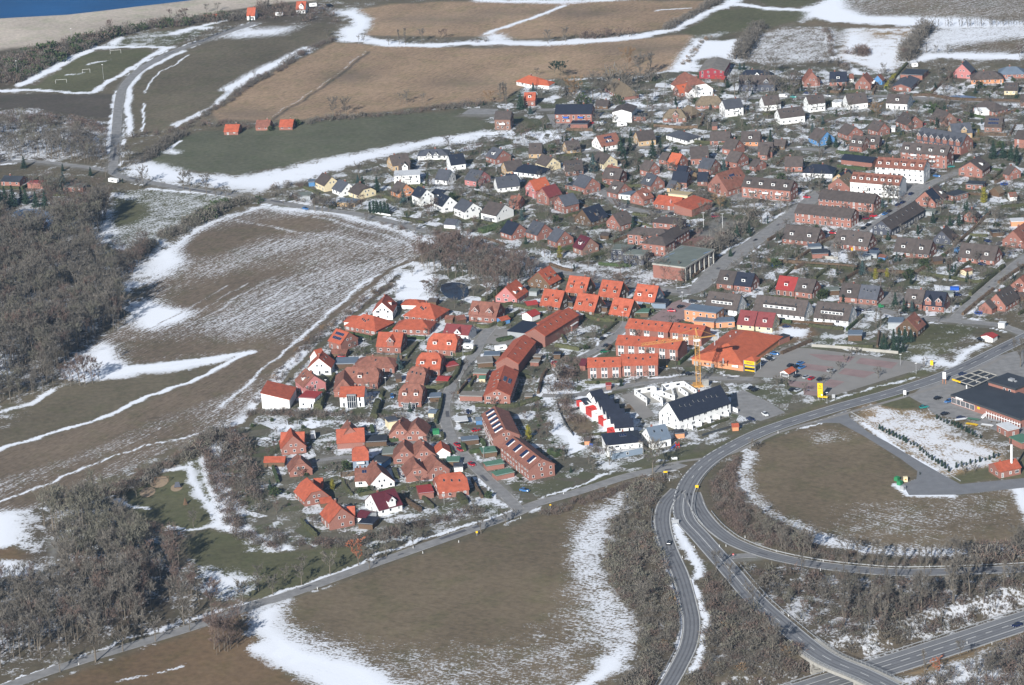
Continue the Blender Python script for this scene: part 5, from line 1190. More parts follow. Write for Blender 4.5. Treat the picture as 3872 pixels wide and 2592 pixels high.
# ------------------------------------------------------------------ buildings with shapes of their own
def frame_at(A, B):
    A = Vector(A); B = Vector(B); mid = (A+B)/2; return mid, math.atan2(B.y-A.y, B.x-A.x), (B-A).length
def word(txt, size, m, parent, mtx, name='lettering', squash=1.0):
    cu = bpy.data.curves.new(name, 'FONT'); cu.body = txt; cu.size = size; cu.extrude = .02; cu.align_x = 'CENTER'; cu.align_y = 'CENTER'
    cu.materials.append(m); tmp = bpy.data.objects.new(name, cu); me = bpy.data.meshes.new_from_object(tmp); bpy.data.objects.remove(tmp); o = bpy.data.objects.new(name, me); C.objects.link(o); o.parent = parent; o.matrix_local = mtx; return o
# supermarket
A0, F0, R0 = (83.08, 1365.21), (107.08, 1351.07), (128.24, 1386.25)
u = Vector((R0[0]-F0[0], R0[1]-F0[1])).normalized(); wS = 27.85
mf = Vector(((A0[0]+F0[0])/2, (A0[1]+F0[1])/2)); rA = mf+u*(wS/2); rB = mf+u*(41.05+6-wS/2)
sm_ = empty('supermarket', ((rA.x+rB.x)/2, (rA.y+rB.y)/2, 0)); org = ((rA.x+rB.x)/2, (rA.y+rB.y)/2)
tag(sm_, 'supermarket with huge orange hipped roof and yellow entrance sign', 'supermarket'); HOUSES.append((sm_, 'orange-roofed supermarket', *org))
block(sm_, org, rA, rB, wS-1, 3.3, 8.6, 'h', 'Q', 'o', 'n', True)
def G2(nx, ny, z, s=5.579, o=(2560, 1200)): return G(o[0]+nx/s, o[1]+ny/s, z)
for x, y in ((1245, 365), (1125, 445), (795, 560), (975, 935)):
    a = G2(x, y, 6.0); v = MB(); v.tube((0, 0, -1.5), (0, 0, .8), .3, .3, 8, M_METAL); v.tube((0, 0, .8), (0, 0, 1.1), .5, .25, 8, M_METAL)
    o = v.build('roof_vent', sm_, (a[0]-org[0], a[1]-org[1], 6.4))
# entrance tower
ea = G2(1465, 1135, 0); eb = G2(1640, 1160, 0); ec = G2(1715, 1095, 0)
mid = Vector(((ea[0]+ec[0])/2, (ea[1]+ec[1])/2)); rz = math.atan2(eb[1]-ea[1], eb[0]-ea[0])
te = MB(); wx, wy = 2.9, 2.9
for sx in (-1, 1):
    for sy in (-1, 1): te.box(sx*wx-.12, sx*wx+.12, sy*wy-.12, sy*wy+.12, 0, 5.6, M_METAL)
te.box(-wx, wx, -wy, wy, 2.9, 3.1, M_METAL)
tb = te.build('entrance_frame', sm_, (mid.x-org[0], mid.y-org[1], 0), (0, 0, rz))
q = MB(); q.poly([(-3.3,-3.3,5.6),(3.3,-3.3,5.6),(3.3,3.3,5.6),(-3.3,3.3,5.6),(0,0,7.0)], [(0,1,4),(1,2,4),(2,3,4),(3,0,4),(3,2,1,0)], ROOF['Q']); q.build('entrance_roof', sm_, tb.location, tb.rotation_euler)
q = MB(); q.box(-2.7, 2.7, -3.05, -2.95, 3.7, 5.5, M_YEL); q.box(2.95, 3.05, -2.7, 2.7, 3.7, 5.5, M_YEL); sg = q.build('entrance_sign', sm_, tb.location, tb.rotation_euler)
word('netto', 1.7, M_DARKM, sg, M4((0, -3.1, 4.75), 0, math.pi/2)); word('netto', 1.7, M_DARKM, sg, M4((3.1, 0, 4.75), math.pi/2, math.pi/2))
q = MB(); q.box(-2.4, 2.4, -2.6, 2.4, 0, 2.9, M_GLASS); q.build('entrance_lobby', sm_, tb.location, tb.rotation_euler)
q = MB(); q.box(-2.5, 2.5, -2.75, -2.65, .3, .9, M_YEL); q.box(-2.5, 2.5, -2.75, -2.65, 2.1, 2.75, M_YEL); q.build('yellow_band', sm_, tb.location, tb.rotation_euler)
dF = Vector((F0[0]-A0[0], F0[1]-A0[1])); angF = math.atan2(dF.y, dF.x)
for t_, wd, hh, zz_, mm, nm in ((.1, 2.2, 2.2, 0, M_METAL, 'door'), (.42, 1.5, 2.1, 0, M_METAL, 'door'), (.33, 1.4, .9, 1.2, M_METAL, 'window'), (.27, .5, .9, 1.2, M_GLASS, 'window'), (.18, .7, 1.2, .8, M_METAL, 'window')):
    c = mf + dF*(t_-.5)*.96 + u*.92; q = MB(); q.box(-wd/2, wd/2, -.06, .2, zz_, zz_+hh, mm); q.build(nm, sm_, (c.x-org[0], c.y-org[1], 0), (0, 0, angF))
c = mf + dF*(.85-.5) + u*.88; q = MB(); q.box(-1.6, 1.6, -.1, .1, 1.8, 2.7, M_WHITE); q.box(.7, 1.5, -.1, .1, 2.7, 3.0, M_WHITE); lb_ = q.build('bakery_sign', sm_, (c.x-org[0], c.y-org[1], 0), (0, 0, angF))
q = MB(); [q.box(-1.2+.27*i, -1.05+.27*i, -.14, -.1, 2.05, 2.3+.08*(i % 2), M_REDP) for i in range(9)]; q.build('lettering', lb_)
# gym hall
gc = [(90.87, 1491.7), (107.96, 1519.4), (91.3, 1529.4), (74.2, 1501.7)]
o_ = Vector(((gc[0][0]+gc[2][0])/2, (gc[0][1]+gc[2][1])/2)); gym = empty('sports_hall', (o_.x, o_.y, 0)); tag(gym, 'brick sports hall with flat grey roof and concrete pillars along the street', 'sports hall'); HOUSES.append((gym, 'flat-roofed sports hall', o_.x, o_.y))
d1 = Vector(gc[1])-Vector(gc[0]); Lg = d1.length; wg = (Vector(gc[3])-Vector(gc[0])).length; rz = math.atan2(d1.y, d1.x)
q = MB(); q.box(-Lg/2+.3, Lg/2-.3, -wg/2+1.2, wg/2-.3, -.3, 7, WALL['b']); q.build('wall', gym, None, (0, 0, rz))
q = MB(); q.box(-Lg/2, Lg/2, -wg/2, wg/2, 7, 7.8, M_CONC); q.build('fascia', gym, None, (0, 0, rz)); q = MB(); q.box(-Lg/2+.4, Lg/2-.4, -wg/2+.4, wg/2-.4, 7.8, 7.83, ROOF['N']); q.build('roof', gym, None, (0, 0, rz))
for i in range(7):
    x = -Lg/2+.6+(Lg-1.2)*i/6; q = MB(); q.box(x-.3, x+.3, -wg/2+.1, -wg/2+.7, -.2, 7, M_CONC); q.build('pillar', gym, None, (0, 0, rz))
for i in range(6):
    x = -Lg/2+.6+(Lg-1.2)*(i+.5)/6; q = MB(); q.box(x-1.9, x+1.9, -wg/2+1.1, -wg/2+1.25, 3.6, 6.4, M_GLASS); q.box(x-1.9, x+1.9, -wg/2+1.08, -wg/2+1.1, .2, 3.4, M_CONC); q.build('window', gym, None, (0, 0, rz))
for a, b_, w_ in (((880, 430), (740, 500), 1.6), ((700, 530), (590, 590), 1.3), ((1520, 620), (1400, 670), 1.8), ((1920, 390), (1740, 470), 1.9), ((1130, 280), (1030, 320), 1.3)):
    pa = G2(*a, 7.85, 7.81, (2440, 900)); pb = G2(*b_, 7.85, 7.81, (2440, 900)); pts = [tuple(v) for v in smooth([pa, ((pa[0]+pb[0])/2+w_*.5, (pa[1]+pb[1])/2+w_*.3), pb, ((pa[0]+pb[0])/2-w_, (pa[1]+pb[1])/2-w_*.5), pa], 1)]
    ob = sheet('puddle', [(x-o_.x, y-o_.y) for x, y in pts], 7.86, M_ICE, None, gym)
FOOT.append((o_.x, o_.y, Lg/2+1, wg/2+1, rz))
# staggered townhouses
th = empty('townhouses', (42, 1300, 0)); tag(th, 'stepped row of black-roofed townhouses with red and white annexes', 'townhouses'); HOUSES.append((th, 'stepped black-roofed townhouses', 42, 1300))
z5 = lambda x, y, z: G2(x, y, z, 4.356, (2160, 1400))
for k in range(7):
    block(th, (42, 1300), z5(300+66*k+(60 if k < 6 else 30)*0, 352+76*k, 8.2), z5(505+92*k-(40 if k == 6 else 0), 306+80*k, 8.2), 7.2, 5.6, 8.2, 'g', 'D', 'w', 'q' + (',n' if k not in (6,) else ''), k == 0)
for k, (x, y, c) in enumerate([(265, 545, 'w'), (365, 612, 'z'), (465, 685, 'w'), (572, 765, 'z'), (660, 850, 'w'), (715, 965, 'z')]):
    x -= 22; y += 10; a, b_ = z5(x-66, y+16, 3.4), z5(x+62, y-12, 3.4); md, rz, ln = frame_at(a, b_); q = MB(); h_ = ln/2; d_ = 2.6
    q.box(-h_, h_, -d_, d_, 0, 2.8, WALL[c])
    for bx_ in ((-h_, h_, -d_, -d_+.2), (-h_, h_, d_-.2, d_), (-h_, -h_+.2, -d_+.2, d_-.2), (h_-.2, h_, -d_+.2, d_-.2)): q.box(*bx_, 2.8, 3.7, WALL[c])
    o = q.build('annex', th, (md.x-42, md.y-1300, 0), (0, 0, rz))
    w_ = new_obj('window', window_mesh(1.2, 2.1), o); w_.matrix_local = M4((-h_*.3, -d_-.01, .1)); w_ = new_obj('window', window_mesh(1.2, 2.1), o); w_.matrix_local = M4((h_+.01, -.5, .1), math.pi/2)
# garden walls of the white row
row = [h for h in HOUSES if h[1].startswith('tall white row')][0]
for k in range(6):
    t_ = (k+1)/6.3; a = T(22, 1600+430*(k)/5.2, 795-158*(k)/5.2, 0); q = MB(); q.box(-.15, .15, -4.6, 0, 0, 2, M_WHITE)
    q.build('garden_wall', row[0], (a[0]-row[2], a[1]-row[3]+3.2, 0), (0, 0, R(34)))
# houses under construction: bare white masonry
cs = empty('building_shell', (70, 1328, 0)); tag(cs, 'roofless white masonry shell of new row houses on the building site', 'building shell')
q_ = [((1040,320),(1355,262)), ((1040,320),(1245,462)), ((1490,235),(1850,182)), ((1850,182),(2060,322)), ((1310,352),(1500,462)), ((1480,338),(1690,418)), ((1650,260),(1700,420)), ((1760,262),(1920,372)), ((1240,462),(1240,500)), ((1500,462),(1500,500)), ((1355,262),(1400,290)), ((1490,235),(1500,290)), ((1310,352),(1480,338))]
for a, b_ in q_:
    pa, pb = z5(*a, 2.7), z5(*b_, 2.7); md, rz, ln = frame_at(pa, pb); q = MB()
    nW = int(ln/4)
    if nW >= 2:      # window openings left in the masonry
        q.box(-ln/2, ln/2, -.15, .15, 0, 1, M_WHITE); q.box(-ln/2, ln/2, -.15, .15, 2.2, 2.75, M_WHITE); st = ln/nW
        for i in range(nW+1):
            x = -ln/2+st*i; q.box(max(x-st*.32, -ln/2), min(x+st*.32, ln/2), -.15, .15, 1, 2.2, M_WHITE)
    else: q.box(-ln/2, ln/2, -.15, .15, 0, 2.75, M_WHITE)
    q.build('wall', cs, (md.x-70, md.y-1328, 0), (0, 0, rz))
sl_ = [z5(*p, 0) for p in ((1040, 400), (1355, 340), (1500, 360), (1850, 262), (2060, 395), (1700, 520), (1240, 560))]
sheet('floor_slab', [(x-70, y-1328) for x, y in sl_], .25, M_CONC, None, cs)
# big black-roofed shop and its neighbours at the right edge
def boxbuild(name, label, cat, Pm, Pq, width, h, wall_m, roof_m, extra=None):
    """front wall runs from Pm to Pq on the ground, body lies behind it"""
    A = Vector(Pm); B = Vector(Pq); ln = (B-A).length; e = (B-A)/ln; nrm = Vector((-e.y, e.x)); c = (A+B)/2+nrm*width/2; rz = math.atan2(e.y, e.x)
    r = empty(name, (c.x, c.y, 0), rz); tag(r, label, cat); HOUSES.append((r, label, c.x, c.y)); FOOT.append((c.x, c.y, ln/2+1, width/2+1, rz))
    q = MB(); q.box(-ln/2+.3, ln/2-.3, -width/2+.3, width/2-.3, -.2, h-.9, wall_m); q.build('wall', r)
    q = MB(); q.box(-ln/2, ln/2, -width/2, width/2, h-.9, h, M_DARKM); q.build('fascia', r)
    q = MB(); q.box(-ln/2+.15, ln/2-.15, -width/2+.15, width/2-.15, h, h+.02, roof_m); q.build('roof', r)
    return r, ln
shp, ln = boxbuild('shop', 'large shop with flat black roof and glazed showroom corner', 'shop', (196.2, 1294.7), (221.5, 1259.0), 24, 4.3, WALL['b'], ROOF['K'])
for i in range(5): w_ = new_obj('window', window_mesh(2.7, 2.6), shp); w_.matrix_local = M4((-ln/2+1.9+i*2.9, -12+.25, .4))
q = MB(); [q.box(ln*.05+i*1.6, ln*.05+i*1.6+.2, -13.6, -13.4, 0, 3.2, M_WHITE) for i in range(14)]; q.box(ln*.05, ln*.05+21, -13.5, -13.3, 2.2, 2.5, M_WHITE); q.build('white_post_fence', shp)
q = MB(); q.box(-ln/2+3.4, -ln/2+8, -12.14, -12.02, 3.45, 4.2, M_WHITE); q.build('sign_board', shp)
q = MB(); q.box(-ln/2+16.8, -ln/2+18.3, -11.85, -11.6, 1.9, 2.9, M_YEL); q.build('yellow_sign', shp)
s2, ln2 = boxbuild('flat_roofed_house', 'two-storey brick house with flat black roof above the shop', 'house', (214.4, 1303.8), (224.9, 1291.2), 14, 6.6, WALL['b'], ROOF['K'])
for x in (1.5, 4.6): w_ = new_obj('window', window_mesh(1.3, 1.4), s2); w_.matrix_local = M4((x, -7+.25, 3.9))
q = MB(); q.box(-1.2, 1.2, -1, 1, 6.6, 7.5, M_METAL); q.box(2, 2.9, -.5, .5, 6.6, 7.1, M_METAL); q.build('roof_vent', s2)
# petrol station canopy: an open grid of white beams
pc = [T(23, 1690, 335, 5), T(23, 1930, 250, 5), T(23, 2095, 300, 5), T(23, 1880, 400, 5)]
cn = Vector((sum(p[0] for p in pc)/4, sum(p[1] for p in pc)/4)); cp = empty('petrol_canopy', (cn.x, cn.y, 0)); tag(cp, 'open white beam canopy of the petrol station with yellow edge', 'canopy')
def lp(s_, t_): 
    a = Vector(pc[0]).lerp(Vector(pc[1]), s_); b_ = Vector(pc[3]).lerp(Vector(pc[2]), s_); return a.lerp(b_, t_)-cn
for i in range(4):
    for ends in ((lp(i/3, 0), lp(i/3, 1)), (lp(0, i/3), lp(1, i/3))):
        q = MB(); q.bar((*ends[0], 5), (*ends[1], 5), .3, .35, M_CONC); q.build('beam', cp)
q = MB(); q.bar((*(lp(-.02, 0)), 5), (*(lp(-.02, .4)), 5), .3, .75, M_YEL); q.build('yellow_fascia', cp)
q = MB(); q.poly([(*lp(0, 0), 4.7), (*lp(1, 0), 4.7), (*lp(1, 1), 4.7), (*lp(0, 1), 4.7)], [(0, 1, 2, 3)], ROOF['K']); q.build('canopy_deck', cp)
for s_, t_ in ((.3, .3), (.3, .8), (.75, .3), (.75, .8)):
    v = lp(s_, t_); q = MB(); q.tube((v.x, v.y, 0), (v.x, v.y, 4.8), .3, .3, 8, M_WHITE); q.build('post', cp)
# tower crane
k0 = G2(455, 1440, 0); k1 = G2(425, 490, 22.2)
cr = empty('tower_crane', (k0[0], k0[1], 0)); tag(cr, 'orange-yellow lattice tower crane standing on the building site', 'crane')
q = MB(); hw = 1.0
for sx in (-1, 1):
    for sy in (-1, 1): q.bar((sx*hw, sy*hw, .8), (sx*hw, sy*hw, 24), .17, .17, M_CRANE)
for i in range(14):
    z0, z1 = .8+i*1.65, .8+(i+1)*1.65
    for a, b_ in (((-hw, -hw), (hw, -hw)), ((hw, -hw), (hw, hw)), ((hw, hw), (-hw, hw)), ((-hw, hw), (-hw, -hw))):
        if i % 2: a, b_ = b_, a
        q.bar((*a, z0), (*b_, z1), .09, .09, M_CRANE); q.bar((*a, z1), (*b_, z1), .08, .08, M_CRANE)
q.build('mast', cr)
q = MB(); q.box(-2.6, 2.6, -2.6, 2.6, 0, .8, M_CRANE); q.bar((-4, 0, .3), (4, 0, .3), .8, .5, M_CRANE); q.bar((0, -4, .3), (0, 4, .3), .8, .5, M_CRANE); q.build('base', cr)
q = MB(); q.box(-1.4, 1.4, -1.4, 1.4, 22.2, 23, M_WHITE); q.bar((0, 0, 23), (-.6, 0, 28), .3, .3, M_CRANE); q.bar((.8, 0, 23), (-.4, 0, 28), .2, .2, M_CRANE); q.build('slewing_head', cr)
jd = Vector((-1, -.25, 0)).normalized(); q = MB(); J = 27; sd_ = Vector((jd.y, -jd.x, 0))
for sgn in (-1, 1): q.bar(sd_*sgn*.55+Vector((0, 0, 23.2)), jd*J+sd_*sgn*.45+Vector((0, 0, 23.6)), .12, .12, M_CRANE)
q.bar(Vector((0, 0, 24.6)), jd*J+Vector((0, 0, 24.6)), .12, .12, M_CRANE)
for i in range(18):
    a, b_ = jd*J*i/18, jd*J*(i+1)/18; s_ = 1 if i % 2 else -1
    q.bar(a+sd_*s_*.5+Vector((0, 0, 23.3)), b_+Vector((0, 0, 24.6)), .1, .1, M_CRANE); q.bar(a+Vector((0, 0, 24.6)), b_-sd_*s_*.5+Vector((0, 0, 23.4)), .1, .1, M_CRANE)
q.build('jib', cr)
q = MB(); cj = -jd*9; q.bar((0, 0, 23.3), (cj.x, cj.y, 23.3), 1.0, .25, M_CRANE); q.bar((-.6, 0, 28), (cj.x, cj.y, 23.4), .1, .1, M_CRANE); q.bar((-.6, 0, 28), tuple(jd*17+Vector((0, 0, 24.7))), .1, .1, M_CRANE); q.build('counter_jib', cr)
q = MB(); q.box(cj.x-1, cj.x+1, cj.y-.8, cj.y+.8, 21.2, 23.1, M_CONC); q.build('counterweight', cr)
q = MB(); h_ = jd*15; q.bar((h_.x, h_.y, 23.2), (h_.x, h_.y, 12), .06, .06, M_DARKM); q.box(h_.x-.3, h_.x+.3, h_.y-.3, h_.y+.3, 11.4, 12, M_CRANE); q.build('hook', cr)
def simple(name, label, cat, loc, build, rz=0, group=None):
    r = empty(name, (loc[0], loc[1], loc[2] if len(loc) > 2 else 0), rz); tag(r, label, cat, group)
    build(r); return r
def part_mb(name, parent, fn):
    q = MB(); fn(q); return q.build(name, parent)
simple('material_container', 'grey-white counterweight stack beside the crane foot', 'container', T(22, 1770, 398), lambda r: [part_mb('ballast_block', r, lambda q, i=i: q.box(-1.3, 1.3, -1, 1, i*.8, i*.8+.76, M_CONC)) for i in range(4)], .3)
# yellow pylon, other tall signs
def pylon(r):
    part_mb('sign_panel', r, lambda q: q.box(-1.25, 1.25, -.25, .25, 1.0, 7.9, M_YEL))
    part_mb('foot_panel', r, lambda q: q.box(-1.1, 3.2, .3, 1.6, .8, 1.35, M_YEL))
    for x in (-1.0, 1.0): part_mb('post', r, lambda q, x=x: q.box(x-.1, x+.1, -.1, .1, 0, 1.0, M_METAL))
    def em(q):
        q.poly([(-.5, -.27, 6.9), (-.2, -.27, 7.1), (.45, -.27, 6.0), (.1, -.27, 6.1)], [(0, 1, 2, 3)], M_REDP)
        q.box(-.85, .7, -.28, -.26, 5.35, 5.6, M_REDP); q.box(-.6, -.3, -.28, -.26, 2.3, 2.6, M_DARKM); q.box(-.6, -.45, -.28, -.26, 3.9, 4.3, M_DARKM); q.box(.2, .5, -.28, -.26, 3.9, 4.3, M_DARKM)
    part_mb('emblem', r, em); part_mb('round_badge', r, lambda q: q.tube((.75, -.28, 2.3), (.75, -.26, 2.3), .38, .38, 12, M_WHITE))
simple('advertising_pylon', 'tall yellow advertising pylon at the car park entrance', 'sign', T(23, 480, 520), pylon, R(-24))
def billboard(w_, h_, z_, m_, posts=2, pm=None, round_=False):
    def f(r):
        part_mb('sign_panel', r, lambda q: q.box(-w_/2, w_/2, -.12, .12, z_, z_+h_, m_))
        for i in range(posts):
            x = (-w_/2+.1)+(w_-.2)*(i/(max(posts-1, 1))) if posts > 1 else 0
            part_mb('post', r, lambda q, x=x: q.box(x-.07, x+.07, -.07, .07, 0, z_, pm or M_METAL))
    return f
simple('price_sign', 'white price board on orange and yellow legs beside the petrol station', 'sign', T(23, 1613, 380), billboard(1.5, 3.2, 2.6, M_WHITE, 2, M_ORNG), R(-20))
simple('yellow_sign', 'yellow box sign at the upper car park corner', 'sign', T(23, 1498, 214), billboard(1.4, 2.4, .3, M_YEL), R(-20))
simple('light_box', 'small white light box on the grass by the service road', 'sign', T(23, 1252, 498), billboard(1.3, 2.0, 1.2, M_WHITE), R(-20))
simple('notice_board', 'grey notice board behind the yellow pylon', 'sign', T(23, 600, 515), billboard(1.5, 1.9, .3, M_METAL), R(-20))
simple('direction_sign', 'white direction board at the road junction', 'sign', T(22, 1485, 1080), billboard(2.6, 1.0, .6, M_WHITE), R(-5))
simple('place_sign', 'yellow place-name sign at the mouth of the village road', 'sign', T(22, 1405, 1218), billboard(1.7, .7, 1.4, M_YEL), R(-5))
simple('place_sign', 'yellow place-name sign on the outside of the road bend', 'sign', T(22, 1692, 1345), billboard(1.4, 1.1, .9, M_YEL), R(-5))
simple('place_sign', 'small yellow sign on the country road verge above the meadow', 'sign', T(31, 2021, 200), billboard(.8, .9, 1.2, M_YEL, 1), 0)
simple('road_sign', 'small yellow sign at the start of the village street', 'sign', T(22, 352, 1512), billboard(.7, .7, .9, M_YEL, 1), 0)
simple('road_sign', 'large grey-backed direction sign in the ramp fork', 'sign', T(32, 1495, 95), billboard(3.0, 1.6, .5, M_METAL), R(10))
simple('no_entry_sign', 'round red and white no-entry sign at the slip road', 'sign', T(32, 2024, 410), lambda r: (part_mb('post', r, lambda q: q.tube((0, 0, 0), (0, 0, 1.6), .05, .05, 6, M_METAL)), part_mb('disc', r, lambda q: (q.tube((0, -.06, 1.9), (0, -.02, 1.9), .4, .4, 14, M_REDP), q.box(-.26, .26, -.08, -.062, 1.83, 1.97, M_WHITE)))))
simple('container', 'cream charity box with orange emblem on the plaza', 'container', T(23, 1257, 1270), lambda r: (part_mb('body', r, lambda q: q.box(-.9, .9, -.8, .8, 0, 2.1, WALL['c'])), part_mb('emblem', r, lambda q: q.box(-.35, .35, -.84, -.8, .8, 1.5, M_ORNG))))
for i, (x, y, mm, nm) in enumerate([(1180, 1262, M_GREEN, 'green bottle bank, the upper one'), (1205, 1300, M_GREEN, 'green bottle bank, the lower one'), (1235, 1345, M_METAL, 'white-grey paper container at the row end')]):
    simple('recycling_container', nm + ' on the plaza edge', 'container', T(23, x, y), lambda r, mm=mm: (part_mb('body', r, lambda q: (q.box(-1, 1, -.9, .9, 0, 1.5, mm), q.box(-.8, .8, -.7, .7, 1.5, 1.8, mm))), part_mb('slot', r, lambda q: q.box(-.3, .3, -.93, -.9, 1.0, 1.2, M_DARKM))), R(50))
def cartshelter(r):
    part_mb('roof', r, lambda q: q.poly([(-3.4, -2.6, 2.3), (3.4, -2.6, 2.3), (3.4, 2.6, 2.3), (-3.4, 2.6, 2.3), (-3.4, 0, 3.7), (3.4, 0, 3.7)], [(0, 1, 5, 4), (2, 3, 4, 5), (1, 2, 5), (3, 0, 4), (3, 2, 1, 0)], ROOF['Q']))
    part_mb('gable', r, lambda q: q.poly([(-3.42, -2.4, 2.3), (-3.42, 2.4, 2.3), (-3.42, 0, 3.6)], [(0, 2, 1)], M_WHITE))
    for x in (-3, 3):
        for y in (-2.2, 2.2): part_mb('post', r, lambda q, x=x, y=y: q.box(x-.08, x+.08, y-.08, y+.08, 0, 2.3, M_WHITE))
    part_mb('shopping_trolleys', r, lambda q: [q.box(-2.8+.7*i, -2.2+.7*i, -1.6, 1.6, .3, 1.0, M_METAL) for i in range(8)])
simple('trolley_shelter', 'orange-roofed trolley shelter with white gable in the car park', 'shelter', T(23, 185, 305), cartshelter, R(50))
simple('chimney_stack', 'tall white round chimney in front of the boiler house', 'chimney', T(23, 2228, 1195), lambda r: (part_mb('shaft', r, lambda q: q.tube((0, 0, 0), (0, 0, 13), .5, .5, 14, M_WHITE)), part_mb('foot', r, lambda q: q.box(-1.2, 1.2, -1.2, 1.2, 0, .5, M_CONC))))
simple('flagpole', 'flagpole with small pink flag in front of the kindergarten', 'flagpole', T(12, 1457, 355), lambda r: (part_mb('pole', r, lambda q: q.tube((0, 0, 0), (0, 0, 6.5), .08, .05, 6, M_WHITE)), part_mb('flag', r, lambda q: q.box(-.9, 0, -.03, .03, 4.2, 5.6, WALL['p']))))
simple('flagpole', 'white flagpole with cross arm in the garden of the steep red house', 'flagpole', T(3, 440, 845), lambda r: (part_mb('pole', r, lambda q: q.tube((0, 0, 0), (0, 0, 7.5), .08, .05, 6, M_WHITE)), part_mb('cross_arm', r, lambda q: q.box(-1, 1, -.04, .04, 5.2, 5.3, M_WHITE))))
for x, y, h_, lb in ((1753, 515, 8.5, 'leftmost tall white floodlight mast on the school yard'), (1927, 525, 8.5, 'right tall white floodlight mast on the school yard'), (1688, 545, 6, 'shorter mast left of the school yard floodlights')):
    simple('light_mast', lb, 'light mast', T(12, x, y), lambda r, h_=h_: (part_mb('pole', r, lambda q: q.tube((0, 0, 0), (0, 0, h_), .12, .07, 6, M_WHITE)), part_mb('lamp_head', r, lambda q: q.box(-.9, .9, -.15, .15, h_-.3, h_, M_METAL))))
LAMPS = [(0, 948, 725), (0, 158, 690), (0, 660, 388), (0, 1394, 460), (23, 1212, 208), (23, 1355, 290), (12, 1822, 880), (12, 1560, 1200), (21, 1188, 420), (21, 1868, 445), (21, 643, 440), (21, 1585, 605), (21, 1442, 1265), (21, 1722, 1480), (21, 2085, 1060), (12, 1015, 1385), (12, 1504, 1090), (21, 990, 65), (21, 1895, 125), (11, 1385, 290), (23, 540, 560), (13, 2312, 735), (2, 1388, 895), (13, 705, 1560)]
LL = 'lamp post with thin white pole|beside the near touchline;at the left wood edge of the pitch;in the shore thicket;at the far corner of the pitch;at the car park upper kerb;with an orange box at the road;beside the sports hall hedge;at the red-paved turning place;beside the angular carport;on the village street bend;by the snowy hedge gap;beside the dark hedge in the bend;in front of the twin houses;in front of the broad ochre roof;beside the green awnings;at the terrace street corner;below the sports hall trees;by the blue garage doors;by the white caravan;beside the blue spruce;beside the yellow pylon;at the east street corner;on the farm lane;behind the small garden workshop'
ends_ = LL.split('|')[1].split(';')
for i, (rc, x, y) in enumerate(LAMPS):
    h_ = 10 if i < 4 else 5.5
    simple('street_lamp', 'lamp post with thin pole ' + ends_[i], 'street lamp', T(rc, x, y), lambda r, h_=h_: (part_mb('pole', r, lambda q: q.tube((0, 0, 0), (0, 0, h_), .11, .07, 6, M_METAL)), part_mb('lamp_head', r, lambda q: q.box(-.5, .5, -.16, .16, h_-.15, h_+.05, M_WHITE))), 0, 'lamp posts')
def goal(w_):
    def f(r):
        part_mb('goal_frame', r, lambda q: (q.bar((-w_/2, 0, 0), (-w_/2, 0, 2.44), .10, .10, M_WHITE), q.bar((w_/2, 0, 0), (w_/2, 0, 2.44), .10, .10, M_WHITE), q.bar((-w_/2, 0, 2.44), (w_/2, 0, 2.44), .10, .10, M_WHITE)))
        part_mb('net_support', r, lambda q: (q.bar((-w_/2, 0, 2.44), (-w_/2, 2, 0), .06, .06, M_METAL), q.bar((w_/2, 0, 2.44), (w_/2, 2, 0), .06, .06, M_METAL)))
    return f
simple('football_goal', 'near white football goal on the pitch', 'goal', T(0, 560, 762), goal(7.3), R(4)); simple('football_goal', 'far white football goal on the pitch', 'goal', T(0, 1058, 492), goal(7.3), R(4)); simple('football_goal', 'small goal in the middle of the pitch', 'goal', T(0, 790, 668), goal(5), R(4))
# playground
def swing(r):
    part_mb('frame', r, lambda q: [q.bar(a, b_, .18, .18, WALL['n']) for a, b_ in (((-3, -1, 0), (-3, 0, 2.6)), ((-3, 1, 0), (-3, 0, 2.6)), ((3, -1, 0), (3, 0, 2.6)), ((3, 1, 0), (3, 0, 2.6)), ((-3, 0, 2.6), (3, 0, 2.6)))])
    part_mb('seat', r, lambda q: (q.box(-1.6, -1, -.1, .1, .5, .56, M_DARKM), q.box(1, 1.6, -.1, .1, .5, .56, M_DARKM)))
simple('swing', 'wooden swing frame on the round snowy sand pit', 'swing', T(20, 1480, 1280), swing, .2)
simple('climbing_tower', 'grey tent-shaped climbing tower on the small sand circle', 'play tower', T(20, 1625, 1325), lambda r: (part_mb('roof', r, lambda q: q.poly([(-1.5, -1, .4), (1.5, -1, .4), (1.5, 1, .4), (-1.5, 1, .4), (-.8, 0, 2.6), (.8, 0, 2.6)], [(0, 1, 5, 4), (2, 3, 4, 5), (1, 2, 5), (3, 0, 4)], WALL['k'])), part_mb('leg', r, lambda q: q.box(-1.4, 1.4, -.9, .9, 0, .4, WALL['n']))))
simple('teepee', 'pointed grey timber teepee on the playground grass', 'play hut', T(20, 1697, 1480), lambda r: part_mb('body', r, lambda q: q.tube((0, 0, 0), (0, 0, 3), 1.2, .1, 6, WALL['n'])))
for nm, x, y, a in (('left small', 1435, 1175, 3.2), ('large round snow-rimmed', 1455, 1275, 6.5), ('lower', 1350, 1370, 5.5), ('right', 1615, 1328, 4.2), ('garden', 2282, 1197, 3)):
    c = T(20, x, y); sheet('sand_pit', [(c[0]+a*.62*math.cos(t_*.4488), c[1]+a*math.sin(t_*.4488)*1.1) for t_ in range(14)], .05, mat('pit_sand', (.34, .25, .165), .95, 0, .1, .6))
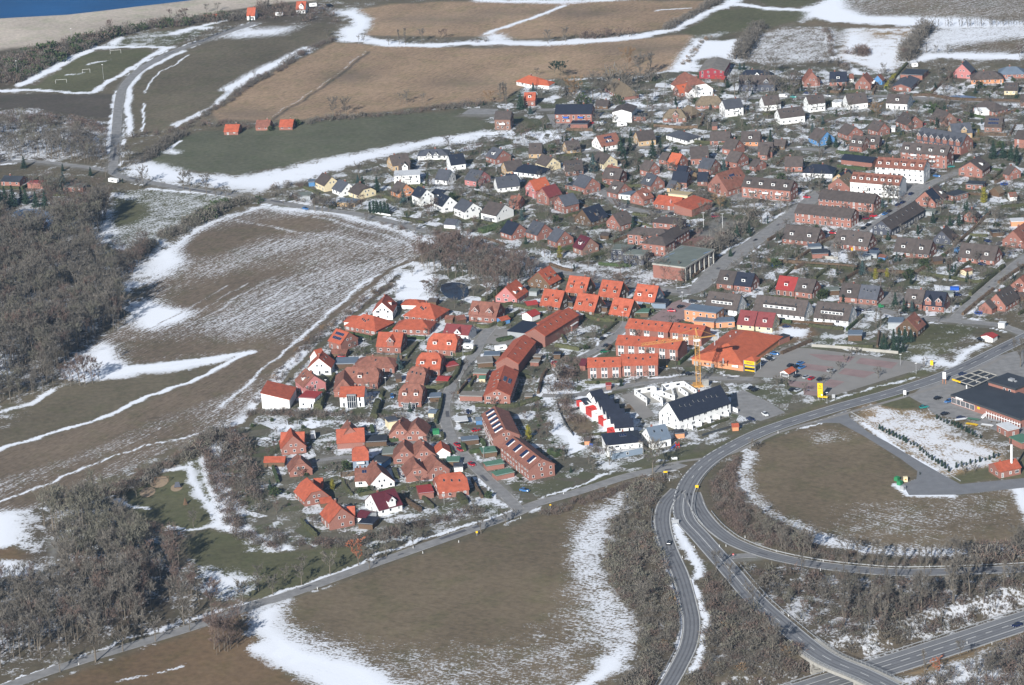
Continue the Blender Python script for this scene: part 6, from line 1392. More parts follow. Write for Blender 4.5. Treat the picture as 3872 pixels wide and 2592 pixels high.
# guard rails, bridge, motorway structures
def rail(line, off, label, z=0, a=0.0, b_=1.0, tall=0.75):
    pts = smooth(line, 2.0); n_ = len(pts); i0, i1 = int(a*n_), int(b_*n_)-1; side = []
    for i in range(i0, i1):
        d = (pts[min(i+1, n_-1)]-pts[max(i-1, 0)]).normalized(); side.append(pts[i]+Vector((-d.y, d.x))*off)
    r = empty('guard_rail', (side[0].x, side[0].y, z)); tag(r, label, 'guard rail'); o0 = side[0]
    q = MB(); p2 = MB()
    for i in range(len(side)-1):
        a_, c_ = side[i]-o0, side[i+1]-o0; q.bar((a_.x, a_.y, tall-.15), (c_.x, c_.y, tall-.15), .12, .34, M_METAL)
        if i % 2 == 0: p2.box(a_.x-.07, a_.x+.07, a_.y-.07, a_.y+.07, 0, tall-.3, M_METAL)
    q.build('rail', r); stuff(p2.build('posts', r))
mlr = ROADS['main'][0]
rail(mlr, 5.2, 'grey guard rail along the outer side of the junction bend', 0, .47, .62); rail(ROADS['loop'][0], 4.4, 'long grey guard rail above the curved slip road', 0, .12, 1); rail(ROADS['ramp'][0], -4.4, 'grey guard rail along the left side of the downhill ramp', 0, .12, 1)
rail(mlr, 5.4, 'grey guard rail between the thicket and the bridge road', 0, .70, .86)
rail(MOTORWAY, 8.4, 'guard rail on the far side of the motorway', MW_Z, .26, 1); rail(MOTORWAY, -8.4, 'guard rail on the near side of the motorway', MW_Z, .35, 1)
br = empty('road_bridge', (150, 1015, 0)); tag(br, 'concrete road bridge crossing the motorway with metal railings', 'bridge')
bp_ = smooth(mlr, 2.0); nb = len(bp_); i0 = None; seg = [p for p in bp_ if seg_dist(np.array([p.x]), np.array([p.y]), MOTORWAY)[0] < 26]
q = MB()
for a, b_ in zip(seg[:-1], seg[1:]):
    d = (b_-a).normalized(); nr = Vector((-d.y, d.x)); o3 = Vector((150, 1015))
    pts = [a+nr*6-o3, a-nr*6-o3, b_-nr*6-o3, b_+nr*6-o3]
    q.poly([(p.x, p.y, -1.1) for p in pts]+[(p.x, p.y, .06) for p in pts], [(0, 1, 2, 3)[::-1], (4, 5, 6, 7)[::-1], (0, 1, 5, 4), (1, 2, 6, 5), (2, 3, 7, 6), (3, 0, 4, 7)], M_CONC)
q.build('deck', br)
for s_ in (-1, 1):
    q = MB(); 
    for k, (a, b_) in enumerate(zip(seg[:-1], seg[1:])):
        d = (b_-a).normalized(); nr = Vector((-d.y, d.x))*5.8*s_; o3 = Vector((150, 1015)); a2, b2 = a+nr-o3, b_+nr-o3
        for z in (.5, .85, 1.15): q.bar((a2.x, a2.y, z), (b2.x, b2.y, z), .07, .07, M_METAL)
        q.bar((a2.x, a2.y, .06), (a2.x, a2.y, 1.15), .08, .08, M_METAL)
    q.build('railing', br)
for k, fr in ((0, .28), (1, .72)):
    p = seg[int(len(seg)*fr)]-Vector((150, 1015)); d = (seg[-1]-seg[0]).normalized(); q = MB(); q.box(-.6, .6, -5.6, 5.6, -6.4, -1.1, M_CONC); q.build('abutment', br, (p.x, p.y, 0), (0, 0, math.atan2(d.y, d.x)))
DEL = [(31, 562, 690), (31, 1438, 315), (31, 1526, 362), (31, 1855, 262), (31, 1758, 178), (30, 722, 1385), (32, 80, 45), (32, 1492, 225), (32, 1558, 405), (32, 1637, 605), (32, 1720, 815), (32, 1667, 312), (32, 1898, 305), (32, 1958, 300), (32, 2132, 220), (33, 75, 348), (33, 505, 438), (33, 480, 520), (33, 188, 938), (33, 1478, 488), (33, 1960, 468), (33, 1820, 1055), (33, 2048, 1175), (23, 92, 830), (22, 472, 1388), (22, 1440, 1268), (22, 2205, 945), (33, 690, 1270), (33, 505, 1318), (33, 928, 1385)]
DW = 'on the lower verge of the lane;at the lane near the twisted tree;on the meadow side of the lane;below the yellow lane sign;on the lane snow bank;on the leftmost stretch of lane;at the far lane corner;high in the ramp fork;in the ramp fork below the car;at the end of the snowy fork;on the snow beside the ramp bend;on the snow strip between both roads;left of the gore island;right of the gore island;above the slip road rail;at the slip road start;on the upper rail of the slip road;on the lower edge of the slip road;behind the bridge road rail;on the rail by the rusty sapling;on the rail near the right edge;on the far motorway rail;on the near motorway rail;below the hill by the main road;on the snowy verge of the village road;at the fork tip;above the main road bend;right bridge approach post;left bridge approach post;at the motorway bridge corner'
for (rc, x, y), w_ in zip(DEL, DW.split(';')):
    a = T(rc, x, y); q = MB(); q.box(-.1, .1, -.08, .08, 0, 1.05, M_WHITE); q.box(-.105, .105, -.085, .085, .78, .92, M_DARKM); o = q.build('marker_post', None, (a[0], a[1], hz(*a))); tag(o, 'small white road marker post ' + w_, 'marker post', 'white road marker posts')

# ------------------------------------------------------------------ vehicles
PAINT = {k: mat(k+'_car_paint', c, .25, .1, 0, 0, 0, .6) for k, c in dict(black=(.012, .013, .016), navy=(.012, .02, .07), blue=(.05, .16, .38), silver=(.38, .40, .42), red=(.42, .01, .02), white=(.75, .76, .76), teal=(.02, .22, .20), yellow=(.80, .45, .01), green=(.02, .14, .07), darkred=(.20, .01, .03)).items()}
M_TYRE = mat('tyre_rubber', (.015, .015, .015), .9); M_LAMP = mat('headlamp_glass', (.7, .7, .68), .1, 0, 0, 0, 0, .8)
def loft(sections, m):
    """sections: list of (x, half width, z0, z1, half width at top)"""
    q = MB(); n_ = len(sections); pts = []
    for x, hw_, z0, z1, ht in sections: pts += [(x, -hw_, z0), (x, hw_, z0), (x, hw_, (z0*.4+z1*.6)), (x, ht, z1), (x, -ht, z1), (x, -hw_, (z0*.4+z1*.6))]
    fs = [(0, 1, 2, 3, 4, 5)[::-1], tuple(range(6*(n_-1), 6*n_))]
    for i in range(n_-1):
        for j in range(6): a, b_ = i*6+j, i*6+(j+1) % 6; fs.append((a, b_, b_+6, a+6))
    q.poly(pts, fs, m); return q
_carmesh = {}
def car_meshes(kind, paint):
    if (kind, paint) in _carmesh: return _carmesh[(kind, paint)]
    m = PAINT[paint]
    if kind == 'van': b_ = loft([(-2.6, .85, .35, 1.8, .8), (-2.5, .95, .3, 2.15, .85), (1.2, .95, .3, 2.15, .85), (1.9, .95, .3, 1.35, .8), (2.6, .85, .3, 1.05, .7)], m); c_ = loft([(1.0, .97, 1.15, 1.9, .84), (1.35, .97, 1.15, 1.9, .84), (1.85, .9, 1.15, 1.38, .8)], M_GLASS)
    else:
        h = .1 if kind == 'estate' else 0
        b_ = loft([(-2.15, .72, .35, .85, .65), (-2.05, .86, .25, .98+h, .76), (-1.0, .88, .22, 1.0+h*.3, .78), (.9, .88, .22, .98, .78), (1.6, .86, .22, .88, .74), (2.1, .74, .3, .72, .62)], m)
        c_ = loft([(-1.95+(.3 if kind == 'saloon' else 0), .70, .9, 1.0, .66), (-1.35, .76, .9, 1.42, .58), (.1, .78, .9, 1.46, .60), (1.05, .76, .9, .99, .66)], M_GLASS)
        c_.box(-1.25, .05, -.58, .58, 1.44, 1.48, m)
    r = (b_.mesh('body'), c_.mesh('cabin_glass')); _carmesh[(kind, paint)] = r; return r
_w = MB(); _w.tube((0, -.11, 0), (0, .11, 0), .32, .32, 12, M_TYRE); _w.tube((0, -.12, 0), (0, .12, 0), .18, .18, 8, M_METAL); ME_WHEEL = _w.mesh('wheel')
_w = MB(); _w.box(-.06, .06, -.16, .16, -.09, .09, M_LAMP); ME_HEAD = _w.mesh('headlight')
CARS = '''
32 1437 262 8 -30 black estate|black car driving down the ramp
33 2275 1015 -60 18 navy estate|dark car driving on the motorway at the right edge
23 62 100 60 8 blue hatch|bright blue car by the supermarket side wall
23 15 150 45 12 black hatch|dark car in the supermarket's shadow by the side wall
23 28 138 45 10 silver hatch|pale-bonneted car parked tight beside the shadowed one
23 207 207 50 -22 black hatch|black car left in the row behind the trolley shelter
23 258 216 50 -22 black hatch|black car second in the row behind the trolley shelter
23 310 224 50 -22 blue hatch|blue car third in the row behind the trolley shelter
23 297 187 50 -20 blue hatch|light blue car at the back of the shelter row
23 578 255 50 -12 silver hatch|silver car standing alone in the middle of the car park
23 267 304 50 -22 black hatch|black car right beside the trolley shelter
23 350 314 50 -22 silver hatch|silver-blue car two places right of the shelter
23 397 325 45 -26 red hatch|red car in the row right of the shelter
23 482 335 50 -18 black estate|black car at the right end of the shelter row
23 225 428 50 -20 black estate|black car in the front bay near the yellow pylon
23 275 434 50 -20 silver hatch|silver car beside the black one near the yellow pylon
23 1555 506 80 -26 black estate|black estate car on the forecourt of the shop
23 1427 588 70 -12 teal hatch|turquoise car at the edge of the shop forecourt
23 1650 536 -40 14 blue hatch|blue car in front of the shop window
23 1620 650 60 -18 black estate|black car in the shade before the shop
23 1768 688 70 -8 navy estate|dark car beside the boat yard
23 1785 288 60 -8 navy saloon|dark blue car behind the petrol canopy
22 1625 285 60 -8 black hatch|black car parked behind the crane
22 2190 412 70 -30 black estate|black car at the car park corner by the black roof
22 2225 430 60 -26 black hatch|second black car close beside the corner one
22 2315 655 40 26 white hatch|white car on the tarmac below the white row
22 2185 700 60 20 navy estate|dark car behind the garden fence of the white row
22 115 1350 80 12 blue estate|blue car at the snowy corner of the village road
22 848 80 60 -8 green hatch|green and white car in the terrace street
22 875 28 60 -6 black hatch|black car in the terrace street shade
21 785 125 55 -2 red hatch|red car under the brown-red carport
21 1840 935 30 20 red hatch|red car on the village street, upper one
21 1867 978 30 20 red hatch|red car on the village street, middle one
21 1973 1112 34 20 red hatch|red car on the village street, lowest one
21 2015 800 55 -14 red hatch|red car in the drive of the curved terrace
21 1962 350 60 -2 navy hatch|dark blue car left of the green hut
21 1895 508 60 -6 white hatch|white car by the low brick garages
21 1940 635 6 40 navy hatch|dark car in the snowy forecourt
21 1250 932 60 -12 black estate|black car beside the round light green hedge
21 1355 1235 30 22 silver hatch|silver car in front of the twin brick houses
21 1068 560 50 -16 silver estate|silver car in the drive right of the glazed bay
21 735 438 50 8 black hatch|black car in the shade left of the glazed bay
21 1245 490 6 30 blue hatch|blue-grey car between two drives
12 1740 172 60 2 black estate|black car beside the huge brown-roofed hall
12 1465 390 60 6 black hatch|black car behind the school roof
12 1860 412 70 -8 darkred estate|dark red car next to the school yard
12 1655 1192 50 -2 black hatch|black car beside the turning place
12 1545 1238 50 -14 black hatch|black car on the red-paved turning place
12 1462 1275 60 2 red hatch|red car by the snow heap at the turning place
12 895 1490 50 -18 silver hatch|silver car in the upper terrace street
12 830 1530 50 -30 black hatch|black car in the lower terrace street
12 2240 1090 40 -22 silver hatch|silver car between the duplex and the row houses
13 357 236 60 4 red hatch|red car by the long apartment block
13 40 302 60 6 silver hatch|silver car on the green by the apartment block
13 592 562 40 4 red hatch|red compact car between the brown duplexes
13 530 560 50 6 black hatch|black car beside the red compact one
13 1310 205 0 0 navy estate|dark car on the row street, highest one
13 1235 282 40 -20 navy hatch|blue car on the row street by the conifer
13 1190 305 40 -22 navy hatch|navy car on the row street behind the blue one
13 1110 365 40 -22 black hatch|black car on the row street, third in line
13 1070 388 40 -20 blue hatch|light blue car on the row street, fourth in line
13 965 408 70 -4 red estate|red car at the head of the parking rank
13 900 432 60 -10 darkred hatch|dark red car in the parking rank
13 920 490 44 -24 black hatch|black car lower on the row street
13 875 520 44 -24 black hatch|black car lowest on the row street
13 1545 42 60 6 blue hatch|light blue car beside the orange-brown roofed block
13 1960 850 60 10 navy estate|dark car in the garden behind the white extension
13 2015 640 50 10 navy hatch|dark blue car on the garden lane
13 2120 660 30 -18 navy hatch|navy car beside the reddish gable house
13 1585 690 60 -10 navy estate|dark blue car in the shade right of the canopy duplex
13 980 715 50 -12 navy hatch|dark car behind the grey shed roofs
13 840 1270 60 6 navy estate|dark car at the end of the white row
13 930 1282 50 -2 silver hatch|silver car on the drive by the green tractor
13 1238 1308 60 -2 silver hatch|silver car beside the timber house
13 1735 1130 40 8 navy hatch|dark car beside the black half-duplex
13 170 1420 50 -4 navy hatch|dark blue car by the excavation
13 1950 1540 60 12 black estate|black car in the dark yard
3 140 885 70 0 white van|white delivery van on the upper street
3 235 888 50 2 teal hatch|green car behind the white van
3 358 852 40 2 navy hatch|blue car at the flagpole garden
3 550 880 60 2 silver estate|white-silver car on the upper street
3 1640 890 50 0 silver hatch|silver car at the pool garden
3 1585 878 20 -24 navy hatch|dark car at the pool garden
3 1735 1100 40 6 red hatch|red car in the orchard beside the dark brick house
3 1420 1132 40 8 red hatch|red car in the orchard lane
3 1148 1245 60 -10 silver hatch|silver car below the white-strip house
3 1745 1478 60 -2 silver hatch|silver car by the apartment block balconies
3 1675 1525 60 -4 teal hatch|turquoise car beside the silver one
3 2218 1022 40 8 navy hatch|blue car in the snowy upper garden
3 2225 715 40 6 silver hatch|silver car beside the blue hipped roof
2 1778 978 60 -6 yellow hatch|yellow car at the thatched brick cottage
2 722 1128 30 -6 red hatch|red car under the blue-balcony apartments
2 825 1132 8 -30 white van|white van on the apartment forecourt
2 548 1150 30 -4 navy hatch|dark car in the apartment garage
11 452 342 60 16 blue hatch|light blue car parked on the road beside the field
11 768 338 60 0 black hatch|black car in the drive of the ochre garage
11 1325 1500 -60 0 red hatch|dark red car in the garden by the long orange bungalow
1 598 78 50 -6 blue hatch|blue car near the beach house
1 670 58 60 -8 black van|black van near the beach house
'''
for line in CARS.strip().splitlines():
    a, lb = line.split('|'); t = a.split(); rc = int(t[0]); x, y, dx, dy = map(float, t[1:5])
    if (rc, x, y) == (13, 1310, 205): dx, dy = 40, -22
    p = T(rc, x, y, .7 if rc != 33 else MW_Z+.7); p1 = T(rc, x+dx, y+dy, .7 if rc != 33 else MW_Z+.7); zb = (MW_Z+.1) if rc == 33 else .16
    r = empty('parked_car' if rc not in (32, 33) else 'moving_car', (p[0], p[1], zb), math.atan2(p1[1]-p[1], p1[0]-p[0])); tag(r, lb, 'van' if t[6] == 'van' else 'car', 'cars of the village')
    bm_, cm_ = car_meshes(t[6], t[5]); new_obj('body', bm_, r); new_obj('cabin_glass', cm_, r)
    for sx in (-1.35, 1.35):
        for sy in (-.8, .8): new_obj('wheel', ME_WHEEL, r, (sx, sy, .32))
    for sy in (-.6, .6): new_obj('headlight', ME_HEAD, r, (2.08, sy, .62))
def caravan(rc, x, y, dx, dy, lb, L_=5.5):
    p = T(rc, x, y, 1); p1 = T(rc, x+dx, y+dy, 1); r = empty('caravan', (p[0], p[1], .1), math.atan2(p1[1]-p[1], p1[0]-p[0])); tag(r, lb, 'caravan')
    new_obj('body', loft([(-L_/2, 1.05, .5, 2.3, .95), (-L_/2+.3, 1.1, .4, 2.6, 1.0), (L_/2-.4, 1.1, .4, 2.6, 1.0), (L_/2, 1.05, .6, 2.0, .95)], M_WHITE).mesh('body'), r)
    q = MB(); q.box(-.9, .9, -1.14, -1.1, 1.3, 1.9, M_GLASS); q.build('window', r)
    for sy in (-.95, .95): new_obj('wheel', ME_WHEEL, r, (0, sy, .3))
caravan(2, 1008, 1145, 80, -2, 'white caravan in front of the tall white hall', 6); caravan(21, 1945, 40, 60, 4, 'white caravan behind the curved hedge'); caravan(1, 523, 52, 30, -2, 'white caravan at the beach car park'); caravan(21, 522, 855, 6, 60, 'white trailer beside the crossing orange roofs'); caravan(10, 1040, 90, 60, 8, 'snow-covered white trailer by the west road', 6.5)
caravan(1, 215, 135, 30, 0, 'small white caravan in the shore camp'); caravan(3, 1342, 602, 30, -2, 'white caravan at the end of the upper hedge', 4); caravan(21, 2240, 55, 60, -8, 'white box caravan by the upper terrace', 6)
# boats, tractor, play things, skip
def boat(r, m_, L_=6):
    q = MB(); q.poly([(-L_/2, -.9, .9), (-L_/2, .9, .9), (L_*.2, .95, .95), (L_/2, 0, 1.1), (L_*.2, -.95, .95), (-L_/2, 0, .25), (L_*.3, 0, .25)], [(0, 4, 3, 2, 1), (0, 5, 6, 4), (4, 6, 3), (1, 2, 6, 5), (2, 3, 6), (0, 1, 5)], m_); q.build('hull', r)
    part_mb('cradle', r, lambda q: (q.box(-1.5, -1.3, -.8, .8, 0, .4, WALL['n']), q.box(1, 1.2, -.8, .8, 0, .4, WALL['n'])))
for x, y, mm, lb, a in ((1770, 716, M_WHITE, 'white boat at the left end of the boat yard', R(10)), (1870, 762, M_YEL, 'long yellow boat on the boat yard grass', R(-32)), (1885, 715, ROOF['E'], 'boat under a green cover beside the shop', R(-30)), (2010, 770, M_WHITE, 'white boat in front of the white-roofed annex', R(-30)), (1985, 680, M_WHITE, 'shrink-wrapped white boat by the fence', R(60)), (2075, 730, M_METAL, 'grey-covered boat by the shop fence', R(-30))):
    simple('boat', lb, 'boat', T(23, x, y), lambda r, mm=mm: boat(r, mm), a)
def tractor(r):
    part_mb('body', r, lambda q: (q.box(-1, 1.6, -.5, .5, .6, 1.4, M_GREEN), q.box(-1, .2, -.6, .6, 1.4, 2.3, M_GREEN)))
    for x, s_ in ((-.8, 1), (1.2, 1)):
        for sy in (-.7, .7): new_obj('wheel', ME_WHEEL, r, (x, sy, .5))
simple('tractor', 'green tractor on the drive between duplexes', 'tractor', T(13, 1030, 1255), tractor, R(15))
simple('skip', 'blue open skip in the gardens behind the half-black duplex', 'skip', T(13, 1708, 1088), lambda r: (part_mb('body', r, lambda q: (q.box(-2.2, 2.2, -1.1, 1.1, .2, 1.7, M_BLUE))), part_mb('skid', r, lambda q: q.box(-1.8, 1.8, -.8, .8, 0, .2, M_DARKM))), R(-12))
simple('play_tower', 'red climbing frame with blue slide in the roadside garden', 'play set', T(22, 1515, 960), lambda r: (part_mb('tower', r, lambda q: [q.box(x-.1, x+.1, y-.1, y+.1, 0, 2.4, M_REDP) for x in (-.7, .7) for y in (-.7, .7)]+[q.box(-.8, .8, -.8, .8, 1.3, 1.5, M_REDP)]), part_mb('slide', r, lambda q: q.bar((-.8, 0, 1.4), (-3, -1, .1), .6, .12, M_BLUE))), 0)
simple('bouncy_slide', 'red and yellow inflatable slide on the duplex terrace', 'play set', T(13, 760, 718), lambda r: (part_mb('body', r, lambda q: q.box(-1.1, 1.1, -.8, .8, 0, 1.4, M_REDP)), part_mb('slide', r, lambda q: q.bar((.2, -.8, 1.3), (.2, -2.2, .1), .8, .25, M_YEL))), 0)
def tramp(r): part_mb('mat', r, lambda q: q.tube((0, 0, .7), (0, 0, .8), 1.9, 1.9, 18, M_DARKM)); part_mb('rim', r, lambda q: [q.bar((2*math.cos(t_*.785), 2*math.sin(t_*.785), 0), (2*math.cos(t_*.785), 2*math.sin(t_*.785), 1.9), .08, .08, M_BLUE) for t_ in range(8)]+[q.bar((2*math.cos(t_*.785), 2*math.sin(t_*.785), .85), (2*math.cos(t_*.785+.785), 2*math.sin(t_*.785+.785), .85), .25, .12, M_BLUE) for t_ in range(8)])
for rc, x, y, lb in ((13, 1925, 1310, 'round trampoline with blue rim beside the crossing house'), (13, 65, 872, 'dark round trampoline in the garden above the red duplex'), (13, 2160, 128, 'round trampoline in the far right gardens')): simple('trampoline', lb, 'trampoline', T(rc, x, y), tramp)
for rc, x, y, lb, mm in ((21, 1648, 835, 'green garden tent beside the hedge curve', M_GREEN), (13, 1725, 738, 'light blue box hut by the lane', WALL['l'])):
    simple('garden_tent', lb, 'tent', T(rc, x, y), lambda r, mm=mm: (part_mb('cover', r, lambda q: q.box(-1.5, 1.5, -1.4, 1.4, .1, 2.1, mm)), part_mb('base', r, lambda q: q.box(-1.6, 1.6, -1.5, 1.5, 0, .1, M_CONC))))
for i, (x, y) in enumerate([(715, 940), (732, 944), (749, 940), (766, 936)]):
    o = MB(); o.box(-.35, .35, -.4, .4, 0, 1.1, M_BLUE if i < 2 else M_DARKM); o.box(-.4, .4, -.45, .45, 1.1, 1.2, M_DARKM); a = T(22, x, y); ob = o.build('rubbish_bin', None, (a[0], a[1], 0)); tag(ob, ['blue-lidded bin at the left end of the bins by the villa', 'second blue bin by the villa', 'third bin by the villa, dark green', 'rightmost dark bin by the villa'][i], 'bin')
# ------------------------------------------------------------------ vegetation: meshes of single plants
def tri_tube(V, F, MI, a, b, r0, r1, mi, n=3):
    a = np.array(a, float); b = np.array(b, float); d = b-a; d /= np.linalg.norm(d)+1e-9
    up = np.array([0, 0, 1.]) if abs(d[2]) < .95 else np.array([1., 0, 0]); e1 = np.cross(d, up); e1 /= np.linalg.norm(e1); e2 = np.cross(d, e1); k = len(V)
    for c, r in ((a, r0), (b, r1)):
        for i in range(n): t = 2*math.pi*i/n; V.append(c+(e1*math.cos(t)+e2*math.sin(t))*r)
    for i in range(n): j = (i+1) % n; F.append((k+i, k+j, k+n+j)); F.append((k+i, k+n+j, k+n+i)); MI += [mi, mi]
def sliver(V, F, MI, a, d, w, mi, r):
    s = np.array([r.normal(), r.normal(), r.normal()*.4]); s -= d*(s@d)/(d@d+1e-9); s *= w/2/(np.linalg.norm(s)+1e-9); k = len(V)
    V += [a-s, a+s, a+d]; F.append((k, k+1, k+2)); MI.append(mi)
def bare(seed, h=10., spread=.3, start=.25, limbs=9, twigs=230, tw=.07, up=.9, tr=.018, bend=.03, leaf=0):
    r = np.random.default_rng(seed); V = []; F = []; MI = []
    p = np.array([0, 0, -.3]); path = [p]
    for i in range(4): q = np.array([r.normal()*bend*h*.4, r.normal()*bend*h*.4, h*.92*(i+1)/4]); path.append(q)
    rad = [tr*h*(1-.22*i) for i in range(5)]
    for i in range(4): tri_tube(V, F, MI, path[i], path[i+1], rad[i], rad[i+1], 0, 5 if i < 2 else 3)
    nt = len(F); segs = []
    for i in range(limbs):
        f = start+(.93-start)*(i+.5*r.random())/limbs; z = f*h; b0 = np.array([np.interp(z, [q[2] for q in path], [q[c] for q in path]) for c in (0, 1)]+[z])
        az = i*2.4+r.normal()*.4; prof = math.sin(math.pi*min(1, max(.12, (f-start*.6)/(1.02-start*.6))))**.6
        L = spread*h*prof*r.uniform(.8, 1.15); el = up*r.uniform(.6, 1.1)+.4*f
        d = np.array([math.cos(az)*math.cos(el), math.sin(az)*math.cos(el), math.sin(el)])*L/max(.35, math.cos(el))
        d[2] = min(d[2], h*1.02-z); e = b0+d; tri_tube(V, F, MI, b0, e, tr*h*.38, tr*h*.10, 1); segs.append((b0, e))
        for j in range(4):
            t = r.uniform(.35, .95); s0 = b0+d*t; dd = d/np.linalg.norm(d)+r.normal(size=3)*.6; dd[2] = abs(dd[2])*.7+.15; dd *= L*r.uniform(.3, .6)/np.linalg.norm(dd)
            sliver(V, F, MI, s0, dd, tr*h*.3, 1, r); segs.append((s0, s0+dd)); segs.append((s0, s0+dd))
    for i in range(twigs):
        a, b = segs[r.integers(len(segs))]; t = r.uniform(.2, 1.05); s0 = a+(b-a)*t; d = (b-a)/(np.linalg.norm(b-a)+1e-9)*.6+r.normal(size=3)*.65; d[2] += .45
        d *= h*r.uniform(.06, .12)/np.linalg.norm(d)
        if leaf: d *= .5
        sliver(V, F, MI, s0, d, tw*(4 if leaf else 1)*r.uniform(.7, 1.3), 1, r)
    return np.array(V), np.array(F), np.array(MI)
def bush(seed, h=2., w=1.3, n=200, tw=.10):
    r = np.random.default_rng(seed); V = []; F = []; MI = []
    for i in range(6):
        a = r.uniform(0, 6.28); tri_tube(V, F, MI, (0, 0, -.1), (math.cos(a)*w*.5, math.sin(a)*w*.5, h*.6), .05, .03, 0)
    for i in range(n):
        a = r.uniform(0, 6.28); q = r.random()**.6; z = h*r.uniform(.05, .9); rr = w*q*math.sqrt(max(.05, 1-(z/h)**2)); s0 = np.array([math.cos(a)*rr, math.sin(a)*rr, z])
        d = np.array([math.cos(a), math.sin(a), 1.3])*.4+r.normal(size=3)*.5; d *= h*r.uniform(.15, .4)/np.linalg.norm(d); sliver(V, F, MI, s0, d, tw*r.uniform(.6, 1.6), 1, r)
    return np.array(V), np.array(F), np.array(MI)
def conifer(seed, h=8., w=.24, n=420, col=False, tw=.5):
    r = np.random.default_rng(seed); V = []; F = []; MI = []
    tri_tube(V, F, MI, (0, 0, -.2), (0, 0, h*.9), h*.018, h*.004, 0, 4)
    m_ = 9      # dark inner body, uneven
    for k in range(5):
        z0, z1 = h*(.06+.17*k), h*(.06+.17*k+.24); rr = (w*h*(1-.92*(z0/h)) if not col else w*h*(1-.5*(z0/h)**3))*.62; b = len(V)
        for i in range(m_): t = 6.283*i/m_; q = rr*r.uniform(.8, 1.15); V.append(np.array([math.cos(t)*q, math.sin(t)*q, z0]))
        V.append(np.array([0, 0, min(z1, h)]))
        for i in range(m_): F.append((b+i, b+(i+1) % m_, b+m_)); MI.append(1)
    for i in range(n):
        f = r.random()**1.25; z = h*(.04+.95*f); a = r.uniform(0, 6.283); R_ = (w*h*(1-f)**.9+.02*h) if not col else w*h*math.sqrt(max(.02, 1-f**4))
        q = R_*r.uniform(.35, .8); s0 = np.array([math.cos(a)*q, math.sin(a)*q, z]); o_ = np.array([math.cos(a), math.sin(a), -.25 if not col else 1.2])+r.normal(size=3)*.25
        d = o_*R_*r.uniform(.3, .6)+np.array([0, 0, .0]); sliver(V, F, MI, s0, d+1e-3, tw*r.uniform(.5, 1.2)*(h/8), 1, r)
    return np.array(V), np.array(F), np.array(MI)
def mesh_of(name, vfm, mats, part=None):
    V, F, MI = vfm
    if part is not None: keep = MI == part; F = F[keep]; u, inv = np.unique(F, return_inverse=True); V = V[u]; F = inv.reshape(-1, 3); MI = np.zeros(len(F), int)
    return np_mesh(name, V, F, mats, MI)
KIND = {}
def reg(key, arrs, m, crown='crown'): KIND[key] = [(mesh_of('trunk', a, [M_BARK], 0), mesh_of(crown, a, [m], 1)) for a in arrs]
reg('b', [bare(s, 10, .34, .22, 13, 900, .125, tr=.022) for s in (1, 2, 3, 4)], M_TW[0]); reg('t', [bare(s, 10, .26, .30, 13, 850, .125, 1.1, tr=.02) for s in (5, 6, 7)], M_TW[0])
reg('r', [bare(s, 10, .30, .2, 12, 850, .125, 1.0) for s in (8, 9)], M_TW[1]); reg('o', [bare(s, 10, .3, .2, 12, 850, .125, 1.0) for s in (11, 12)], M_TW[2])
reg('w', [bare(s, 10, .42, .25, 14, 1100, .13, .8) for s in (13, 14)], M_TW[3]); reg('l', [bare(21, 10, .34, .2, 11, 620, .11, .8, leaf=1)], M_TW[4])
reg('p', [bare(s, 10, .13, .12, 14, 520, .12, 1.35, .016) for s in (15, 16, 17)], M_TW[0]); reg('s', [bare(s, 5, .36, .3, 10, 620, .12, .8, .028) for s in (18, 19, 20)], M_TW[0])
reg('c', [conifer(s) for s in (1, 2, 3)], M_NEED); reg('u', [conifer(s, 8, .27) for s in (4, 5)], M_BLUEN); reg('y', [conifer(6, 8, .2, 380, True, .4)], M_GOLD); reg('h', [conifer(7, 8, .14, 320, True, .4)], M_NEED)
reg('P', [bare(31, 10, .34, .45, 10, 620, .3, .7)], M_NEED)
reg('B', [bush(s) for s in (1, 2, 3)], M_TW[0], 'twigs'); reg('R', [bush(s) for s in (4, 5)], M_TW[1], 'twigs'); reg('E', [bush(s, 2, 1.2, 200, .3) for s in (6, 7)], M_IVY, 'foliage')
KH = {k: (8. if k in 'cuyh' else 5. if k == 's' else 2. if k in 'BRE' else 10.) for k in KIND}
NAME = dict(b='broad_tree', t='tall_tree', r='reddish_tree', o='pale_tree', w='willow_tree', l='copper_tree', p='slender_tree', s='young_tree', c='conifer', u='blue_conifer', y='golden_conifer', h='columnar_conifer', P='pine_tree', B='garden_shrub', R='garden_shrub', E='evergreen_shrub')
DESC = dict(b='broad bare tree', t='tall bare tree', r='reddish bare tree', o='olive-tinged bare tree', w='ochre-twigged willow', l='copper-leaved tree', p='slender bare tree', s='young bare tree', c='dark conifer', u='blue-green conifer', y='golden yellow conifer', h='narrow dark conifer', P='dark pine', B='bare shrub', R='reddish bare shrub', E='evergreen shrub')
CATG = dict(y='conifer', u='conifer', c='conifer', h='conifer', P='tree', B='shrub', R='shrub', E='shrub')
def plant(kind, x, y, h, label, group=None, sx=1.0):
    tr_, cr_ = KIND[kind][rnd.randrange(len(KIND[kind]))]; z = hz(x, y)
    r = empty(NAME[kind], (x, y, z), rnd.uniform(0, 6.28)); s_ = h/KH[kind]; r.scale = (s_*sx, s_*sx, s_)
    tag(r, label, CATG.get(kind, 'tree'), group); new_obj('trunk' if kind not in 'BRE' else 'stem', tr_, r); new_obj('crown' if kind not in 'BRE' else 'foliage', cr_, r); return r
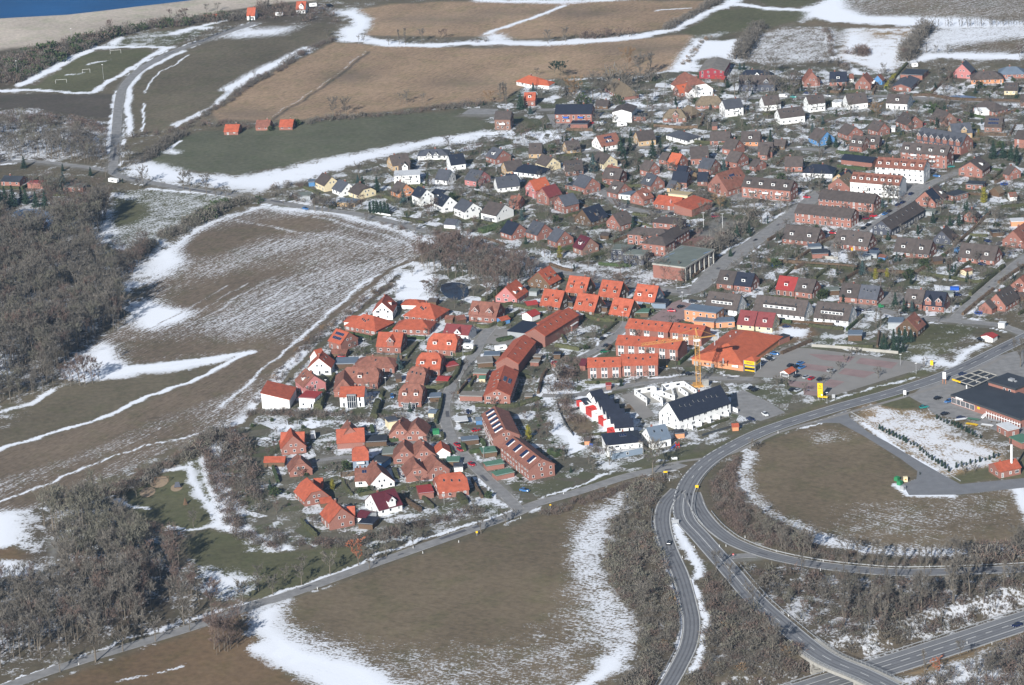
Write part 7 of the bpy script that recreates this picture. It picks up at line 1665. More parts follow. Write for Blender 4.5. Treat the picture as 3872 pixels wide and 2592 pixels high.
def rel(x, y, desc, group):
    """names the plant by the house it stands next to"""
    best = sorted((((hx-x)**2+(hy-y)**2*.5, hl, hx, hy) for _, hl, hx, hy in HOUSES))[:4]
    for d2, hl, hx, hy in best:
        dx, dy = x-hx, (y-hy)*.7; dist = math.hypot(dx, dy)
        side = ('right of' if dx > 0 else 'left of') if abs(dx) > abs(dy) else ('behind' if dy > 0 else 'in front of')
        for far in (['close ', 'just '] if dist < 14 else ['', 'a little '] if dist < 24 else ['some way ', 'quite far ']):
            hw_ = hl.split(); room = 16-len(desc.split())-len(far.split())-len(side.split())-1
            if len(hw_) > room: hw_ = hw_[:room]
            while hw_[-1] in ('the', 'with', 'of', 'by', 'in', 'and', 'a', 'its', 'at', 'on', 'to', 'from', 'beside', 'under', 'behind', 'left', 'right', 'below', 'above', 'white', 'between'): hw_ = hw_[:-1]
            lb = f'{desc} {far}{side} the {" ".join(hw_)}'
            if lb not in USED: return lb, None
    return f'{desc} in the gardens of the village', group
TREES = '''
31 22 600 s 6;31 25 710 s 7;31 155 742 s 7;31 265 610 s 5.5;31 418 650 s 8;31 424 515 s 6;31 680 555 s 9;31 937 470 l 11;31 1040 505 s 7;31 1193 390 s 9;31 1438 310 b 8;31 2060 180 s 8;31 2285 100 s 6;31 1325 225 b 8
30 552 1450 s 8;30 875 1355 b 18;30 1127 1260 s 9;30 1422 1165 s 9;30 1683 1010 b 17;30 1738 1070 s 8;30 1298 1100 s 8;30 1770 120 b 7;30 2145 85 b 5;30 2225 825 s 9;30 1945 910 r 13;30 290 1000 b 20;30 2010 1260 r 14;30 2060 1255 r 12;30 1960 1240 r 13;30 2110 1240 r 12;30 640 600 t 15;30 1010 560 t 18;30 1060 545 t 17;30 560 480 t 17
20 2045 820 b 6;20 1930 980 b 8;20 1250 1410 s 6;20 1705 1045 s 5;20 650 400 r 11;20 735 395 r 14;20 850 375 r 12;20 780 390 r 13;20 905 345 r 8;20 1075 140 s 5;20 600 390 r 9;20 2140 900 r 7
10 1312 135 b 11;10 1680 170 t 10;10 1740 190 t 12;10 1890 210 t 11;10 1975 240 s 5;10 2065 240 s 6;10 970 60 b 10;10 1270 170 s 6;10 830 45 c 6;10 580 135 u 9;10 460 180 h 5;10 415 340 c 11;10 330 330 c 10;10 240 300 c 10;10 120 320 c 13;10 50 330 c 13;10 10 340 c 12;10 200 280 c 9;10 1125 110 h 3;10 600 1540 t 15;10 840 1480 t 14;10 1000 1400 t 15;10 730 1560 t 15;10 960 1420 t 16;10 1120 920 b 9;10 1050 950 b 9
0 1755 410 s 6;0 1710 425 s 5;0 1812 400 s 5;0 1860 375 s 6;0 1905 352 s 6;0 1950 335 s 5;0 1992 318 s 6;0 2035 300 s 5;0 2078 283 s 5;0 1110 1500 b 11;0 1010 290 r 8;0 1000 280 r 6;0 1700 200 r 9;0 1650 215 r 9;0 1560 180 r 7;0 1890 120 s 6;0 1990 110 s 6;0 220 1540 c 8;0 575 1568 c 5;0 700 480 E 4;0 2045 870 b 4;0 2332 720 b 5;0 1180 1490 b 10;0 2290 200 h 5
1 1310 410 p 10;1 1370 412 p 11;1 1520 392 t 9;1 1215 415 s 6;1 940 385 b 4;1 985 390 b 4;1 1690 362 r 6;1 1730 362 r 7;1 1450 405 s 4;1 705 1062 b 11;1 825 1062 b 11;1 1765 1392 b 9;1 305 545 b 4;1 375 1150 E 4;1 130 1200 E 3;1 2130 960 w 8;1 2240 940 p 12;1 2290 960 p 13;1 2270 920 p 11;1 100 130 p 9;1 120 120 p 9;1 85 125 p 8;1 2085 965 c 3;1 650 340 s 5
2 330 400 b 9;2 490 380 b 9;2 570 945 w 15;2 740 915 t 15;2 1170 720 b 15;2 1270 700 t 14;2 1060 640 w 13;2 1240 985 b 12;2 1130 930 b 10;2 440 905 b 10;2 270 885 b 6;2 395 735 P 11;2 450 738 P 11;2 80 1000 c 11;2 170 1045 u 6;2 195 835 u 6;2 500 1290 c 5;2 1000 1430 c 13;2 1290 1450 c 12;2 745 1568 u 11;2 1040 1520 c 8;2 1940 1568 u 8;2 1155 1568 c 6;2 2035 885 t 13;2 2165 895 b 13;2 2320 810 b 13;2 1700 1180 p 10;2 1790 1185 b 10;2 750 1200 c 4;2 2085 640 u 5;2 2125 640 c 5;2 230 700 b 5;2 1300 740 c 6;2 820 900 b 9;2 930 880 b 9;2 1060 870 b 10;2 1400 800 o 8;2 2400 700 b 12;2 1180 1130 b 6;2 1080 1380 c 9;2 1360 1400 c 9;2 1750 1290 c 3;2 290 1180 b 6;2 2070 1060 c 4;2 2250 1110 u 4
3 990 1090 w 9;3 1200 1235 u 7;3 1545 1172 c 7;3 620 1350 c 7;3 560 1330 c 7;3 1000 1405 c 6;3 1085 1420 c 8;3 2060 1450 c 11;3 2150 1450 c 10;3 2225 1470 c 10;3 2275 1480 c 10;3 20 1325 c 7;3 1700 775 c 3;3 1650 745 b 10;3 1560 700 b 10;3 1060 690 b 7;3 1820 1110 b 8;3 1310 1195 p 9;3 560 1205 r 7;3 235 880 b 9;3 130 860 b 10;3 60 850 b 10;3 440 600 b 6;3 540 600 b 6;3 630 620 b 6;3 1290 560 b 9;3 1250 560 r 8;3 1330 510 b 8;3 1380 450 b 9;3 1450 350 b 9;3 800 520 t 5;3 850 520 r 6;3 900 515 r 5;3 1450 490 p 6;3 1540 490 b 5;3 1640 490 b 5;3 1925 1240 y 4;3 1150 740 y 3;3 470 1420 t 9;3 1540 1500 r 8;3 760 1100 b 6;3 2300 520 r 7;3 2030 900 h 3;3 310 840 h 5;3 1560 250 p 5;3 1750 250 p 5;3 1950 245 p 5;3 2150 242 p 5;3 1650 252 p 5;3 1850 248 p 5;3 2050 245 p 5;3 2250 240 p 5
11 980 205 c 11;11 1110 195 c 10;11 1350 290 u 9;11 1420 322 c 6;11 1045 385 h 7;11 1080 388 h 8;11 1110 390 h 8;11 1145 395 h 8;11 1180 398 h 8;11 1210 400 h 7;11 970 350 r 8;11 250 305 b 8;11 540 372 b 10;11 610 372 b 8;11 660 375 b 8;11 1010 460 s 5;11 1320 515 s 5;11 1455 550 s 6;11 1595 590 s 5;11 1890 620 t 8;11 1280 1118 s 5;11 1075 1140 s 4;11 2100 200 b 5;11 2000 520 r 6;11 1630 850 b 7;11 2170 900 p 9;11 1900 1150 b 6;11 1750 880 r 7;11 1640 1130 r 8;11 1560 1130 r 7;11 340 260 c 4;11 1380 430 h 3;11 1190 850 s 4;11 1240 1000 b 5;11 1190 1050 b 5;11 1430 960 b 5;11 2010 760 r 8;11 2090 820 r 9;11 2250 980 r 9;11 2300 900 r 9
12 438 795 y 7;12 1110 560 c 9;12 90 450 u 7;12 400 472 E 4;12 300 780 b 7;12 1545 650 p 12;12 1490 640 p 11;12 880 860 b 9;12 990 930 b 9;12 1170 950 b 9;12 700 870 b 8;12 1290 425 s 6;12 1380 970 b 9;12 1330 960 b 8;12 1450 975 p 8;12 1530 980 p 9;12 1750 440 b 9;12 1900 370 w 9;12 2220 355 b 10;12 2280 485 b 7;12 1900 745 b 9;12 1980 735 b 8;12 2060 600 c 7;12 2170 560 c 6;12 25 840 p 9;12 570 895 h 3;12 740 1560 b 6;12 1240 880 b 9;12 1080 900 b 8;12 1260 760 r 7;12 1700 600 b 8;12 1640 590 p 8;12 2240 900 b 6;12 940 640 s 6;12 1040 830 b 8;12 120 860 p 9;12 70 900 p 9;12 830 440 r 4;12 700 560 s 5;12 550 560 s 5;12 2000 780 c 5
13 380 200 b 10;13 470 190 b 9;13 1060 290 p 10;13 1100 300 t 11;13 1150 300 p 10;13 1190 290 p 9;13 1050 345 u 6;13 865 945 u 8;13 985 990 y 6;13 1090 970 y 5;13 1975 290 y 9;13 1820 375 c 7;13 1510 475 c 7;13 1750 505 c 8;13 1665 500 c 6;13 1840 525 b 9;13 635 945 c 5;13 1110 1085 b 6;13 1245 1285 c 7;13 1165 1260 c 9;13 1315 1285 u 6;13 1650 930 h 5;13 1685 932 h 4.5;13 1715 930 h 5;13 1825 1010 c 6;13 2080 480 b 8;13 990 1445 p 10;13 1030 1445 p 9;13 1560 1385 b 5;13 1150 1566 c 7;13 1200 1566 c 8;13 1255 1566 c 8;13 1310 1563 c 7;13 1060 1568 c 5;13 180 350 b 7;13 20 450 b 5;13 1910 860 b 7;13 620 740 b 6;13 1360 560 b 6;13 330 920 c 3;13 2190 780 b 4;13 1310 1040 h 6;13 270 660 c 3
21 1310 245 u 8;21 1410 632 c 5;21 700 1345 y 5;21 130 1345 c 5;21 170 1400 E 4;21 380 745 b 6;21 160 915 h 3;21 1660 745 c 2.5;21 480 680 r 4;21 130 680 b 4;21 60 490 r 5;21 820 1160 E 4;21 760 1250 b 6;21 830 1310 b 6;21 1050 1370 E 3;21 960 1390 E 3;21 680 1210 b 5;21 1990 1500 b 4;21 2130 1420 E 3;21 450 960 h 4;21 2350 1000 h 3;21 1840 420 s 4;21 1930 240 s 4;21 1600 1568 b 4;21 1390 1370 b 3
22 150 885 y 7;22 1000 400 c 4;22 330 465 b 7;22 385 525 b 5;22 400 390 b 9;22 205 475 b 8;22 950 430 b 6;22 1120 375 s 5;22 1290 1210 b 14;22 895 1120 b 8;22 740 1175 s 5;22 1530 325 s 5;22 1240 340 s 4;22 1495 212 s 4;22 1915 250 s 4;22 2190 975 s 4;22 2225 1000 b 5;22 440 330 b 8;22 480 450 r 6;22 60 480 c 3;22 325 180 c 5;22 540 1190 c 3;22 320 860 r 6;22 360 840 b 6;22 540 830 b 4;22 700 1110 b 5;22 1320 1000 b 5
23 83 405 s 5;23 168 412 s 5;23 330 475 s 5;23 505 375 s 4;23 575 312 s 4;23 650 255 s 4;23 710 187 s 4;23 760 135 s 4;23 810 112 s 4;23 1010 328 s 5;23 1430 225 s 4;23 1040 65 c 6;23 1080 62 c 6;23 1155 75 c 7;23 1195 92 c 7;23 1235 85 c 6;23 2310 225 b 13;23 2225 930 h 3;23 1390 1210 h 1.5;23 1795 1215 s 4;23 1885 1195 s 4
32 1215 850 b 9;32 1870 530 b 8;32 2210 880 b 11;32 2235 200 o 5;32 30 20 s 3;32 2000 620 b 7
33 120 330 t 10;33 330 375 b 10;33 385 390 b 11;33 725 460 b 11;33 825 470 p 9;33 960 480 p 10;33 1005 480 p 11;33 1055 488 p 10;33 1180 485 p 9;33 1250 485 p 9;33 1390 485 p 8;33 1450 480 p 9;33 1500 485 p 9;33 1590 490 b 10;33 1720 485 t 12;33 1770 480 b 10;33 2270 390 b 12;33 2310 385 b 12;33 690 950 p 15;33 740 800 p 12;33 970 960 p 14;33 1030 950 p 12;33 1100 920 p 13;33 1400 1000 p 15;33 1410 1030 t 15;33 1220 940 p 11;33 1290 1040 p 12;33 1510 960 p 12;33 1690 880 t 16;33 1700 860 p 15;33 1840 880 t 16;33 1975 900 p 12;33 2160 800 p 11;33 2235 780 b 9;33 1070 1170 p 11;33 930 1170 p 9;33 45 1280 b 12;33 1430 1460 p 9;33 1550 1480 l 7;33 1760 1300 b 6;33 2000 1500 b 9;33 2240 1440 b 10;33 2050 1540 b 8;33 1910 1480 p 9;33 200 820 o 6;33 340 930 r 6
'''
KIND_AT = {}
for chunk in TREES.replace('\n', ';').split(';'):
    t = chunk.split()
    if not t: continue
    if len(t) == 5: rc = int(t[0]); x, y, kk, h = float(t[1]), float(t[2]), t[3], float(t[4])
    zg = MW_Z if False else 0
    a = T(rc, x, y); z = hz(*a)
    if z < -.5: a = T(rc, x, y, z)
    KIND_AT.setdefault(kk, []).append((a[0], a[1], h, rc))
WHERE = {31: 'along the lane above the foreground meadow', 30: 'in the wooded lower corner by the lane', 20: 'by the playground and striped field', 10: 'along the wood and road below the pond', 0: 'between the pitch, the beach and the road', 32: 'in the scrub beside the ramps', 33: 'between the slip road and the motorway', 1: 'along the brown fields', 23: 'around the car park and plaza'}
ORD = ['first', 'second', 'third', 'fourth', 'fifth', 'sixth', 'seventh', 'eighth', 'ninth', 'tenth', 'eleventh', 'twelfth', 'thirteenth', 'fourteenth', 'fifteenth', 'sixteenth', 'seventeenth', 'eighteenth', 'nineteenth', 'twentieth']+['twenty-'+q for q in ('first', 'second', 'third', 'fourth', 'fifth', 'sixth', 'seventh', 'eighth', 'ninth')]+['thirtieth']+['thirty-'+q for q in ('first', 'second', 'third', 'fourth', 'fifth', 'sixth', 'seventh', 'eighth')]
for kk, L_ in KIND_AT.items():
    byreg = {}
    for x, y, h, rc in L_: byreg.setdefault(rc if rc in WHERE else -1, []).append((x, y, h))
    for rc, pts in byreg.items():
        if rc == -1:
            for x, y, h in pts: lb, g_ = rel(x, y, DESC[kk], None); plant(kk, x, y, h, lb, g_ or 'plants in the village gardens')
        else:
            pts.sort(key=lambda q: pos_px(q[0], q[1]))
            for i, (x, y, h) in enumerate(pts): plant(kk, x, y, h, (f'{ORD[i]} {DESC[kk]} from the left {WHERE[rc]}' if len(pts) > 1 else f'{DESC[kk]} {WHERE[rc]}, the only one there'), f'{DESC[kk]}s {WHERE[rc]}')
# rows of small firs round the snowy lot
FR = [((1020, 800), (1360, 960), 12, 'in the lower-left fir row of the snowy lot'), ((1390, 990), (1650, 1180), 10, 'in the lower fir row near the red post'), ((1550, 700), (1740, 780), 7, 'in the upper fir row beside the boats'), ((1780, 800), (1940, 880), 6, 'in the upper fir row behind the annex'), ((1730, 1150), (2110, 1050), 10, 'in the fir row before the boiler house')]
for a, b_, n_, w_ in FR:
    for i in range(n_):
        t_ = i/(n_-1); p = T(23, a[0]+(b_[0]-a[0])*t_+rnd.uniform(-6, 6), a[1]+(b_[1]-a[1])*t_+rnd.uniform(-5, 5)); plant('h', p[0], p[1], rnd.uniform(1.8, 3.2), f'{ORD[i]} small young fir from the left {w_}', 'small young firs round the snowy lot', 1.5)

# ------------------------------------------------------------------ hedges
def rel_hedge(x, y, d): return rel(x, y, d, 'garden hedges')
def hedge(line, w=1.3, h=1.5, m=None, d='clipped green hedge', fixed=None):
    pts = smooth(line, 1.1); m = m or M_HEDGE; c0 = pts[len(pts)//2]; V = []; F = []
    n_ = len(pts); z0 = 0
    for i, p in enumerate(pts):
        dd = (pts[min(i+1, n_-1)]-pts[max(i-1, 0)]).normalized(); nr = Vector((-dd.y, dd.x))
        for s_, z in ((-1, 0), (-1.05, h*.55), (-.8, h), (0, h*1.03), (.8, h), (1.05, h*.55), (1, 0)):
            q = p+nr*s_*w/2*rnd.uniform(.82, 1.15)-c0; V.append((q.x, q.y, z*rnd.uniform(.9, 1.1)))
        if i:
            for k in range(6): a = (i-1)*7+k; F.append((a, a+1, a+8, a+7))
    F += [tuple(range(7))[::-1], tuple(range((n_-1)*7, n_*7))]
    nb_ = len(V)
    for i in range(int(n_*w*5)):
        p = pts[rnd.randrange(n_)]-c0; a = Vector((p.x+rnd.uniform(-.55, .55)*w, p.y+rnd.uniform(-.55, .55)*w, rnd.uniform(.3, 1.0)*h)); k = len(V)
        V += [tuple(a+Vector((rnd.uniform(-.15, .15), rnd.uniform(-.15, .15), -.1))), tuple(a+Vector((rnd.uniform(-.15, .15), rnd.uniform(-.15, .15), -.05))), tuple(a+Vector((rnd.uniform(-.3, .3), rnd.uniform(-.3, .3), rnd.uniform(.1, .4))))]; F.append((k, k+1, k+2))
    me = bpy.data.meshes.new('hedge'); me.from_pydata(V, [], F); me.materials.append(m); o = new_obj('hedge', me, None, (c0.x, c0.y, 0))
    if fixed: tag(o, fixed, 'hedge')
    else: lb, g_ = rel_hedge(c0.x, c0.y, d); tag(o, lb, 'hedge', g_)
HB = dict(m=M_HEDGB, d='brown beech hedge')
for rc, pts, kw in [
 (13, (0, 822, 330, 850, 620, 868, 820, 888), HB), (13, (330, 872, 560, 885, 810, 905), {}), (13, (262, 815, 480, 668, 600, 612), HB), (13, (250, 900, 330, 855), HB), (13, (430, 985, 560, 890), {}), (13, (672, 1020, 820, 925), HB), (13, (900, 905, 1100, 930, 1360, 935), HB),
 (13, (1360, 932, 1590, 790, 1700, 705), HB), (13, (1700, 690, 1850, 560, 2030, 390), HB), (13, (1390, 945, 1700, 988), {}), (13, (1700, 990, 1900, 1020, 1990, 1010), {}), (13, (1850, 1140, 1990, 1020, 2155, 880), dict(w=1.8, h=2)), (13, (1760, 1230, 1840, 1170), {}), (13, (2110, 1030, 2342, 870), HB), (13, (1780, 1320, 1960, 1170, 2060, 1090), HB),
 (13, (0, 1110, 90, 1020, 245, 880), {}), (13, (1055, 612, 1180, 615), HB), (13, (1510, 658, 1650, 665), {}), (13, (0, 640, 110, 580), HB), (13, (1240, 790, 1310, 755), {}), (13, (500, 930, 560, 890), {}), (13, (1850, 595, 2010, 600), {}), (13, (1590, 290, 1700, 300), {}), (13, (980, 880, 1240, 740), dict(h=1, w=.8)), (13, (2080, 110, 2230, 40), HB), (13, (1700, 985, 1760, 900, 1900, 810), {}),
 (12, (640, 1320, 780, 1365, 945, 1380), dict(w=2, h=1.8)), (12, (610, 1285, 830, 1340, 1050, 1372), {}), (12, (1130, 1342, 1270, 1300), dict(w=2)), (12, (830, 1490, 900, 1440, 960, 1390), {}), (12, (20, 1230, 250, 1275, 400, 1245), dict(w=2)), (12, (0, 1330, 70, 1290), {}), (12, (1190, 1240, 1370, 1235), dict(w=2)), (12, (345, 860, 470, 905, 560, 920), HB), (12, (820, 120, 880, 150), {}), (12, (700, 430, 560, 420), HB), (12, (1110, 400, 1240, 415), dict(w=2.5, h=1.4)), (12, (1480, 110, 1640, 60), {}), (12, (1640, 970, 1760, 880, 1870, 800), dict(w=3, h=1.5, m=M_HEDGB, d='brown street hedge')), (12, (1000, 150, 1190, 140), {}), (12, (500, 190, 640, 215), {}), (12, (460, 1515, 490, 1568), {}),
 (21, (1430, 428, 1620, 425, 1740, 395, 1830, 300, 1865, 180), dict(w=2.2, h=1.8)), (21, (1645, 735, 1675, 640, 1700, 500), dict(w=1.8, h=2)), (21, (565, 620, 605, 480), dict(w=4, h=3, d='thick tall dark hedge')), (21, (1078, 700, 1120, 560), dict(w=3.2, h=2.6, d='thick tall dark hedge')), (21, (1140, 505, 1160, 460), dict(w=2)), (21, (645, 430, 720, 300), dict(w=1.8)), (21, (1850, 1395, 1915, 1480), dict(w=3, h=2)), (21, (1905, 1000, 1900, 930, 1990, 905, 2075, 915, 2080, 985, 1960, 1015), dict(w=2, h=1.6, m=M_IVY, d='light green clipped hedge')),
 (21, (1530, 1430, 1620, 1520), dict(w=1.4)), (21, (1765, 965, 1800, 1025), dict(w=1.8, m=M_IVY)), (21, (1215, 905, 1300, 895), dict(w=3, h=1.6, m=M_IVY, d='light green round hedge')), (21, (1420, 870, 1550, 850), dict(w=2, m=M_IVY)), (21, (1060, 775, 1068, 830), dict(w=1.8, m=M_IVY)), (21, (2010, 582, 2200, 590, 2342, 585), dict(w=2.2)), (21, (1265, 1170, 1290, 1250), dict(w=2)), (21, (1800, 120, 1960, 110, 2010, 60), {}), (21, (1700, 840, 1705, 890, 1600, 905), dict(w=1.4)), (21, (1950, 410, 2020, 310), {}), (21, (1600, 640, 1650, 700), dict(w=1)),
 (22, (0, 592, 120, 560, 235, 520), dict(w=3, h=1.6)), (22, (240, 470, 275, 330, 320, 260), HB), (22, (360, 1005, 440, 1040), dict(w=5, h=2.2, m=M_IVY, d='rounded evergreen hedge clump')), (22, (400, 35, 620, 75), dict(w=1.8, h=1.8)), (22, (870, 90, 905, 45), HB), (22, (640, 860, 880, 835), dict(w=.9, h=1)), (22, (70, 300, 180, 330), {}),
 (11, (2052, 565, 2180, 530, 2342, 480), dict(w=5, h=2.4, m=M_IVY, d='broad bright evergreen hedge')), (11, (2200, 1245, 2342, 1220), {}), (11, (2080, 1195, 2180, 1140, 2240, 1080), dict(w=2.5, h=2)), (11, (2230, 1420, 2342, 1330), dict(w=3, h=2)), (11, (2210, 1560, 2342, 1530), dict(w=3, m=M_IVY)), (11, (1340, 440, 1420, 460, 1540, 480), {}), (11, (2010, 200, 2280, 290), {}), (11, (2005, 1420, 2110, 1435, 2190, 1400), {}),
 (3, (1330, 880, 1480, 880, 1700, 915, 2000, 925, 2342, 935), dict(w=2, m=M_HEDGB, d='long brown street hedge')), (3, (1100, 820, 1180, 690, 1270, 590), dict(w=1.6)), (3, (1080, 810, 1130, 740, 1160, 700), dict(w=2.5, h=2, m=M_GOLD, d='golden yellow hedge')), (3, (1500, 850, 1590, 770, 1700, 680), HB), (3, (1690, 695, 1860, 700), {}), (3, (570, 850, 660, 850, 690, 790), HB), (3, (700, 850, 880, 840), {}), (3, (960, 870, 1010, 740), HB), (3, (2050, 850, 2120, 790), {}), (3, (1380, 870, 1500, 860), dict(w=2)),
 (2, (500, 1195, 740, 1200), HB), (2, (1640, 1300, 1950, 1330, 2200, 1330), {}), (2, (400, 1440, 640, 1420), {}), (2, (1300, 1160, 1560, 1175, 1700, 1170), dict(w=2, m=M_HEDGB, d='brown hedge row')), (2, (1730, 1150, 1760, 1050), HB)]:
    hedge(TP(rc, *pts), **kw)
# garden hedges along the plots round the houses
for k_, (root_, hl_, hx_, hy_) in enumerate(HOUSES):
    if len(FOOT) and rnd.random() < .72 and 60 < k_ < 290 and not any(w in hl_ for w in ('shed', 'garage', 'hut', 'carport', 'canopy', 'awning', 'roof shelter', 'section')):
        rot_ = min(FOOT, key=lambda f: (f[0]-hx_)**2+(f[1]-hy_)**2)[4]; ex_ = Vector((math.cos(rot_), math.sin(rot_))); ey_ = Vector((-ex_.y, ex_.x)); c_ = Vector((hx_, hy_))
        for a_, b_ in (((-9, -12), (9, -12)), ((11, -12), (11, 10))):
            if rnd.random() < .3: continue
            j_ = rnd.uniform(-1.5, 2.5); p0 = c_+ex_*a_[0]+ey_*(a_[1]-j_); p1 = c_+ex_*b_[0]+ey_*(b_[1]-j_); pm = (p0+p1)/2
            XX_ = np.array([p0.x, (p0.x+pm.x)/2, pm.x, (pm.x+p1.x)/2, p1.x]); YY_ = np.array([p0.y, (p0.y+pm.y)/2, pm.y, (pm.y+p1.y)/2, p1.y])
            okh = all(seg_dist(XX_, YY_, [tuple(q) for q in smooth(l_, 8)]).min() > w_/2+1 for l_, w_ in ROADS.values())
            for fx, fy, fa, fb, fr_ in FOOT:
                c, s = math.cos(fr_), math.sin(fr_); u_ = (XX_-fx)*c+(YY_-fy)*s; v_ = -(XX_-fx)*s+(YY_-fy)*c
                if ((abs(u_) < fa-.4) & (abs(v_) < fb-.4)).any(): okh = False
            if okh: hedge([tuple(p0), tuple(pm+ey_*rnd.uniform(-.6, .6)), tuple(p1)], w=rnd.uniform(.9, 1.5), h=rnd.uniform(1.1, 1.9), **rnd.choice([{}, {}, HB, dict(m=M_IVY)]))
# timber garden fences and the white fences, each panel row as posts and rails
def fence(rc, pts, label, m, h=1.2, step=2.2):
    p = smooth(TP(rc, *pts), step); o0 = p[0]; r = empty('garden_fence', (o0.x, o0.y, 0)); tag(r, label, 'fence'); q = MB(); pan = []
    for a, b_ in zip(p[:-1], p[1:]):
        a2, b2 = a-o0, b_-o0; q = MB(); q.bar((a2.x, a2.y, h*.5), (b2.x, b2.y, h*.5), .06, h*.92, m); q.build('panel', r)
    q = MB()
    for a in p: a2 = a-o0; q.box(a2.x-.06, a2.x+.06, a2.y-.06, a2.y+.06, 0, h, m)
    stuff(q.build('posts', r))
fence(22, (410, 560, 445, 660, 500, 770, 560, 855), 'dark mesh fence curving round the snowy lawn', M_DARKM); fence(22, (450, 650, 560, 625, 640, 600), 'dark fence across the snowy lawn', M_DARKM); fence(22, (1740, 860, 1900, 810, 2200, 725), 'dark garden fence below the white row', M_DARKM)
fence(11, (1030, 378, 1130, 395, 1230, 412), 'white garden wall below the tall dark conifers', M_WHITE, 1); fence(12, (930, 660, 1010, 625, 1110, 590), 'brown board fence behind the grey school block', WALL['n'], 1.8); fence(13, (180, 1380, 420, 1400, 600, 1410), 'grey fence above the excavation', WALL['n'], 1.4); fence(23, (400, 40, 700, 60, 1190, 105), 'long grey fence behind the car park', M_CONC, 1.5)
fence(23, (760, 640, 960, 760, 1200, 930, 1560, 1150, 1760, 1270), 'long wire fence along the service road', M_METAL, .5, 5); fence(13, (500, 800, 640, 810), 'grey board fence in the duplex garden', M_CONC, 1.6); fence(2, (1890, 960, 1950, 1010, 1990, 1060), 'board fence left of the large white house', WALL['n'], 1.4)

# ------------------------------------------------------------------ woods and thickets, each one joined mass
RD = [(smooth(l_, 8), w_) for l_, w_ in ROADS.values()]
def road_clear(X, Y, extra=1.5):
    ok = np.ones(len(X), bool)
    for l_, w_ in RD: ok &= seg_dist(X, Y, [tuple(p) for p in l_]) > w_/2+extra
    ok &= seg_dist(X, Y, MOTORWAY) > 10.5
    return ok
def inside(X, Y, poly):
    ins = np.zeros(len(X), bool); n_ = len(poly)
    for i in range(n_):
        ax, ay = poly[i]; bx, by = poly[(i+1) % n_]
        if ay != by: ins ^= ((ay > Y) != (by > Y)) & (X < (bx-ax)*(Y-ay)/(by-ay)+ax)
    return ins
def foot_clear(X, Y):
    ok = np.ones(len(X), bool)
    for fx, fy, a, b_, rot in FOOT:
        c, s = math.cos(rot), math.sin(rot); u = (X-fx)*c+(Y-fy)*s; v = -(X-fx)*s+(Y-fy)*c; ok &= ~((abs(u) < a) & (abs(v) < b_))
    return ok
LIB = {
 't': [bare(s, 10, .25, .34, 8, 270, .125, 1.1, tr=.015) for s in range(40, 46)], 'b': [bare(s, 10, .34, .22, 8, 290, .12, tr=.015) for s in range(50, 56)], 'p': [bare(s, 10, .13, .12, 8, 150, .10, 1.3, .012) for s in range(60, 64)],
 'B': [bush(s, 2, 1.25, 80, .105) for s in range(70, 76)], 'U': [bush(s, 2, 1.35, 42, .16) for s in range(90, 96)], 'V': [bare(s, 10, .36, .2, 7, 120, .22, tr=.016) for s in range(96, 100)], 'E': [bush(s, 2, 1.25, 80, .3) for s in range(80, 84)]}
def mass(name, label, cat, spec):
    """spec: list of (polygon, plants per square metre, {kind+tint: share}, hmin, hmax)"""
    VV, FF, MM = [], [], []; off = 0; mats = [M_BARK, M_TW[0], M_TW[1], M_TW[2], M_TW[3], M_IVY, M_NEED]
    for poly, dens, mixk, h0, h1 in spec:
        xs_ = [p[0] for p in poly]; ys_ = [p[1] for p in poly]; A = (max(xs_)-min(xs_))*(max(ys_)-min(ys_)); n_ = int(A*dens)
        X = rng.uniform(min(xs_), max(xs_), n_); Y = rng.uniform(min(ys_), max(ys_), n_); ok = inside(X, Y, poly) & road_clear(X, Y, 1.2 if h1 > 5 else .8) & foot_clear(X, Y)
        X = X[ok]; Y = Y[ok]; Z = height(X, Y); keys = list(mixk); ch = rng.choice(len(keys), len(X), p=np.array([mixk[k] for k in keys])/sum(mixk.values()))
        clump = .75+.5*(np.sin(X*.09+1)*np.sin(Y*.06)+1)/2
        for i in range(len(X)):
            k = keys[ch[i]]; base, tint = k[0], int(k[1]); lib = LIB[base]; V, F, MI = lib[rng.integers(len(lib))]; h = rng.uniform(h0, h1)*clump[i]/(2 if base in 'BEU' else 10); a = rng.uniform(0, 6.28); c, s = math.cos(a)*h, math.sin(a)*h
            if base in 'BEU': c *= 1.3; s *= 1.3
            W_ = np.empty_like(V); W_[:, 0] = V[:, 0]*c-V[:, 1]*s+X[i]; W_[:, 1] = V[:, 0]*s+V[:, 1]*c+Y[i]; W_[:, 2] = V[:, 2]*h+Z[i]
            VV.append(W_); FF.append(F+off); off += len(V); MM.append(np.where(MI == 0, 0, tint))
    if not VV: return
    o = new_obj(name, np_mesh(name, np.concatenate(VV), np.concatenate(FF), mats, np.concatenate(MM))); tag(o, label, cat); stuff(o)
mass('wood', 'leafless wood on the slope below the frozen pond', 'wood', [(PP(-30,480, 20,530, 120,532, 215,520, 240,470, 252,500, 205,560, 228,604, 268,640, 270,690, 292,745, 230,775, 180,800, 140,850, 122,890, 0,935, -60,945, -60,480), .046, {'t1': 4, 'b1': 2, 't3': 2, 't2': 1}, 11, 17), (PP(268,590, 330,560, 352,590, 300,640, 262,655), .05, {'b1': 2, 'b2': 1}, 6, 9)])
mass('wood', 'dark wood at the edge between the bungalow and pond', 'wood', [(PP(60,440, 120,436, 240,440, 255,462, 245,505, 210,540, 130,520, 120,490), .045, {'b1': 2, 'b2': 2, 't3': 1}, 8, 12)])
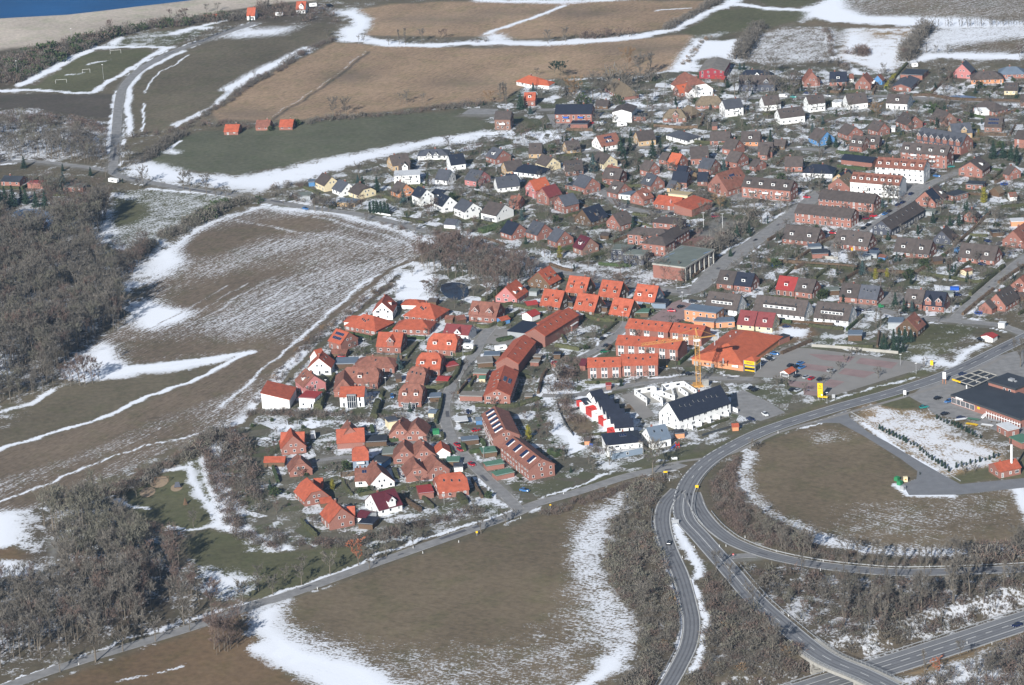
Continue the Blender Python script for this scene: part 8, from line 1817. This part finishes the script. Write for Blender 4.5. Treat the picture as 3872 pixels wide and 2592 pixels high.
mass('wood', 'mixed wood in the lower corner of the lane', 'wood', [(PP(95,1200, 150,1180, 290,1195, 315,1225, 340,1290, 300,1330, 140,1340, 130,1290, 135,1240), .036, {'t3': 4, 't1': 2}, 14, 20), (PP(280,1230, 400,1270, 455,1360, 460,1400, 330,1400, 300,1340), .05, {'t2': 3, 't1': 2}, 10, 14), (PP(-60,1350, 100,1340, 330,1350, 335,1440, 150,1495, -60,1545), .042, {'t1': 3, 'b1': 2, 't2': 1}, 10, 15), (PP(490,1400, 550,1395, 560,1440, 545,1490, 490,1500, 470,1450), .05, {'b2': 3}, 6, 10), (PP(180,1400, 330,1390, 330,1430, 190,1470), .05, {'p2': 2, 't2': 1}, 7, 10)])
mass('wood', 'open wood below the beach road junction', 'wood', [(PP(-60,300, 60,290, 140,300, 250,330, 255,378, 150,372, 80,368, -60,395), .035, {'b1': 2, 't1': 2, 't3': 1}, 8, 12), (PP(-60,262, 60,262, 150,272, 240,290, 235,304, 120,288, -60,284), .08, {'B1': 1, 'B2': 2}, 3, 5), (PP(160,320, 250,320, 250,376, 170,370), .04, {'b1': 1, 'b2': 1}, 6, 9)])
mass('thicket', 'dark shore thicket between beach and football pitch', 'thicket', [(PP(-60,150, 20,130, 90,118, 160,98, 232,86, 320,62, 420,48, 560,36, 560,46, 440,58, 330,68, 290,82, 235,96, 208,110, 140,142, 60,182, 40,192, -60,200), .085, {'B1': 2, 'B2': 1, 'b1': 1, 'b2': 1, 'E5': 1.2}, 3.2, 6.5), (PP(590,14, 700,18, 768,24, 768,52, 700,50, 600,46), .02, {'b1': 1, 'B2': 2}, 3, 6)])
mass('thicket', 'reddish thicket around the small pond', 'thicket', [(PP(945,592, 1000,572, 1100,582, 1190,600, 1240,640, 1180,672, 1120,690, 1085,650, 1000,628, 955,615), .058, {'t2': 3, 'b2': 1, 'b1': 1}, 8, 12), (PP(975,660, 1000,640, 1005,690, 985,690), .07, {'b2': 1, 'b1': 1}, 5, 8), (PP(1170,575, 1260,580, 1290,610, 1240,620), .04, {'b1': 1, 'b2': 1}, 5, 8)])
mass('scrub', 'olive-brown scrub strip left of the downhill ramp', 'scrub', [(PP(1458,1105, 1522,1086, 1502,1150, 1498,1215, 1528,1310, 1556,1400, 1550,1450, 1525,1510, 1480,1590, 1420,1590, 1470,1500, 1455,1420, 1398,1335, 1384,1262, 1396,1200), .15, {'B1': 4, 'B3': 3, 'B2': 1.2, 'b3': .3, 'B4': .12}, 2.0, 3.8)])
mass('scrub', 'brown scrub between the ramp and the bridge road', 'scrub', [(PP(1612,1310, 1650,1320, 1690,1368, 1760,1430, 1870,1520, 1890,1600, 1540,1620, 1600,1510, 1622,1430, 1606,1360), .14, {'B1': 4, 'B2': 2, 'B4': .25, 'B3': 1, 'b1': .3}, 2.0, 4.2)])
mass('scrub', 'maroon scrub on the inner side of the slip road', 'scrub', [(PP(1622,1095, 1690,1050, 1682,1118, 1738,1176, 1850,1232, 1860,1262, 1780,1262, 1680,1222, 1634,1160), .21, {'B2': 5, 'B1': 2, 'b3': .12}, 1.6, 3.0), (PP(1720,1180, 1860,1240, 1870,1276, 1756,1262), .05, {'b3': 2, 'b1': 1}, 5, 8), (PP(1860,1262, 2342,1290, 2342,1298, 1980,1298, 1850,1280), .12, {'B2': 1, 'B1': 1}, 1.5, 2.4), (PP(2200,1270, 2342,1250, 2342,1290, 2240,1292), .1, {'B1': 1, 'B2': 1, 'b1': .4}, 3, 6)])
mass('scrub', 'mixed scrub on the triangle between slip road and motorway', 'scrub', [(PP(1700,1298, 1756,1308, 2000,1332, 2342,1326, 2460,1320, 2460,1350, 2342,1392, 2150,1450, 1985,1508, 1890,1460, 1780,1385), .075, {'B1': 3, 'B2': 2, 'B3': 1.5, 'b1': .6, 'p1': .5}, 2.2, 4.5), (PP(1800,1320, 2342,1330, 2342,1380, 2100,1450, 1900,1440), .008, {'p1': 2, 't1': 1}, 9, 13), (PP(1985,1512, 2150,1462, 2342,1400, 2342,1412, 2150,1474, 1995,1524), .3, {'B4': 1, 'B2': 1}, 1, 1.8)])
mass('scrub', 'frosty scrub in the lowest right corner', 'scrub', [(PP(2100,1560, 2230,1520, 2342,1468, 2460,1440, 2460,1600, 2100,1640), .12, {'B1': 2, 'B2': 1, 'b1': .5}, 2.5, 5), (PP(1760,1540, 1830,1530, 1850,1560, 1800,1600, 1740,1600), .2, {'B2': 1, 'B1': 1}, 2, 4)])
def strip(line, w): 
    p = smooth(line, 6); L_, R_ = [], []
    for i, q in enumerate(p):
        d = (p[min(i+1, len(p)-1)]-p[max(i-1, 0)]).normalized(); nr = Vector((-d.y, d.x))*w/2; L_.append(tuple(q+nr)); R_.append(tuple(q-nr))
    return L_+R_[::-1]
ST = [
 ('hedgerow', 'shrubby edge between the playground and the gardens', [((482,1030, 500,1110, 530,1190, 575,1238, 640,1258), 7, .22, {'B2': 2, 'B1': 1, 'b1': .2}, 1.8, 3.5), ((500,1005, 540,1050, 560,1120, 560,1180), 14, .08, {'B1': 1, 'B2': 1, 'b1': .5, 'b2': .4}, 2.5, 6)]),
 ('hedgerow', 'dark hedgerow between the striped field and the playground', [((120,1165, 200,1140, 300,1115, 350,1080, 420,1048, 470,1012, 490,990), 9, .2, {'B1': 2, 'B2': 1, 'b1': .4, 'B3': .6}, 2, 4.5)]),
 ('hedgerow', 'scrubby garden border above the country lane', [((590,1215, 680,1245, 780,1248, 860,1235, 930,1212, 1010,1190, 1100,1168), 7, .2, {'B1': 2, 'B2': 1.4, 'b1': .25}, 1.8, 3.6)]),
 ('hedgerow', 'brown shrub belt between the two house rows', [((560,950, 600,945, 680,952, 760,952, 850,962, 930,958), 7, .2, {'B1': 2, 'B2': 2, 'b1': .1}, 1.6, 3)]),
 ('hedgerow', 'scrubby edge between the striped field and the orange houses', [((590,925, 640,860, 690,805, 740,760, 800,715, 850,680, 900,650), 6, .13, {'B1': 1, 'B2': 1.5, 'B4': .3}, 1.2, 2.4)]),
 ('hedgerow', 'dark thick hedgerow across the snowy slope', [((432,520, 480,492, 530,470, 590,462), 9, .3, {'E5': 1, 'B1': 3, 'B3': 1.5}, 3, 5), ((372,545, 400,535, 425,530), 8, .3, {'B1': 1, 'B3': 1}, 3, 4.5)]),
 ('hedgerow', 'clump of bushes at the upper wood corner', [((310,590, 335,570, 350,568), 9, .25, {'B1': 2, 'B3': 1}, 3, 5)]),
 ('hedgerow', 'diagonal hedgerow between the olive and the tan field', [((420,292, 470,262, 520,232, 560,202, 640,158, 700,118, 762,92), 6, .16, {'B1': 2, 'B2': 1}, 1.6, 3.2)]),
 ('hedgerow', 'long hedgerow above the green meadow', [((300,315, 400,300, 470,288, 600,292, 700,282, 780,272, 900,262, 1000,250, 1110,240), 9, .10, {'B1': 2, 'B2': 2, 'B3': .6, 'b1': .12}, 1.8, 3.6), ((900,240, 980,238), 12, .03, {'p1': 1, 't1': 1}, 6, 9)]),
 ('hedgerow', 'sparse tree line along the snow ditch', [((980,98, 1120,96), 4, .03, {'B1': 1, 'B2': .4}, 1.5, 3), ((1310,90, 1380,86, 1450,80), 5, .09, {'b2': 1, 'B2': 1}, 4, 6), ((1240,94, 1300,92), 5, .04, {'B1': 1}, 2, 4)]),
 ('hedgerow', 'grey hedgerow running up to the snowy hill', [((1521,72, 1560,50, 1600,28, 1640,8), 5, .2, {'B1': 3, 'b1': 1}, 2.5, 5)]),
 ('hedgerow', 'tall brown hedgerow beside the sheet barn field', [((1690,140, 1705,110, 1725,80, 1740,62), 9, .16, {'B1': 1, 'b1': 2}, 4.5, 8)]),
 ('hedgerow', 'dark hedgerow climbing between two snow fields', [((2068,142, 2080,120, 2095,95, 2118,68), 9, .16, {'b1': 2, 'B1': 1}, 5, 8)]),
 ('hedgerow', 'low winding hedge left of the straw snow field', [((1888,70, 1900,95, 1896,118, 1912,140, 1945,166), 4, .14, {'B1': 1, 'B2': 1}, 1.6, 3.5), ((1940,125, 1965,118, 1975,130), 8, .2, {'b2': 1, 'B2': 1}, 3, 5)]),
 ('hedgerow', 'pale line of slim trees on the far snow ridge', [((2130,62, 2200,60, 2342,60, 2420,60), 7, .09, {'p1': 2, 'b1': 1}, 5, 7)]),
 ('hedgerow', 'low stone and shrub bank beside the farm track', [((1565,150, 1590,115, 1620,85), 5, .2, {'B1': 1, 'B4': .5}, 1, 1.8)]),
 ('hedgerow', 'dark roadside scrub above the foreground meadow', [((1245,1180, 1330,1150, 1420,1120, 1480,1098), 6, .26, {'B2': 3, 'B1': 1}, 1.3, 2.4)]),
 ('hedgerow', 'scrub belt between the park path and terraces', [((1290,850, 1285,900, 1300,940, 1330,990, 1370,1040), 6, .10, {'B1': 1, 'B2': 1.4, 'b2': .3}, 1.6, 4), ((1310,830, 1290,870, 1280,910), 9, .1, {'B2': 2, 'b2': 1}, 3, 5)]),
 ('hedgerow', 'bare trees and shrubs lining the west road', [((590,448, 640,455, 700,462, 760,470, 830,480), 6, .06, {'b1': 1, 'B1': 2, 'B2': 1}, 3, 6), ((625,435, 680,425, 720,430), 7, .12, {'B1': 1, 'B2': 1}, 2, 4), ((870,512, 960,540, 1000,556), 4, .14, {'B2': 1, 'B1': 1}, 1, 2)]),
 ('hedgerow', 'bushes beside the road at the meadow end', [((290,380, 330,365, 380,330, 420,305), 9, .14, {'B1': 2, 'b1': .4}, 2, 4)]),
 ('hedgerow', 'thin trees around the sports hall', [((1290,620, 1370,640, 1450,660, 1540,668, 1590,650), 9, .035, {'b1': 2, 'p1': 1, 'b2': .6, 'B2': 1}, 5, 8), ((1630,640, 1680,600, 1720,560, 1760,515), 5, .05, {'b1': 1, 'B1': 2}, 2, 6), ((1600,590, 1650,560, 1700,520, 1740,490), 8, .03, {'b1': 1, 'B1': 1}, 4, 7)]),
 ('hedgerow', 'farmyard grove around the thatched farmhouse', [((1290,215, 1350,205, 1420,195, 1500,190), 22, .012, {'b1': 2, 'b3': 1, 'B1': 1}, 6, 10), ((1640,200, 1760,205, 1820,200), 22, .010, {'b1': 2, 'B1': 1}, 6, 10), ((1290,235, 1400,240, 1500,238), 12, .015, {'b1': 1, 'B1': 1, 'E5': .5}, 4, 7)]),
]
for nm, lb, parts_ in ST: mass(nm, lb, 'hedgerow', [(strip(PP(*l_), w_), d_, mx, a, b_) for l_, w_, d_, mx, a, b_ in parts_])

# garden plants: single ones between the houses; nothing tells them apart but where they stand
V1 = PP(720,430, 1060,345, 1250,275, 1640,195, 2342,175, 2342,740, 2080,730, 1950,760, 1600,700, 1450,600, 1250,570, 960,505)
V2 = PP(905,690, 1200,650, 1600,725, 1600,880, 1320,880, 1240,900, 1300,1060, 1180,1130, 900,1170, 700,1215, 560,1150, 530,1030, 640,880, 745,765)
PVP = [p for _, p, _ in PAVES]
def spots(poly, n_):
    xs_ = [p[0] for p in poly]; ys_ = [p[1] for p in poly]; X = rng.uniform(min(xs_), max(xs_), n_*6); Y = rng.uniform(min(ys_), max(ys_), n_*6)
    ok = inside(X, Y, poly) & road_clear(X, Y, 1.0) & foot_clear(X, Y)
    for p in PVP: ok &= ~inside(X, Y, p)
    return list(zip(X[ok], Y[ok]))[:n_]
def garden(poly, n_, kinds, h0, h1, desc, grp):
    for x, y in spots(poly, n_):
        kk = rnd.choice(kinds); d = desc or DESC[kk]; lb, g_ = rel(x, y, DESC[kk], grp)
        plant(kk, x, y, rnd.uniform(h0, h1), lb if not g_ else d, g_)
garden(V1, 230, 'bbsrt', 4, 8, 'bare garden tree standing between the upper village houses', 'bare garden trees of the upper village')
garden(V2, 70, 'ssbr', 3, 6, 'small bare garden tree between the lower village houses', 'bare garden trees of the lower village')
garden(V1, 105, 'cchucE', 2.5, 6, 'dark garden conifer between the upper village houses', 'garden conifers of the upper village')
garden(V2, 24, 'chEE', 1.2, 2.6, 'small evergreen in the lower village gardens', 'evergreens of the lower village')
garden(V1, 190, 'BERE', 1.0, 2.4, 'low garden shrub between the upper village houses', 'garden shrubs of the upper village')
garden(V2, 120, 'BRRE', .7, 1.8, 'low garden shrub between the lower village houses', 'garden shrubs of the lower village')
# low ground cover and litter of small things in the beds, too many to count
mass('shrubbery', 'leafless shrubbery filling the plots between the upper village houses', 'shrubbery', [(V1, .0115, {'V1': 3, 'V2': 1.2, 'V3': 1}, 3, 6.5)])
mass('ground_cover', 'low winter perennials and twigs in the village flower beds', 'ground cover', [(V1, .035, {'U1': 3, 'U2': 2, 'U5': 2, 'U6': .6}, .7, 1.9), (V2, .045, {'U1': 2, 'U2': 2, 'U5': 1}, .4, 1.1)])

me = bpy.data.meshes.new('haze'); hx, hy0, hy1, h0, h1 = 2600, -300, 5200, -10.0, 505.0
me.from_pydata([(-hx, hy0, h0), (hx, hy0, h0), (hx, hy1, h0), (-hx, hy1, h0), (-hx, hy0, h1), (hx, hy0, h1), (hx, hy1, h1), (-hx, hy1, h1)], [], [(0, 3, 2, 1), (4, 5, 6, 7), (0, 1, 5, 4), (1, 2, 6, 5), (2, 3, 7, 6), (3, 0, 4, 7)])
mh = bpy.data.materials.new('thin_haze'); mh.use_nodes = True; nt = mh.node_tree; nt.nodes.remove(nt.nodes['Principled BSDF']); pv = nt.nodes.new('ShaderNodeVolumePrincipled')
pv.inputs['Density'].default_value = .000034; pv.inputs['Color'].default_value = (.42, .66, 1, 1); pv.inputs['Anisotropy'].default_value = .0; nt.links.new(pv.outputs[0], nt.nodes['Material Output'].inputs['Volume'])
me.materials.append(mh); stuff(new_obj('haze', me))
